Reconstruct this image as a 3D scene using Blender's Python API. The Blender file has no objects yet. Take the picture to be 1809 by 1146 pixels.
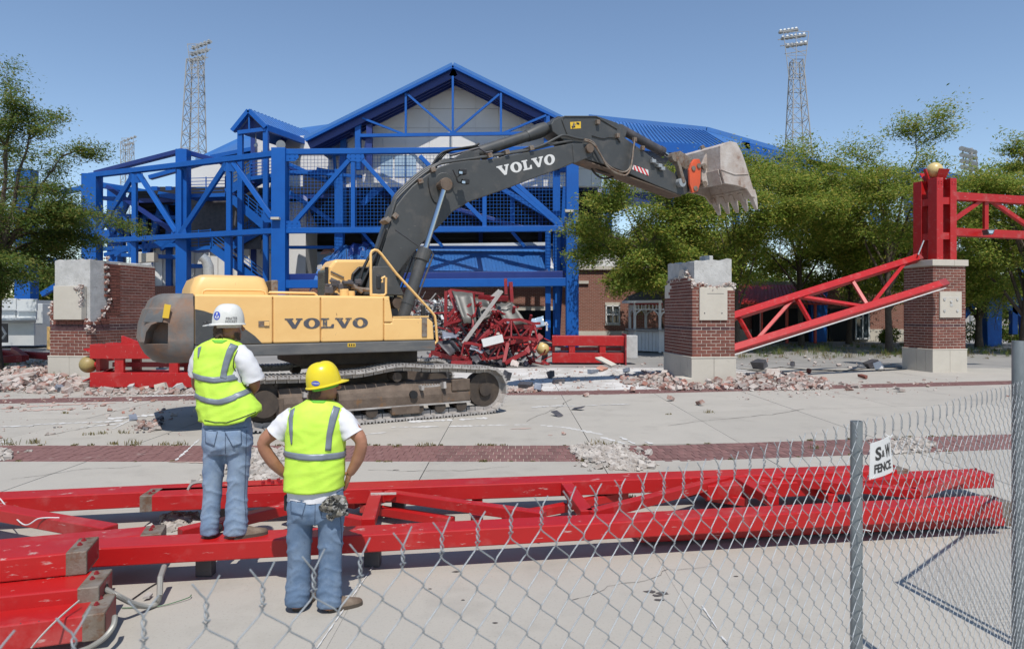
import bpy, math, random
import numpy as np
from mathutils import Vector, Matrix, noise

# ------------------------------------------------------------------ camera, sky, sun, exposure
SC = bpy.context.scene
COL = SC.collection
F, CX, HY, HC = 1206.0, 904.5, 550.0, 2.25      # focal length in photo pixels, centre column, horizon row, eye height (m)
cam = bpy.data.objects.new('camera', bpy.data.cameras.new('camera'))
COL.objects.link(cam)
cam.location = (0, 0, HC)
cam.rotation_euler = (math.radians(90), 0, 0)
cam.data.lens = 24.0
cam.data.sensor_width = 36.0
cam.data.sensor_fit = 'HORIZONTAL'
cam.data.shift_y = -23.0 / 1809.0
cam.data.clip_start = 0.05
cam.data.clip_end = 2000
cam.data.dof.use_dof = True
cam.data.dof.focus_distance = 13.0
cam.data.dof.aperture_fstop = 9.0
SC.camera = cam

SUN_K, SUN_A = 0.60, -0.10                      # metres of shadow (away, sideways) per metre of height
sun_dir = Vector((SUN_A, SUN_K, -1)).normalized()
sun = bpy.data.objects.new('sun', bpy.data.lights.new('sun', 'SUN'))
COL.objects.link(sun)
sun.data.energy = 4.9
sun.data.angle = math.radians(0.5)
sun.data.color = (1.0, 0.955, 0.89)
sun.rotation_euler = sun_dir.to_track_quat('-Z', 'Y').to_euler()

world = bpy.data.worlds.new('World')
SC.world = world
world.use_nodes = True
wn = world.node_tree
wn.nodes.clear()
sky = wn.nodes.new('ShaderNodeTexSky')
sky.sky_type = 'NISHITA'
sky.sun_disc = False
sky.sun_elevation = math.asin(-sun_dir.z)
sky.sun_rotation = math.atan2(-sun_dir.x, -sun_dir.y)
sky.altitude = 300
sky.air_density = 1.0
sky.dust_density = 0.0
sky.ozone_density = 1.5
bg = wn.nodes.new('ShaderNodeBackground')
bg.inputs['Strength'].default_value = 0.145
wo = wn.nodes.new('ShaderNodeOutputWorld')
wn.links.new(sky.outputs[0], bg.inputs[0])
wn.links.new(bg.outputs[0], wo.inputs[0])

SC.view_settings.view_transform = 'Standard'
SC.view_settings.look = 'None'
SC.view_settings.exposure = 0.0
SC.view_settings.gamma = 1.0
SC.view_settings.use_curve_mapping = False
SC.render.engine = 'CYCLES'
SC.cycles.max_bounces = 6
SC.cycles.transparent_max_bounces = 8

# ------------------------------------------------------------------ measuring helpers
V = Vector
def P(px, py, Z):
    """Point that stands at depth Z (m) and was measured at (px, py) in the photograph."""
    return V(((px - CX) / F * Z, Z, HC - (py - HY) / F * Z))
def G(px, py):
    """Point of the ground measured at (px, py)."""
    Z = F * HC / (py - HY)
    return V(((px - CX) / F * Z, Z, 0))
def proj(p):
    return (CX + F * p[0] / p[1], HY + F * (HC - p[2]) / p[1])
def in_poly(x, y, poly):
    c = False
    n = len(poly)
    for i in range(n):
        x1, y1 = poly[i]; x2, y2 = poly[i - 1]
        if (y1 > y) != (y2 > y) and x < (x2 - x1) * (y - y1) / (y2 - y1) + x1:
            c = not c
    return c
def lerp(a, b, t):
    return a + (b - a) * t

# ------------------------------------------------------------------ materials
def nodes_of(m):
    m.use_nodes = True
    return m.node_tree, m.node_tree.nodes['Principled BSDF']
MATS = {}
ALB = 0.80                                       # darkens all base colours so shadows deepen under a stronger sun
def mat(name, col, rough=0.5, metal=0.0, col2=None, scale=4.0, lo=0.35, hi=0.65, detail=6.0, bump=0.0, bscale=60.0,
        rand=0.0, spec=0.5, stretch=None, col3=None, scale3=20.0, lo3=0.6, hi3=0.7, trans=0.0, world=False, coat=0.0, col4=None, scale4=30.0, lo4=.6, hi4=.7, stretch4=None):
    """Plain surface: base colour, a second colour mixed in by noise, a third as sparse marks, fine relief."""
    m = bpy.data.materials.new(name)
    nt, bs = nodes_of(m)
    N, L = nt.nodes, nt.links
    tc = N.new('ShaderNodeTexCoord')
    if world:
        gp = N.new('ShaderNodeNewGeometry'); src = gp.outputs['Position']
    else:
        src = tc.outputs['Object']
    if stretch:
        mp = N.new('ShaderNodeMapping'); mp.inputs['Scale'].default_value = stretch
        L.new(src, mp.inputs[0]); src = mp.outputs[0]
    def c4(c): return (c[0] * ALB, c[1] * ALB, c[2] * ALB, 1)
    out = None
    base = N.new('ShaderNodeRGB'); base.outputs[0].default_value = c4(col); out = base.outputs[0]
    def layer(prev, c, sc, l, h):
        nz = N.new('ShaderNodeTexNoise'); nz.inputs['Scale'].default_value = sc; nz.inputs['Detail'].default_value = detail
        nz.inputs['Roughness'].default_value = 0.65
        L.new(src, nz.inputs['Vector'])
        mr = N.new('ShaderNodeMapRange'); mr.inputs[1].default_value = l; mr.inputs[2].default_value = h
        L.new(nz.outputs[0], mr.inputs[0])
        mx = N.new('ShaderNodeMix'); mx.data_type = 'RGBA'
        L.new(mr.outputs[0], mx.inputs['Factor']); L.new(prev, mx.inputs['A']); mx.inputs['B'].default_value = c4(c)
        return mx.outputs['Result']
    if col2: out = layer(out, col2, scale, lo, hi)
    if col3: out = layer(out, col3, scale3, lo3, hi3)
    if col4:
        if stretch4:
            m4 = N.new('ShaderNodeMapping'); m4.inputs['Scale'].default_value = stretch4; L.new(gp.outputs['Position'] if world else tc.outputs['Object'], m4.inputs[0]); src = m4.outputs[0]
        out = layer(out, col4, scale4, lo4, hi4)
    if rand:
        oi = N.new('ShaderNodeObjectInfo')
        hs = N.new('ShaderNodeHueSaturation')
        mr = N.new('ShaderNodeMapRange'); mr.inputs[3].default_value = 1 - rand; mr.inputs[4].default_value = 1 + rand
        L.new(oi.outputs['Random'], mr.inputs[0]); L.new(mr.outputs[0], hs.inputs['Value']); L.new(out, hs.inputs['Color'])
        out = hs.outputs[0]
    L.new(out, bs.inputs['Base Color'])
    bs.inputs['Roughness'].default_value = rough
    bs.inputs['Metallic'].default_value = metal
    bs.inputs['Specular IOR Level'].default_value = spec
    if coat: bs.inputs['Coat Weight'].default_value = coat; bs.inputs['Coat Roughness'].default_value = 0.145
    if trans: bs.inputs['Transmission Weight'].default_value = trans
    if bump:
        nz = N.new('ShaderNodeTexNoise'); nz.inputs['Scale'].default_value = bscale; nz.inputs['Detail'].default_value = 5
        L.new(src, nz.inputs['Vector'])
        bp = N.new('ShaderNodeBump'); bp.inputs['Strength'].default_value = bump; bp.inputs['Distance'].default_value = 0.02
        L.new(nz.outputs[0], bp.inputs['Height']); L.new(bp.outputs[0], bs.inputs['Normal'])
    MATS[name] = m
    return m

def leaf_mat(name, c1, c2, c3):
    m = bpy.data.materials.new(name)
    nt, bs = nodes_of(m)
    N, L = nt.nodes, nt.links
    g = N.new('ShaderNodeNewGeometry')
    rp = N.new('ShaderNodeValToRGB')
    e = rp.color_ramp.elements
    e[0].position = 0.0; e[0].color = (*c1, 1)
    e[1].position = 1.0; e[1].color = (*c3, 1)
    k = e.new(0.6); k.color = (*c2, 1)
    L.new(g.outputs['Random Per Island'], rp.inputs[0])
    tr = N.new('ShaderNodeBsdfTranslucent')
    L.new(rp.outputs[0], tr.inputs[0]); L.new(rp.outputs[0], bs.inputs['Base Color'])
    bs.inputs['Roughness'].default_value = 0.55
    bs.inputs['Specular IOR Level'].default_value = 0.3
    mx = N.new('ShaderNodeMixShader'); mx.inputs[0].default_value = 0.5
    L.new(bs.outputs[0], mx.inputs[1]); L.new(tr.outputs[0], mx.inputs[2])
    L.new(mx.outputs[0], N['Material Output'].inputs[0])
    return m

def brick_wall_mat(name, c1, c2, mortar, bw=0.3, bh=0.1):
    m = bpy.data.materials.new(name)
    nt, bs = nodes_of(m)
    N, L = nt.nodes, nt.links
    g = N.new('ShaderNodeNewGeometry')
    sx = N.new('ShaderNodeSeparateXYZ'); L.new(g.outputs['Position'], sx.inputs[0])
    cb = N.new('ShaderNodeCombineXYZ'); L.new(sx.outputs[0], cb.inputs[0]); L.new(sx.outputs[2], cb.inputs[1])
    br = N.new('ShaderNodeTexBrick')
    L.new(cb.outputs[0], br.inputs[0])
    br.inputs['Color1'].default_value = (*c1, 1); br.inputs['Color2'].default_value = (*c2, 1); br.inputs['Mortar'].default_value = (*mortar, 1)
    br.inputs['Scale'].default_value = 1.0
    br.inputs['Brick Width'].default_value = bw; br.inputs['Row Height'].default_value = bh; br.inputs['Mortar Size'].default_value = 0.008
    L.new(br.outputs[0], bs.inputs['Base Color'])
    bs.inputs['Roughness'].default_value = 0.85
    bp = N.new('ShaderNodeBump'); bp.inputs['Strength'].default_value = 0.6; bp.inputs['Distance'].default_value = -0.01
    L.new(br.outputs['Fac'], bp.inputs['Height']); L.new(bp.outputs[0], bs.inputs['Normal'])
    return m

M = {}
M['blue'] = mat('blue paint', (0.006, 0.118, 0.47), 0.5, col2=(0.006, 0.092, 0.385), scale=0.8, lo=0.3, hi=0.75, col3=(0.03, 0.14, 0.42), scale3=9, lo3=0.62, hi3=0.8, spec=.3)
M['blue_roof'] = mat('blue sheet roof', (0.04, 0.175, 0.50), 0.3, col2=(0.045, 0.155, 0.42), scale=0.6, spec=.9)
M['blue_shade'] = mat('shaded blue paint', (0.008, 0.03, 0.19), 0.5, col2=(0.012, 0.04, 0.22), scale=1)  # darker copy of the blue; shade of rear and underside steel painted in
M['red'] = mat('red gloss paint', (0.50, 0.010, 0.010), 0.40, col2=(0.40, 0.010, 0.011), scale=2.5, lo=0.35, hi=0.8, col3=(0.50, 0.12, 0.11), scale3=2.2, lo3=0.55, hi3=0.85, bump=0.03, bscale=9, col4=(0.55, 0.33, 0.30), scale4=6, lo4=.63, hi4=.70, stretch4=(1.0, 1.0, 5))
M['red_dull'] = mat('weathered red paint', (0.34, 0.014, 0.02), 0.5, col2=(0.24, 0.022, 0.026), scale=3, col3=(0.5, 0.28, 0.25), scale3=8, lo3=0.6, hi3=0.72)
M['red_roof'] = mat('red sheet roof', (0.62, 0.04, 0.02), 0.45, col2=(0.5, 0.03, 0.018), scale=2)
M['primer'] = mat('bare rusty steel', (0.20, 0.15, 0.11), 0.6, 0.3, col2=(0.30, 0.26, 0.22), scale=6, col3=(0.17, 0.07, 0.03), scale3=11, lo3=0.5, hi3=0.68, bump=0.2)
M['concrete'] = mat('pavement concrete', (0.47, 0.437, 0.382), 0.85, col2=(0.42, 0.392, 0.345), scale=0.55, lo=0.3, hi=0.7, rand=0.045,
                    col3=(0.345, 0.32, 0.28), scale3=1.3, lo3=0.52, hi3=0.8, bump=0.12, bscale=140, detail=10, col4=(0.30, 0.275, 0.24), scale4=55, lo4=.56, hi4=.72)
M['concrete_dusty'] = mat('pavement with plaster dust', (0.50, 0.475, 0.435), 0.9, col2=(0.72, 0.70, 0.67), scale=0.7, lo=0.40, hi=0.60, rand=0.05,
                          col3=(0.38, 0.34, 0.30), scale3=1.2, lo3=0.52, hi3=0.70, bump=0.15, bscale=90, detail=12, col4=(0.34, 0.25, 0.21), scale4=22, lo4=.60, hi4=.70)
M['pier_concrete'] = mat('raw pier concrete', (0.44, 0.435, 0.42), 0.9, col2=(0.58, 0.575, 0.56), scale=3.2, col3=(0.30, 0.29, 0.28), scale3=6, lo3=0.6, hi3=0.75, bump=0.5, bscale=22)
M['stone'] = mat('cast stone', (0.60, 0.555, 0.475), 0.85, col2=(0.55, 0.505, 0.43), scale=1.5, col3=(0.46, 0.42, 0.36), scale3=5, lo3=0.62, hi3=0.8, bump=0.06, bscale=80)
M['brick'] = mat('red brown brick', (0.165, 0.052, 0.036), 0.8, col2=(0.205, 0.068, 0.046), scale=9, rand=0.2, bump=0.2, bscale=60)
M['brick_dark'] = mat('dark purple brick', (0.075, 0.030, 0.034), 0.8, col2=(0.10, 0.04, 0.042), scale=9, rand=0.2, bump=0.2, bscale=60)
M['mortar'] = mat('mortar', (0.62, 0.56, 0.48), 0.95, col2=(0.70, 0.64, 0.55), scale=14, bump=0.3)
M['mortar_white'] = mat('torn mortar', (0.62, 0.58, 0.54), 0.95, col2=(0.5, 0.40, 0.36), scale=18, bump=0.5, bscale=30)
M['paver'] = mat('purple brick paver', (0.185, 0.088, 0.080), 0.85, col2=(0.225, 0.115, 0.103), scale=6, rand=0.2, col3=(0.36, 0.30, 0.27), scale3=3, lo3=0.6, hi3=0.78)
M['rubble_brick'] = mat('broken brick', (0.32, 0.14, 0.105), 0.9, col2=(0.52, 0.44, 0.39), scale=7, rand=0.3, bump=0.4, bscale=30)
M['rubble_white'] = mat('broken masonry', (0.58, 0.54, 0.50), 0.9, col2=(0.46, 0.36, 0.31), scale=5, rand=0.2, bump=0.4, bscale=30)
M['rubble_mix'] = mat('crushed masonry', (0.50, 0.44, 0.40), 0.95, col2=(0.36, 0.17, 0.13), scale=2.6, lo=0.46, hi=0.58, world=True, bump=0.3, bscale=30)
M['gravel'] = mat('white gravel', (0.56, 0.52, 0.47), 0.9, col2=(0.36, 0.31, 0.27), scale=9, world=True)
M['yellow'] = mat('machine yellow paint', (0.95, 0.60, 0.23), 0.4, col2=(0.90, 0.55, 0.20), scale=1.6, col3=(0.26, 0.11, 0.05), scale3=9, lo3=0.74, hi3=0.80, stretch=(1, 1, 1.6), col4=(0.30, 0.15, 0.07), scale4=16, lo4=.69, hi4=.73, stretch4=(1, 1, .35))
M['grey'] = mat('machine grey paint', (0.070, 0.073, 0.073), 0.46, col2=(0.058, 0.060, 0.060), scale=2, col3=(0.135, 0.122, 0.11), scale3=2.4, lo3=0.52, hi3=0.82, col4=(0.19, 0.165, 0.145), scale4=11, lo4=.66, hi4=.76, stretch4=(.5, 1, 1.6))
M['cw'] = mat('scraped counterweight grey', (0.185, 0.18, 0.172), 0.65, col2=(0.125, 0.115, 0.105), scale=2.2, col3=(0.25, 0.14, 0.085), scale3=2.1, lo3=0.44, hi3=0.66, bump=0.25, bscale=12)
M['skirt'] = mat('scuffed skirt grey', (0.10, 0.105, 0.11), 0.5, col2=(0.17, 0.165, 0.155), scale=3, col3=(0.21, 0.11, 0.06), scale3=4, lo3=0.58, hi3=0.75, stretch=(0.6, 1, 2.5))
M['track'] = mat('dusty track steel', (0.105, 0.075, 0.055), 0.7, 0.2, col2=(0.19, 0.14, 0.105), scale=3, col3=(0.26, 0.13, 0.05), scale3=4, lo3=0.58, hi3=0.72, bump=0.3, bscale=30)
M['track_dark'] = mat('darker track steel', (0.055, 0.042, 0.034), 0.7, 0.2, col2=(0.10, 0.075, 0.055), scale=4, bump=.3)  # darker copy of the track steel
M['shoe'] = mat('worn track shoe', (0.36, 0.325, 0.295), 0.55, 0.1, col2=(0.52, 0.49, 0.46), scale=5, rand=0.15, bump=0.2)
M['black'] = mat('black rubber', (0.018, 0.018, 0.019), 0.55)
M['stand_dark'] = mat('shaded stand steel', (0.018, 0.020, 0.026), 0.8)  # deep shade under the stands is put into this near-black colour
M['dark'] = mat('cavity shade', (0.012, 0.012, 0.013), 0.8)  # near-black colour stands for the unlit inside of holes and openings
M['chrome'] = mat('polished rod', (0.62, 0.66, 0.70), 0.18, 1.0)
M['galv'] = mat('galvanised steel', (0.46, 0.49, 0.51), 0.5, 0.4, col2=(0.36, 0.385, 0.40), scale=30)
M['post'] = mat('dull galvanised post', (0.30, 0.33, 0.345), 0.5, 0.5, col2=(0.20, 0.225, 0.24), scale=16, lo=0.35, hi=0.7, stretch=(1, 1, 0.35))
M['orange'] = mat('orange coupler paint', (0.78, 0.115, 0.035), 0.5, col2=(0.6, 0.10, 0.04), scale=4, col3=(0.3, 0.15, 0.1), scale3=9, lo3=0.66, hi3=0.78)
M['bucket'] = mat('dusty bucket steel', (0.42, 0.34, 0.29), 0.75, 0.1, col2=(0.60, 0.55, 0.51), scale=1.8, col3=(0.24, 0.12, 0.075), scale3=2.6, lo3=0.56, hi3=0.74, bump=0.4, bscale=14)
M['white'] = mat('white paint', (0.78, 0.78, 0.76), 0.55, col2=(0.70, 0.70, 0.69), scale=2)
M['white_panel'] = mat('white sheet panel', (0.72, 0.74, 0.74), 0.5, col2=(0.60, 0.63, 0.64), scale=0.7)
M['wall_grey'] = mat('pale wall panel', (0.78, 0.76, 0.735), 0.75, col2=(0.72, 0.71, 0.69), scale=0.5, rand=0.025)
M['glass'] = mat('dark window glass', (0.05, 0.07, 0.085), 0.06, spec=0.9)
M['cab_glass'] = mat('cab window glass', (0.10, 0.14, 0.13), 0.08, spec=0.9)
M['pale_glass'] = mat('pale reflective glass', (0.40, 0.52, 0.62), 0.08, spec=0.9)
M['smoked'] = mat('dusty smoked sheet', (0.085, 0.085, 0.075), 0.45, col2=(0.135, 0.13, 0.115), scale=2.5, col3=(0.26, 0.25, 0.23), scale3=7, lo3=0.6, hi3=0.8)
M['sheet'] = mat('blue grey sheet metal', (0.30, 0.33, 0.39), 0.4, 0.2, col2=(0.22, 0.24, 0.29), scale=3)
M['charcoal'] = mat('charcoal sheet', (0.055, 0.055, 0.065), 0.5, col2=(0.10, 0.09, 0.095), scale=4)
M['timber'] = mat('grey weathered board', (0.38, 0.355, 0.33), 0.8, col2=(0.48, 0.45, 0.42), scale=6, stretch=(1, 1, 4))
M['gold'] = mat('cream gold ball paint', (0.72, 0.56, 0.25), 0.35, col2=(0.62, 0.47, 0.19), scale=3)
M['gold_dirty'] = mat('dirty gold ball paint', (0.44, 0.33, 0.12), 0.5, col2=(0.32, 0.24, 0.09), scale=4)
M['shingle'] = mat('grey roof shingle', (0.085, 0.085, 0.09), 0.9, col2=(0.12, 0.12, 0.12), scale=6)
M['lamp_white'] = mat('pale lattice steel', (0.40, 0.40, 0.395), 0.6, 0.1, col2=(0.32, 0.32, 0.32), scale=1)
M['bark'] = mat('bark', (0.075, 0.055, 0.042), 0.95, col2=(0.11, 0.085, 0.065), scale=8, bump=0.6, bscale=20)
M['leaf'] = leaf_mat('locust leaf', (0.115, 0.18, 0.023), (0.20, 0.27, 0.036), (0.42, 0.35, 0.07))
M['leaf_left'] = leaf_mat('deep green leaf', (0.075, 0.135, 0.024), (0.12, 0.18, 0.034), (0.25, 0.21, 0.05))  # darker, greener colours than the locust leaf
M['weed'] = leaf_mat('dry weed', (0.13, 0.14, 0.045), (0.24, 0.19, 0.085), (0.30, 0.23, 0.12))
M['soil'] = mat('dry ground', (0.27, 0.235, 0.19), 0.95, col2=(0.36, 0.33, 0.285), scale=0.35, world=True, col3=(0.13, 0.13, 0.06), scale3=0.8, lo3=0.55, hi3=0.68, bump=0.2, bscale=20)
M['asphalt'] = mat('old paving', (0.25, 0.24, 0.225), 0.9, col2=(0.34, 0.325, 0.305), scale=0.5, world=True, bump=0.1)
M['brick_far'] = brick_wall_mat('far brick wall', (0.17, 0.062, 0.042), (0.215, 0.08, 0.055), (0.33, 0.27, 0.22))
M['vest'] = mat('lime vest fabric', (0.68, 0.98, 0.10), 0.75, col2=(0.58, 0.90, 0.08), scale=5, bump=0.15, bscale=200, col3=(0.50, 0.72, 0.10), scale3=3.2, lo3=.55, hi3=.8)
M['vest_green'] = mat('green vest lining', (0.16, 0.52, 0.045), 0.8)
M['tape'] = mat('grey reflective tape', (0.235, 0.27, 0.31), 0.4, 0.15, col2=(0.20, 0.23, 0.27), scale=20)
M['cotton'] = mat('white cotton', (0.78, 0.78, 0.80), 0.9, col2=(0.72, 0.72, 0.75), scale=6)
M['denim'] = mat('faded denim', (0.20, 0.285, 0.42), 0.9, col2=(0.36, 0.45, 0.56), scale=4.5, lo=0.42, hi=0.72, col3=(0.12, 0.18, 0.28), scale3=9, lo3=0.58, hi3=0.78, bump=0.25, bscale=220)
M['denim_b'] = mat('mid blue denim', (0.125, 0.195, 0.305), 0.9, col2=(0.26, 0.34, 0.45), scale=4.5, lo=0.45, hi=0.75, col3=(0.05, 0.08, 0.14), scale3=9, lo3=0.58, hi3=0.78, bump=0.25, bscale=220)
M['seam'] = mat('denim seam', (0.06, 0.09, 0.15), 0.9)
M['skin'] = mat('tanned skin', (0.37, 0.165, 0.095), 0.55, col2=(0.42, 0.20, 0.12), scale=12)
M['skin_dark'] = mat('deeply tanned skin', (0.29, 0.125, 0.07), 0.55, col2=(0.34, 0.155, 0.09), scale=12)
M['hair'] = mat('brown hair', (0.075, 0.042, 0.024), 0.7, col2=(0.12, 0.07, 0.04), scale=40, stretch=(1, 1, 0.2), bump=0.5, bscale=120)
M['boot'] = mat('scuffed brown leather', (0.145, 0.10, 0.068), 0.7, col2=(0.24, 0.18, 0.13), scale=14, bump=0.2)
M['sole'] = mat('boot sole', (0.085, 0.065, 0.048), 0.85)
M['helmet_w'] = mat('white helmet shell', (0.74, 0.74, 0.70), 0.35, col2=(0.62, 0.62, 0.57), scale=9, lo=0.45, hi=0.75)
M['helmet_y'] = mat('yellow helmet shell', (0.86, 0.69, 0.02), 0.3, col2=(0.80, 0.62, 0.02), scale=6)
M['sticker_blue'] = mat('blue sticker', (0.06, 0.10, 0.52), 0.4)
M['ink'] = mat('black print', (0.02, 0.02, 0.022), 0.5)
M['grey_print'] = mat('worn grey print', (0.085, 0.09, 0.11), 0.5, col2=(0.45, 0.30, 0.12), scale=9, lo=0.57, hi=0.66)
M['camo1'] = mat('camouflage cloth', (0.17, 0.155, 0.125), 0.9, col2=(0.36, 0.35, 0.33), scale=16, lo=0.48, hi=0.52, col3=(0.018, 0.018, 0.018), scale3=22, lo3=0.5, hi3=0.53)
M['yellow_label'] = mat('yellow warning label', (0.80, 0.52, 0.04), 0.5)
M['red_stripe'] = mat('red stripe', (0.62, 0.02, 0.03), 0.5)
M['conduit'] = mat('grey flexible conduit', (0.36, 0.345, 0.31), 0.5, 0.3)
M['terra'] = mat('terracotta sheet', (0.55, 0.27, 0.19), 0.8)

# ------------------------------------------------------------------ mesh and object helpers
MW = {}
def parent_to(o, parent):
    if parent is not None:
        o.parent = parent
        MW[o.name] = MW[parent.name]
def tag(o, label=None, cat=None, group=None, kind=None):
    if label: o['label'] = label
    if cat: o['category'] = cat
    if group: o['group'] = group
    if kind: o['kind'] = kind
    return o
def thing(name, label, cat, loc=(0, 0, 0), rotz=0.0, group=None, rot=None):
    o = bpy.data.objects.new(name, None)
    o.empty_display_size = 0.2
    COL.objects.link(o)
    o.location = loc
    o.rotation_euler = rot if rot is not None else (0, 0, rotz)
    MW[o.name] = Matrix.Translation(V(loc)) @ o.rotation_euler.to_matrix().to_4x4()
    return tag(o, label, cat, group)
def link(name, me, parent=None, loc=None, rot=None):
    o = bpy.data.objects.new(name, me)
    COL.objects.link(o)
    if loc is not None: o.location = loc
    if rot is not None: o.rotation_euler = rot
    MW[o.name] = Matrix.Identity(4)
    if parent is not None: parent_to(o, parent)
    return o

def frame(d, up=V((0, 0, 1))):
    d = V(d).normalized()
    up = V(up)
    if abs(d.dot(up)) > 0.995: up = V((0, 1, 0)) if abs(d.y) < 0.9 else V((1, 0, 0))
    s = d.cross(up).normalized()
    return d, s, s.cross(d).normalized()

class MB:
    def __init__(self):
        self.v = []; self.f = []; self.m = []
    def add(self, verts, faces, mi=0):
        b = len(self.v)
        self.v.extend([V(p) for p in verts])
        for f in faces:
            self.f.append([i + b for i in f]); self.m.append(mi)
        return self
    def hexa(self, p, mi=0):
        return self.add(p, [(0, 3, 2, 1), (4, 5, 6, 7), (0, 1, 5, 4), (1, 2, 6, 5), (2, 3, 7, 6), (3, 0, 4, 7)], mi)
    def box(self, c, s, R=None, mi=0):
        c = V(c); h = [x / 2 for x in s]
        pts = [V((x * h[0], y * h[1], z * h[2])) for z in (-1, 1) for x, y in ((-1, -1), (1, -1), (1, 1), (-1, 1))]
        if R is not None: pts = [R @ p for p in pts]
        return self.hexa([c + p for p in pts], mi)
    def bar(self, p, q, w, h=None, up=(0, 0, 1), mi=0):
        p, q = V(p), V(q); h = h or w
        d, s, u = frame(q - p, up)
        o = [(-w / 2, -h / 2), (w / 2, -h / 2), (w / 2, h / 2), (-w / 2, h / 2)]
        return self.hexa([p + s * a + u * b for a, b in o] + [q + s * a + u * b for a, b in o], mi)
    def ibeam(self, p, q, w, h, t=0.03, up=(0, 0, 1), mi=0):
        p, q = V(p), V(q); d, s, u = frame(q - p, up)
        self.bar(p + u * (h / 2 - t / 2), q + u * (h / 2 - t / 2), w, t, up, mi)
        self.bar(p - u * (h / 2 - t / 2), q - u * (h / 2 - t / 2), w, t, up, mi)
        return self.bar(p, q, t, h - 2 * t - 0.002, up, mi)
    def tube(self, pts, r, n=8, mi=0, caps=True):
        pts = [V(p) for p in pts]
        rs = r if isinstance(r, (list, tuple)) else [r] * len(pts)
        b = len(self.v); up = None
        for i, p in enumerate(pts):
            d = (pts[min(i + 1, len(pts) - 1)] - pts[max(i - 1, 0)])
            if d.length < 1e-9: d = V((0, 0, 1))
            d.normalize()
            if up is None: _, s, u = frame(d)
            else:
                s = d.cross(up)
                if s.length < 1e-4: _, s, u = frame(d)
                s.normalize(); u = s.cross(d).normalized()
            up = u
            for k in range(n):
                a = 2 * math.pi * k / n
                self.v.append(p + (s * math.cos(a) + u * math.sin(a)) * rs[i])
        for i in range(len(pts) - 1):
            for k in range(n):
                k2 = (k + 1) % n
                self.f.append([b + i * n + k, b + i * n + k2, b + (i + 1) * n + k2, b + (i + 1) * n + k]); self.m.append(mi)
        if caps:
            self.f.append([b + k for k in reversed(range(n))]); self.m.append(mi)
            e = b + (len(pts) - 1) * n
            self.f.append([e + k for k in range(n)]); self.m.append(mi)
        return self
    def cyl(self, p, q, r, n=12, mi=0, r2=None):
        return self.tube([p, q], [r, r if r2 is None else r2], n, mi)
    def prism(self, poly, off, mi=0):
        poly = [V(p) for p in poly]; off = V(off); n = len(poly); b = len(self.v)
        self.v.extend(poly); self.v.extend([p + off for p in poly])
        self.f.append([b + i for i in reversed(range(n))]); self.m.append(mi)
        self.f.append([b + n + i for i in range(n)]); self.m.append(mi)
        for i in range(n):
            j = (i + 1) % n
            self.f.append([b + i, b + j, b + n + j, b + n + i]); self.m.append(mi)
        return self
    def rings(self, rings, mi=0, caps=True, closed=True):
        n = len(rings[0]); b = len(self.v)
        for r in rings: self.v.extend([V(p) for p in r])
        for i in range(len(rings) - 1):
            for k in range(n if closed else n - 1):
                k2 = (k + 1) % n
                self.f.append([b + i * n + k, b + i * n + k2, b + (i + 1) * n + k2, b + (i + 1) * n + k]); self.m.append(mi)
        if caps:
            self.f.append([b + k for k in reversed(range(n))]); self.m.append(mi)
            e = b + (len(rings) - 1) * n
            self.f.append([e + k for k in range(n)]); self.m.append(mi)
        return self
    def ball(self, c, r, n=12, m=8, mi=0, sc=(1, 1, 1), R=None):
        c = V(c); rg = []
        for i in range(m + 1):
            t = math.pi * (0.02 + 0.96 * i / m)
            ring = []
            for k in range(n):
                a = 2 * math.pi * k / n
                q = V((r * sc[0] * math.sin(t) * math.cos(a), r * sc[1] * math.sin(t) * math.sin(a), -r * sc[2] * math.cos(t)))
                ring.append(c + (R @ q if R is not None else q))
            rg.append(ring)
        return self.rings(rg, mi)
    def mesh(self, name, mats, W=None, smooth=0):
        me = bpy.data.meshes.new(name)
        vs = self.v
        if W is not None:
            I = W.inverted(); vs = [I @ p for p in vs]
        me.from_pydata([tuple(p) for p in vs], [], self.f)
        for m_ in (mats if isinstance(mats, (list, tuple)) else [mats]): me.materials.append(m_)
        if len(me.materials) > 1: me.polygons.foreach_set('material_index', self.m)
        if smooth:
            me.polygons.foreach_set('use_smooth', [True] * len(me.polygons))
            me.set_sharp_from_angle(angle=math.radians(smooth))
        return me
    def build(self, name, mats, parent=None, smooth=0, bevel=0.0, local=False, fix=True, seg=2):
        """Link as one object. Points are world points unless local=True (then in the parent's frame)."""
        W = MW[parent.name] if (parent is not None and not local) else None
        me = self.mesh(name, mats, W, smooth)
        if fix: fix_normals(me)
        o = link(name, me, parent)
        if bevel:
            b = o.modifiers.new('edges', 'BEVEL'); b.width = bevel; b.segments = seg; b.limit_method = 'ANGLE'; b.angle_limit = math.radians(40)
            b.harden_normals = False
        return o
    def build_thing(self, name, mats, label, cat, group=None, kind=None, smooth=0, bevel=0.0):
        """A thing that is one mesh; its origin is put at its base."""
        xs = [p.x for p in self.v]; ys = [p.y for p in self.v]; zs = [p.z for p in self.v]
        o0 = V(((min(xs) + max(xs)) / 2, (min(ys) + max(ys)) / 2, min(zs)))
        self.v = [p - o0 for p in self.v]
        o = self.build(name, mats, None, smooth, bevel)
        o.location = o0
        MW[o.name] = Matrix.Translation(o0)
        return tag(o, label, cat, group, kind)
def fix_normals(me):
    import bmesh
    bm = bmesh.new(); bm.from_mesh(me)
    bmesh.ops.recalc_face_normals(bm, faces=bm.faces)
    bm.to_mesh(me); bm.free()
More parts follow.
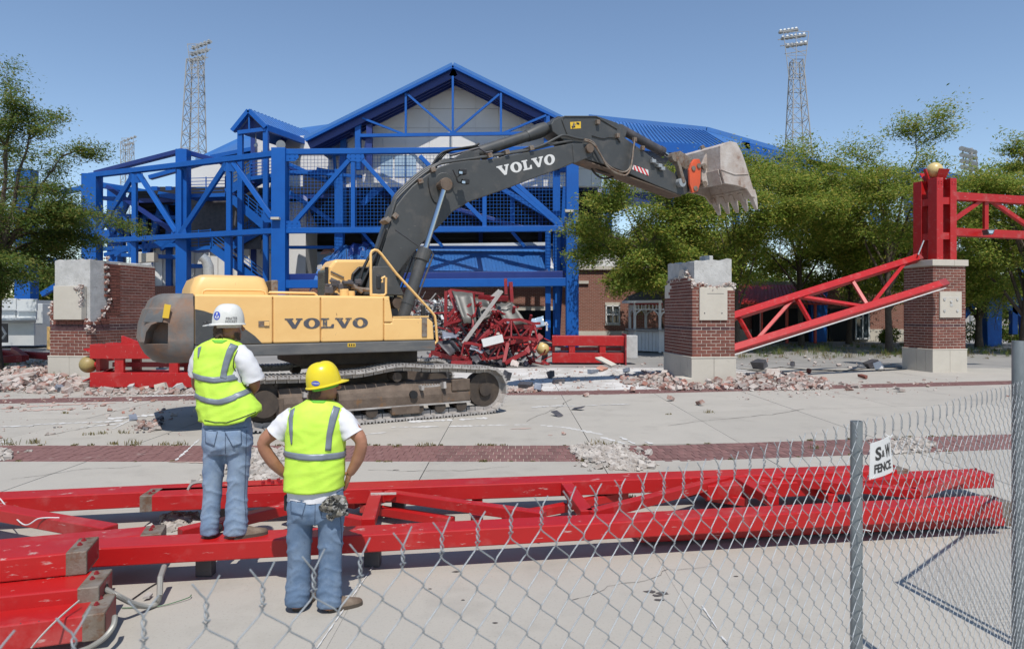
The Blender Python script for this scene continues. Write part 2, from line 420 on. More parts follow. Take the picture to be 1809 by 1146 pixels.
def fast_mesh(name, verts, quads, mats):
    me = bpy.data.meshes.new(name)
    n, k = len(verts), len(quads)
    me.vertices.add(n); me.vertices.foreach_set('co', np.asarray(verts, dtype=np.float32).ravel())
    w = quads.shape[1]
    me.loops.add(k * w); me.loops.foreach_set('vertex_index', np.asarray(quads, dtype=np.int32).ravel())
    me.polygons.add(k)
    me.polygons.foreach_set('loop_start', np.arange(0, k * w, w, dtype=np.int32))
    me.polygons.foreach_set('loop_total', np.full(k, w, dtype=np.int32))
    for m_ in (mats if isinstance(mats, (list, tuple)) else [mats]): me.materials.append(m_)
    me.update(calc_edges=True); me.validate()
    return me
def chunk_verts(rng, s, flat=1.0):
    """A broken lump: an eight-cornered box with pushed corners."""
    pts = []
    for z in (-1, 1):
        for x, y in ((-1, -1), (1, -1), (1, 1), (-1, 1)):
            pts.append(V((x * s[0] / 2 * rng.uniform(.65, 1.1), y * s[1] / 2 * rng.uniform(.65, 1.1), z * s[2] / 2 * flat * rng.uniform(.65, 1.1))))
    return pts
def rot_rand(rng, tilt=0.6):
    return Matrix.Rotation(rng.uniform(0, 6.28), 3, 'Z') @ Matrix.Rotation(rng.uniform(-tilt, tilt), 3, 'X') @ Matrix.Rotation(rng.uniform(-tilt, tilt), 3, 'Y')

VOL = {
 'V': (1.15, [[(0, 1), (.55, 1), (.55, .86), (.44, .86), (.66, .36), (.84, .86), (.72, .86), (.72, 1), (1.15, 1), (1.15, .86), (1.06, .86), (.72, 0), (.5, 0), (.1, .86), (0, .86)]]),
 'L': (.9, [[(0, 1), (.55, 1), (.55, .86), (.42, .86), (.42, .16), (.66, .16), (.74, .4), (.9, .4), (.86, 0), (0, 0), (0, .14), (.12, .14), (.12, .86), (0, .86)]]),
}
def maker_word(mp, off):
    """The maker's five slab-serif letters, mapped by mp(s, t) with s, t in 0..1, raised by off."""
    b = MB(); x = 0; tot = 1.15 * 2 + .9 + 1.1 * 2 + .06 * 4
    for ch in 'VOLVO':
        if ch == 'O':
            n = 28
            for k in range(n):
                a0, a1 = 2 * math.pi * k / n, 2 * math.pi * (k + 1) / n
                q = [(x + .55 + .55 * math.cos(a0), .5 + .53 * math.sin(a0)), (x + .55 + .55 * math.cos(a1), .5 + .53 * math.sin(a1)),
                     (x + .55 + .21 * math.cos(a1), .5 + .37 * math.sin(a1)), (x + .55 + .21 * math.cos(a0), .5 + .37 * math.sin(a0))]
                b.prism([mp(p[0] / tot, p[1]) for p in q], off)
            x += 1.1 + .06
        else:
            w, polys = VOL[ch]
            for pl in polys: b.prism([mp((x + p[0]) / tot, p[1]) for p in pl], off)
            x += w + .06
    return b
def text_polys(s, size=1.0, offset=0.0, extrude=0.0, align='CENTER'):
    cu = bpy.data.curves.new('print', 'FONT')
    cu.body = s; cu.size = size; cu.offset = offset; cu.extrude = extrude; cu.align_x = align; cu.align_y = 'CENTER'; cu.resolution_u = 3
    o = bpy.data.objects.new('print', cu); COL.objects.link(o)
    dg = bpy.context.evaluated_depsgraph_get()
    me = bpy.data.meshes.new_from_object(o.evaluated_get(dg))
    vs = [v.co.copy() for v in me.vertices]; fs = [list(p.vertices) for p in me.polygons]
    bpy.data.objects.remove(o); bpy.data.curves.remove(cu); bpy.data.meshes.remove(me)
    return vs, fs
# ------------------------------------------------------------------ ground, pavement slabs, brick bands
def zb1(x): return 10.25 + max(0.0, x - 2.5) * 0.16
def zb2(x): return 18.4 + max(0.0, x - 2.0) * 0.2 + 0.15 * min(0.0, x + 1.0)
W1, W2 = 1.22, 0.97
g = MB().add([(-400, -40, -.06), (400, -40, -.06), (400, 900, -.06), (-400, 900, -.06)], [(0, 1, 2, 3)])
ground = tag(g.build('ground', M['soil'], fix=False), kind='structure')
g = MB().add([(-45, 27, -.035), (60, 27, -.035), (60, 62, -.035), (-45, 62, -.035)], [(0, 1, 2, 3)])
far_paving = tag(g.build('paving', M['asphalt'], fix=False), kind='structure')

pavement = thing('pavement', None, None)
tag(pavement, kind='structure')
xs = [1.33 + 2.57 * k for k in range(-9, 11)]
rows = [(lambda x: -3.0, lambda x: 3.82, 'concrete'), (lambda x: 3.82, lambda x: 7.75, 'concrete'), (lambda x: 7.75, zb1, 'concrete'),
        (lambda x: zb1(x) + W1, lambda x: (zb1(x) + W1 + zb2(x)) / 2, 'concrete'), (lambda x: (zb1(x) + W1 + zb2(x)) / 2, zb2, 'concrete'),
        (lambda x: zb2(x) + W2, lambda x: 23.4, 'concrete_dusty'), (lambda x: 23.4, lambda x: 27.2, 'concrete_dusty')]
rng = random.Random(3)
gap = 0.006
for i in range(len(xs) - 1):
    for f0, f1, mm in rows:
        x0, x1 = xs[i] + gap, xs[i + 1] - gap
        zc = (f0(x0) + f1(x0)) / 2
        if abs(x0 + 1.2) > 0.82 * zc + 6.5: continue
        b = MB(); gap = .0012 if zc < 6 else .006
        x0, x1 = xs[i] + gap, xs[i + 1] - gap
        dz = rng.uniform(-.002, .002) if zc > 6 else 0
        lo = [V((x0, f0(x0) + gap, -.12)), V((x1, f0(x1) + gap, -.12)), V((x1, f1(x1) - gap, -.12)), V((x0, f1(x0) - gap, -.12))]
        hi = [p + V((0, 0, .12 + dz)) for p in lo]
        b.hexa(lo + hi)
        b.build('slab', M['concrete' if (zc > 20 and (x0 > 8.5 or x0 < -6)) else mm], pavement, fix=False)

def paver_band(zf, width, x_lo, x_hi, x_part, name):
    """Soldier-laid pavers, long side away from the viewer; the ones that show largest are single pieces."""
    root = thing(name, None, None); tag(root, kind='structure')
    b = MB().add([V((x, zf(x) + t, -.012)) for x in np.linspace(x_lo, x_hi, 30) for t in (0, width)],
                 [(2 * i, 2 * i + 2, 2 * i + 3, 2 * i + 1) for i in range(29)])
    b.build('sand_bed', M['mortar'], root, fix=False)
    pw, pl = 0.118, width / 5
    me = MB().box((0, 0, -.03), (pw - .007, pl - .008, .06)).mesh('paver', M['paver'])
    rest = MB()
    n = int((x_hi - x_lo) / pw)
    for i in range(n):
        for r in range(5):
            x = x_lo + (i + .5 + .5 * (r % 2)) * pw
            y = zf(x) + (r + .5) * pl
            dz = rng.uniform(-.003, .003)
            if x_part[0] <= x < x_part[1]:
                link('paver', me, root, (x, y, dz), (rng.uniform(-.015, .015), rng.uniform(-.015, .015), 0))
            else:
                rest.box((x, y, -.03 + dz), (pw - .007, pl - .008, .06))
    o = rest.build('pavers', M['paver'], root, fix=False); tag(o, kind='stuff')
paver_band(zb1, W1, -9.5, 12.0, (-1.2, 5.7), 'brick_path')
paver_band(zb2, W2, -15, 18, (2.4, 2.4), 'brick_band')

def stone_patch(name, px_poly, n, size, mats, label=None, kind='stuff', mound=0.06, seed=1, weights=None):
    """Many small broken stones lying in an outline measured on the ground."""
    r = random.Random(seed); b = MB()
    w = [G(*p) for p in px_poly]
    poly = [(p.x, p.y) for p in w]
    x0, x1 = min(p[0] for p in poly), max(p[0] for p in poly); y0, y1 = min(p[1] for p in poly), max(p[1] for p in poly)
    cx, cy = sum(p[0] for p in poly) / len(poly), sum(p[1] for p in poly) / len(poly)
    k = 0; tries = 0
    while k < n and tries < n * 12:
        tries += 1
        x, y = r.uniform(x0, x1), r.uniform(y0, y1)
        if not in_poly(x, y, poly) and r.random() > 0.06: continue
        d = max(abs(x - cx) / (x1 - x0), abs(y - cy) / (y1 - y0)) * 2
        if r.random() < (d - .55) * 1.2: continue
        s = size * r.choice((.3, .4, .45, .55, .7, .9, 1.1, 1.7)) * r.uniform(.8, 1.2)
        R = rot_rand(r)
        z = mound * max(0, 1 - d) * r.random() + s * .22
        b.hexa([R @ p + V((x, y, z)) for p in chunk_verts(r, (s * 1.3, s, s * .7))], r.choices(range(len(mats)), weights)[0])
        k += 1
    o = b.build(name, mats, fix=False)
    return tag(o, kind=kind)
stone_patch('gravel', [(1005, 800), (1022, 788), (1060, 786), (1100, 797), (1165, 822), (1130, 832), (1080, 830), (1040, 815)], 1500, .05, [M['gravel']], seed=4)
stone_patch('gravel', [(420, 800), (470, 793), (505, 800), (510, 850), (430, 862), (415, 830)], 1500, .05, [M['gravel']], seed=5)
stone_patch('gravel', [(1555, 785), (1600, 775), (1650, 785), (1640, 800), (1570, 802)], 700, .05, [M['gravel']], seed=6)
stone_patch('gravel', [(285, 915), (340, 905), (352, 935), (290, 940)], 420, .04, [M['gravel']], seed=7)
stone_patch('gravel', [(-30, 800), (18, 797), (22, 812), (-30, 816)], 250, .05, [M['gravel']], seed=8)

MIX = [M['rubble_white'], M['rubble_brick'], M['rubble_mix']]
stone_patch('rubble', [(1090, 668), (1180, 656), (1290, 668), (1410, 660), (1475, 676), (1460, 690), (1300, 690), (1180, 690), (1100, 680)], 1500, .10, MIX, mound=.15, seed=11, weights=(5, 2.5, 3))
stone_patch('rubble', [(-60, 650), (70, 640), (150, 655), (160, 690), (100, 697), (-60, 692)], 1700, .11, MIX, mound=.26, seed=12, weights=(5, 2, 3))
stone_patch('rubble', [(-60, 592), (85, 588), (90, 606), (-60, 610)], 900, .22, MIX, mound=.9, seed=13, weights=(6, 1, 2))
stone_patch('rubble', [(150, 690), (345, 688), (350, 696), (150, 700)], 260, .08, MIX, seed=14, weights=(5, 2, 3))
stone_patch('rubble', [(-40, 696), (380, 698), (360, 735), (180, 735), (-40, 720)], 190, .05, MIX, mound=0, seed=15, weights=(3, 3, 4))
stone_patch('rubble', [(240, 745), (278, 738), (292, 744), (276, 762), (240, 766)], 110, .055, MIX + [M['charcoal']], mound=.08, seed=16, weights=(3, 2, 3, 4))
stone_patch('rubble', [(880, 690), (930, 684), (960, 690), (940, 694), (890, 694)], 150, .08, MIX, mound=.03, seed=17, weights=(3, 5, 3))
stone_patch('rubble', [(900, 655), (1180, 640), (1180, 690), (900, 698)], 260, .05, MIX, mound=0, seed=18, weights=(4, 2, 3))
stone_patch('rubble', [(1300, 690), (1700, 662), (1700, 690), (1300, 710)], 150, .05, MIX, mound=0, seed=19, weights=(4, 4, 3))
stone_patch('rubble', [(0, 735), (330, 735), (330, 780), (0, 780)], 60, .035, MIX + [M['charcoal']], mound=0, seed=20, weights=(3, 2, 3, 1))
stone_patch('rubble', [(1290, 630), (1400, 620), (1590, 640), (1590, 655), (1300, 650)], 110, .07, MIX, mound=0, seed=21, weights=(6, 1, 3))

# single lumps large enough to pick out
lump = thing
def brick_lump(px, py, s, m, label, name='broken_brick', cat='brick', group=None, seed=0, lift=0.0):
    r = random.Random(seed * 77 + int(px))
    p = G(px, py); R = rot_rand(r, .35)
    b = MB(); b.hexa([R @ q for q in chunk_verts(r, s)])
    zmin = min(v.z for v in b.v)
    b.v = [v + V((p.x, p.y, -zmin + lift)) for v in b.v]
    return b.build_thing(name, m, label, cat, group, bevel=0.006)
brick_lump(1035, 700, (.30, .16, .07), M['rubble_brick'], 'flat dark red brick piece on the far brick band, below the red column lying down')
brick_lump(1118, 693, (.24, .17, .13), M['rubble_brick'], 'red brick chunk standing on the far brick band left of the rubble heap')
brick_lump(1185, 708, (.20, .15, .10), M['rubble_brick'], 'small reddish brick piece alone on bare slab, the one farther from the fence', seed=2)
brick_lump(1237, 716, (.20, .13, .10), M['rubble_brick'], 'small reddish brick piece alone on bare slab, the one nearer the fence', seed=3)
brick_lump(996, 768, (.09, .06, .04), M['rubble_brick'], 'tiny bright red brick bit on the slab above the gravel patch')
brick_lump(1525, 669, (.33, .14, .12), M['brick'], 'whole red brick lying by the second pier, right of the rubble heap')
brick_lump(1590, 692, (.26, .17, .1), M['rubble_white'], 'pale broken brick alone in front of the pier with the tall red column')
brick_lump(1429, 660, (.12, .14, .18), M['brick'], 'single red brick on end in front of the fallen truss')
for k, (px, py, s) in enumerate([(985, 735, (.3, .16, .012)), (1022, 724, (.3, .2, .012))]):
    brick_lump(px, py, s, M['charcoal'], ['flat black scrap plate on the slab, the nearer of the two', 'flat black scrap plate on the slab, the farther of the two'][k], 'scrap_plate', 'scrap', seed=k)
brick_lump(930, 690, (.42, .26, .2), M['charcoal'], 'black broken electrical box lying open beside the track', 'junction_box', 'box')
brick_lump(950, 691, (.26, .24, .24), M['sheet'], 'grey steel electrical box standing on the far brick band', 'junction_box', 'box')
brick_lump(987, 677, (.42, .25, .13), M['charcoal'], 'dark grey block with a pale end in front of the boom shadow', 'block', 'block')
brick_lump(1047, 660, (.36, .25, .16), M['sheet'], 'blue grey block in the boom shadow, nearer the middle', 'block', 'block')
brick_lump(1107, 658, (.30, .22, .15), M['sheet'], 'blue grey block at the end of the boom shadow beside the rubble', 'block', 'block')
brick_lump(973, 668, (.22, .22, .24), M['charcoal'], 'small dark upright block in the boom shadow near the track', 'block', 'block')
brick_lump(895, 672, (.3, .22, .3), M['charcoal'], 'dark block in the shadow touching the end of the track', 'block', 'block')
brick_lump(1070, 648, (1.0, .25, .1), M['stone'], 'long pale stone slab lying before the red column', 'stone_slab', 'slab')
brick_lump(1063, 654, (1.1, .3, .07), M['terra'], 'tan splintered board lying under the pale stone slab', 'board', 'board')
brick_lump(1205, 679, (.36, .22, .14), M['brick'], 'dark red brick lump at the foot of the stone pier base')
brick_lump(284, 691, (.34, .22, .18), M['stone'], 'cream stone block under the red column behind the men', 'stone_block', 'block')
brick_lump(314, 692, (.32, .22, .18), M['pier_concrete'], 'grey stone block under the red column, right beside the cream one', 'stone_block', 'block')
brick_lump(232, 688, (.22, .18, .14), M['pier_concrete'], 'small grey block in the shade under the red column', 'stone_block', 'block')
brick_lump(190, 696, (.26, .2, .14), M['rubble_white'], 'pale hollow brick piece below the corner of the red column', 'broken_brick', 'brick')
brick_lump(88, 694, (.3, .2, .13), M['rubble_white'], 'pale block at the front of the left rubble heap', 'stone_block', 'block')
brick_lump(105, 692, (.3, .2, .14), M['sheet'], 'blue grey block at the front of the left rubble heap', 'stone_block', 'block')
brick_lump(32, 680, (1.1, .32, .12), M['rubble_white'], 'long pale coping stone tilted on the left rubble heap', 'coping_stone', 'stone', lift=.12)
brick_lump(52, 676, (.5, .3, .3), M['rubble_brick'], 'large lump of joined bricks on the left rubble heap', 'brick_lump', 'brick', lift=.1)
brick_lump(1365, 669, (.5, .1, .28), M['rubble_white'], 'pale broken brick slab leaning on the rubble heap under the fallen truss', 'brick_lump', 'brick', lift=.08)
brick_lump(235, 742, (.26, .16, .05), M['sheet'], 'flat grey stone piece on the slab left of the machine shadow', 'stone_piece', 'stone')
def scatter(n, px_poly, size, group, label, seed):
    r = random.Random(seed)
    mes = []
    for k in range(6):
        b = MB().hexa(chunk_verts(r, (size * 1.25, size, size * .75)))
        mes.append(b.mesh('broken_brick', [MIX[k % 3]]))
    w = [G(*p) for p in px_poly]; poly = [(p.x, p.y) for p in w]
    x0, x1 = min(p[0] for p in poly), max(p[0] for p in poly); y0, y1 = min(p[1] for p in poly), max(p[1] for p in poly)
    k = 0
    while k < n:
        x, y = r.uniform(x0, x1), r.uniform(y0, y1)
        if not in_poly(x, y, poly): continue
        o = link('broken_brick', r.choice(mes), None, (x, y, r.uniform(.05, .2)), (r.uniform(-.6, .6), r.uniform(-.6, .6), r.uniform(0, 6)))
        s = r.uniform(.7, 1.25); o.scale = (s, s, s)
        tag(o, label, 'brick', group); k += 1
scatter(70, [(1150, 672), (1190, 662), (1290, 674), (1410, 664), (1465, 678), (1450, 688), (1300, 688), (1190, 688)], .16, 'broken bricks heaped at the middle pier', 'broken brick lying in the heap round the middle brick pier', 31)
scatter(60, [(-20, 655), (70, 645), (150, 660), (155, 686), (100, 692), (-20, 688)], .18, 'broken bricks heaped at the left pier', 'broken brick lying in the heap before the left brick pier', 32)

# weeds in the joints
def weeds(name, spots, h, seed, m='weed', n=26):
    r = np.random.default_rng(seed); vs = []; qs = []
    for (x, y, s) in spots:
        for k in range(n):
            a = r.uniform(0, 6.28); l = h * s * r.uniform(.4, 1.1); t = r.uniform(.1, .8)
            bx, by = x + r.normal(0, .07 * s), y + r.normal(0, .04 * s)
            tip = np.array([bx + math.cos(a) * l * t, by + math.sin(a) * l * t, l])
            sd = np.array([-math.sin(a), math.cos(a), 0]) * .006
            b0 = np.array([bx, by, 0.0]); i = len(vs)
            mid = (b0 + tip) / 2 + np.array([0, 0, l * .12])
            vs += [b0 - sd, b0 + sd, mid + sd, mid - sd, tip + sd * .3, tip - sd * .3]
            qs += [[i, i + 1, i + 2, i + 3], [i + 3, i + 2, i + 4, i + 5]]
    o = link(name, fast_mesh(name, np.array(vs), np.array(qs), M[m]))
    return tag(o, kind='stuff')
r = random.Random(8)
sp = []
for px, py, s in [(232, 786, 1.5), (60, 783, 1.2), (10, 785, 1.5), (200, 785, .8), (290, 786, .9), (320, 786, 1), (760, 787, .8), (700, 789, .6), (1048, 790, 1.3), (1062, 787, 1.5), (1075, 788, 1.2),
                  (1100, 800, 1.1), (1250, 729, 1), (1180, 732, .5), (820, 731, .5), (115, 730, .7), (180, 766, .8), (218, 765, .9), (160, 768, .8), (745, 788, .8), (857, 815, .6), (1030, 814, .6), (1440, 792, .8), (1590, 780, 1.2), (1620, 788, 1.1), (1110, 880, .7)]:
    p = G(px, py); sp.append((p.x, p.y, s))
for k in range(45):
    x = r.uniform(-9, 8); sp.append((x, zb1(x) + W1 + r.uniform(-.01, .04), r.uniform(.2, .5)))
for k in range(25):
    x = r.uniform(-9, 8); sp.append((x, zb1(x) + r.uniform(-.03, .01), r.uniform(.15, .4)))
weeds('weeds', sp, .075, 3)
sp = [(r.uniform(-25, -14), r.uniform(21, 30), r.uniform(.8, 2)) for k in range(160)]
weeds('grass', sp, .16, 4, 'leaf_left', 30)
sp = []
for k in range(130):
    p = G(r.uniform(1300, 1800), r.uniform(612, 632)); sp.append((p.x, p.y, r.uniform(.6, 2.2)))
weeds('weeds', sp, .2, 5, 'leaf_left', 22)
sp = []
for k in range(170):
    p = G(r.uniform(1300, 1809), r.uniform(600, 634)); sp.append((p.x, p.y, r.uniform(.6, 2.2)))
weeds('weeds', sp, .13, 6, 'weed', 26)

# chalky scrape marks left on the slabs (thin plaster dust on the surface)
M['dust'] = mat('plaster dust', (0.66, 0.65, 0.63), 0.95)
M['pink_dust'] = mat('brick dust', (0.56, 0.40, 0.34), 0.95)
marks = MB(); zc = [0.0]
r = random.Random(12)
def scrape(pts, w, mi=0, broken=.3):
    w3 = [G(*p) for p in pts]
    w *= 1.5
    for a, b in zip(w3[:-1], w3[1:]):
        n = max(2, int((b - a).length / .12)); broken_ = broken * .3
        for i in range(n):
            if r.random() < broken_: continue
            p, q = a.lerp(b, i / n), a.lerp(b, (i + r.uniform(.8, 1.6)) / n)
            d = (q - p).normalized(); s = V((-d.y, d.x, 0)) * w * r.uniform(.3, 1)
            zc[0] += .00003; z = V((0, 0, .0045 + zc[0] % .006)); e = s * r.uniform(.1, .5)
            marks.add([p - e + z, p.lerp(q, r.uniform(.3, .7)) - s + z, q - e * .6 + z, q + e + z, p.lerp(q, r.uniform(.3, .7)) + s + z, p + e * .5 + z], [(0, 1, 2, 3, 4, 5)], mi)
scrape([(860, 751), (932, 750)], .05); scrape([(955, 751), (1000, 755), (1062, 767)], .06, 0, .12); scrape([(1062, 772), (1105, 784)], .04)
scrape([(938, 719), (1005, 715)], .05); scrape([(905, 706), (985, 703)], .04); scrape([(352, 776), (312, 812)], .025, 0, .2)
scrape([(140, 755), (215, 748)], .06); scrape([(60, 750), (130, 747), (210, 744)], .08, 0, .4); scrape([(190, 740), (270, 733)], .16, 0, .25); scrape([(200, 744), (255, 738)], .12, 0, .4)
scrape([(0, 754), (60, 752)], .07); scrape([(0, 782), (30, 778)], .1); scrape([(200, 757), (230, 742)], .03); scrape([(640, 768), (700, 762)], .05, 0, .5); scrape([(720, 745), (800, 742), (870, 738)], .12, 0, .5)
scrape([(690, 755), (860, 752)], .07, 0, .5); scrape([(900, 758), (930, 757)], .04, 1); scrape([(968, 769), (980, 768)], .04, 1); scrape([(0, 722), (80, 716), (200, 712)], .14, 1, .35); scrape([(10, 727), (130, 722)], .12, 1, .5)
scrape([(380, 818), (300, 816)], .03, 1, .3); scrape([(660, 1000), (560, 1146)], .006, 0, .15); scrape([(1240, 1070), (1285, 1140)], .008, 0, .5)
scrape([(930, 720), (1110, 714)], .05, 0, .7); scrape([(250, 700), (345, 698)], .12, 0, .4); scrape([(1095, 772), (1120, 784)], .05); scrape([(1140, 780), (1150, 784)], .05)
tag(marks.build('plaster_dust', [M['dust'], M['pink_dust']], fix=False), kind='stuff')
M['crack'] = mat('crack', (0.13, 0.12, 0.105), 0.95)
ck = MB()
def crack(p0, p1, seed, w=.006):
    r2 = random.Random(seed); a, c = G(*p0), G(*p1); n = 22; d = (c - a).normalized(); s_ = V((-d.y, d.x, 0)); off = 0; pts = []
    for i in range(n + 1):
        off += r2.gauss(0, .035); pts.append(a.lerp(c, i / n) + s_ * off * math.sin(math.pi * i / n) + V((0, 0, .005)))
    for i in range(n):
        q = w * r2.uniform(.35, 1.1); ck.add([pts[i] - s_ * q, pts[i] + s_ * q, pts[i + 1] + s_ * q, pts[i + 1] - s_ * q], [(0, 1, 2, 3)])
crack((930, 745), (1010, 705), 1, .012); crack((1180, 752), (1420, 722), 2, .010); crack((20, 846), (250, 822), 3, .006); crack((1010, 1060), (1260, 1000), 4, .003); crack((650, 830), (900, 824), 5, .006); crack((80, 770), (240, 735), 6, .012)
tag(ck.build('cracks', M['crack'], fix=False), kind='stuff')
oil = MB()
for px, py, s in [(1150, 1045, .05), (1160, 1052, .04), (1170, 1048, .05), (1164, 1060, .035), (828 // 1 + 47, 1100, .02), (805, 1010, .03), (665, 863, .09), (700, 830, .04), (818, 1060, .015), (1300, 1018, .02), (760, 1040, .015)]:
    p = G(px, py); n = 9
    oil.add([p + V((s * math.cos(a) * r.uniform(.6, 1.5), s * .6 * math.sin(a) * r.uniform(.5, 1.2), .005)) for a in np.linspace(0, 6.28, n, endpoint=False)], [list(range(n))])
M['oil'] = mat('oil spot', (0.09, 0.08, 0.075), 0.7)
tag(oil.build('oil_spots', M['oil'], fix=False), kind='stuff')
# ------------------------------------------------------------------ stadium
def Zf(px):                                    # depth of the front steel frame
    return 42.2 + (px - 497) / 513 * (41.4 - 42.2)
def PF(px, py, back=0.0): return P(px, py, Zf(px) + back)

# gable hall
hall = thing('stadium_hall', 'pale panelled stadium hall under a wide blue gable roof behind the excavator', 'building', (-4, 46.5, 0))
ZW = 45.55
def PWall(px, py): return P(px, py, ZW)
# roof edge line in the photo (front fascia)
apex = (800, 116)
RL = lambda px: 116 + (800 - px) * (243 - 116) / (800 - 541)
RR = lambda px: 116 + (px - 800) * (243 - 116) / (1062 - 800)
b = MB()
wall_poly = [(600, 330), (600, 265), (655, 215), (800, 147), (955, 222), (1090, 285), (1180, 300), (1180, 330)]
b.prism([PWall(*p) + V((0, .12, 0)) for p in wall_poly], (0, .25, 0))
b.build('wall', M['wall_grey'], hall)
# wall panels with recessed joints
def clip(poly, f):
    out = []
    for i in range(len(poly)):
        a, c = poly[i - 1], poly[i]; fa, fc = f(a), f(c)
        if (fa >= 0) != (fc >= 0):
            t = fa / (fa - fc); out.append((a[0] + (c[0] - a[0]) * t, a[1] + (c[1] - a[1]) * t))
        if fc >= 0: out.append(c)
    return out
cols = list(range(635, 1181, 41)); rws = [130, 158, 192, 226, 262, 298, 329]
for i in range(len(cols) - 1):
    for j in range(len(rws) - 1):
        q = [(cols[i] + .35, rws[j] + .35), (cols[i + 1] - .35, rws[j] + .35), (cols[i + 1] - .35, rws[j + 1] - .35), (cols[i] + .35, rws[j + 1] - .35)]
        q = clip(q, lambda p: p[1] - (147 + (800 - p[0]) * .475)); q = clip(q, lambda p: p[1] - (147 + (p[0] - 800) * .475)) if q else q
        if len(q) < 3: continue
        MB().prism([PWall(*p) + V((0, .115, 0)) for p in q], (0, -.05, 0)).build('wall_panel', M['wall_grey'], hall)
MB().prism([P(530, 240, 49.5), P(622, 240, 49.5), P(622, 330, 49.5), P(530, 330, 49.5)], (0, .3, 0)).build('side_wall', M['wall_grey'], hall)
MB().prism([P(535, 300, 49.3), P(655, 300, 49.3), P(655, 345, 49.3), P(535, 345, 49.3)], (0, .1, 0)).build('side_opening', M['stand_dark'], hall)  # near-black sheet; the dark of the opening is only its colour
# windows low in the gable wall
for (x0, x1, y0, y1) in [(672, 694, 275, 292), (697, 735, 275, 292), (672, 694, 294, 312), (697, 735, 294, 312), (1062, 1090, 306, 330)]:
    f = MB().prism([PWall(*p) + V((0, .05, 0)) for p in ((x0, y0), (x1, y0), (x1, y1), (x0, y1))], (0, -.05, 0)).build('window', M['pale_glass'], hall)
# roof: two slabs with standing seams, edge beams, purlins
zf, zb = Zf(800) + 1.8, 62.0
def roof_slope(pa, pe, name):
    A, E = P(*pa, zf), P(*pe, zf)
    d = (E - A); L_ = d.length; d.normalize()
    up = V((0, -1, 0)).cross(d); up = up if up.z > 0 else -up
    b = MB()
    b.hexa([A, E, E + up * .12, A + up * .12] + [q + V((0, zb - zf, 0)) for q in (A, E, E + up * .12, A + up * .12)])
    ro = b.build(name, M['blue_roof'], hall)
    n = int((zb - zf) / .55)
    s = MB()
    for k in range(n):
        y = k * .55 + .05
        s.bar(A + up * .15 + V((0, y, 0)), E + up * .15 + V((0, y, 0)), .05, .08, up)
    s.build('roof_seam', M['blue_roof'], ro)
    e = MB().bar(A - up * .08 + V((0, .1, 0)), E - up * .08 + V((0, .1, 0)), .22, .16, up)
    e.build('edge_beam', M['blue'], hall)
    for k in range(4):
        MB().bar(A - up * .32 + V((0, .42 + k * .5, 0)), E - up * .32 + V((0, .42 + k * .5, 0)), .14, .55, up).build('purlin', M['blue_shade'], hall)
roof_slope((800, 115), (538, 246), 'roof')
roof_slope((800, 115), (1075, 250), 'roof')
# gable truss
def gbar(a, c, w=.16, name='truss_bar', m='blue', back=1.9):
    A, C = PF(*a, back), PF(*c, back)
    return MB().bar(A, C, w, w, (0, 1, 0)).build(name, M[m], hall)
gbar((636, 240), (1000, 235), .2)
for a, c in [((800, 135), (800, 237)), ((717, 165), (717, 238)), ((885, 165), (885, 236)), ((800, 236), (720, 167)), ((800, 236), (882, 167)), ((712, 237), (640, 209)), ((888, 236), (965, 204))]:
    gbar(a, c, .13)
for px, y0 in [(633, 209), (653, 222), (966, 206), (985, 215)]:
    gbar((px, y0), (px, 300), .36, 'column', 'blue' if px in (633, 966) else 'blue_shade', 2.2)
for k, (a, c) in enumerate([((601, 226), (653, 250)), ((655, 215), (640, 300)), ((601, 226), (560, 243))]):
    gbar(a, c, .2, 'brace', 'blue_shade', 2.6)

# hip roof on the right of the gable
def slab(name, pts, parent, m, t=.15):
    return MB().prism(pts, (0, 0, -t)).build(name, M[m], parent)
wing = thing('stadium_wing', 'blue standing seam hip roof of the stadium wing right of the gable', 'building', (12, 55, 0))
A0, A1, E0, E1 = P(1040, 209, 66), P(1247, 231, 64), P(1040, 244, 56), P(1300, 262, 55)
rf = slab('roof', [A0, A1, E1, E0], wing, 'blue_roof')
s = MB()
for k in range(1, 34):
    t = k / 34
    a, c = E0.lerp(E1, t), A0.lerp(A1, t)
    s.bar(a + V((0, 0, .06)), c + V((0, 0, .06)), .06, .09)
s.build('roof_seam', M['blue_roof'], rf)
MB().bar(A0 + V((0, 0, .1)), A1 + V((0, 0, .1)), .5, .4).build('ridge_cap', M['blue_roof'], wing)
MB().bar(E0 - V((0, .05, .35)), E1 - V((0, .05, .35)), .3, .8).build('fascia', M['blue'], wing)
B1, F1 = P(1436, 284, 66), P(1425, 291, 57)
rf = slab('roof', [A1, B1, F1, E1], wing, 'blue_roof')
MB().box(E1 - V((0, .05, .35)), (1.1, 1.1, .84)).build('fascia', M['blue'], wing)
MB().bar(A1 + V((0, 0, .1)), B1 + V((0, 0, .1)), .5, .4).build('ridge_cap', M['blue_roof'], wing)
MB().bar(E1 - V((0, .05, .35)), F1 - V((0, .05, .35)), .3, .8).build('fascia', M['blue'], wing)
for a, c, w in [((1317, 250), (1320, 300), .5), ((1311, 257), (1520, 312), .5), ((1425, 285), (1520, 310), .5), ((1330, 285), (1480, 318), .4), ((1460, 300), (1460, 340), .5), ((1460, 322), (1640, 300), .35), ((1470, 318), (1520, 345), .4), ((1500, 312), (1560, 410), .5), ((1430, 340), (1520, 420), .4), ((1380, 300), (1390, 400), .5)]:
    MB().bar(P(*a, 56), P(*c, 56), w, w, (0, 1, 0)).build('roof_beam', M['blue'], wing)
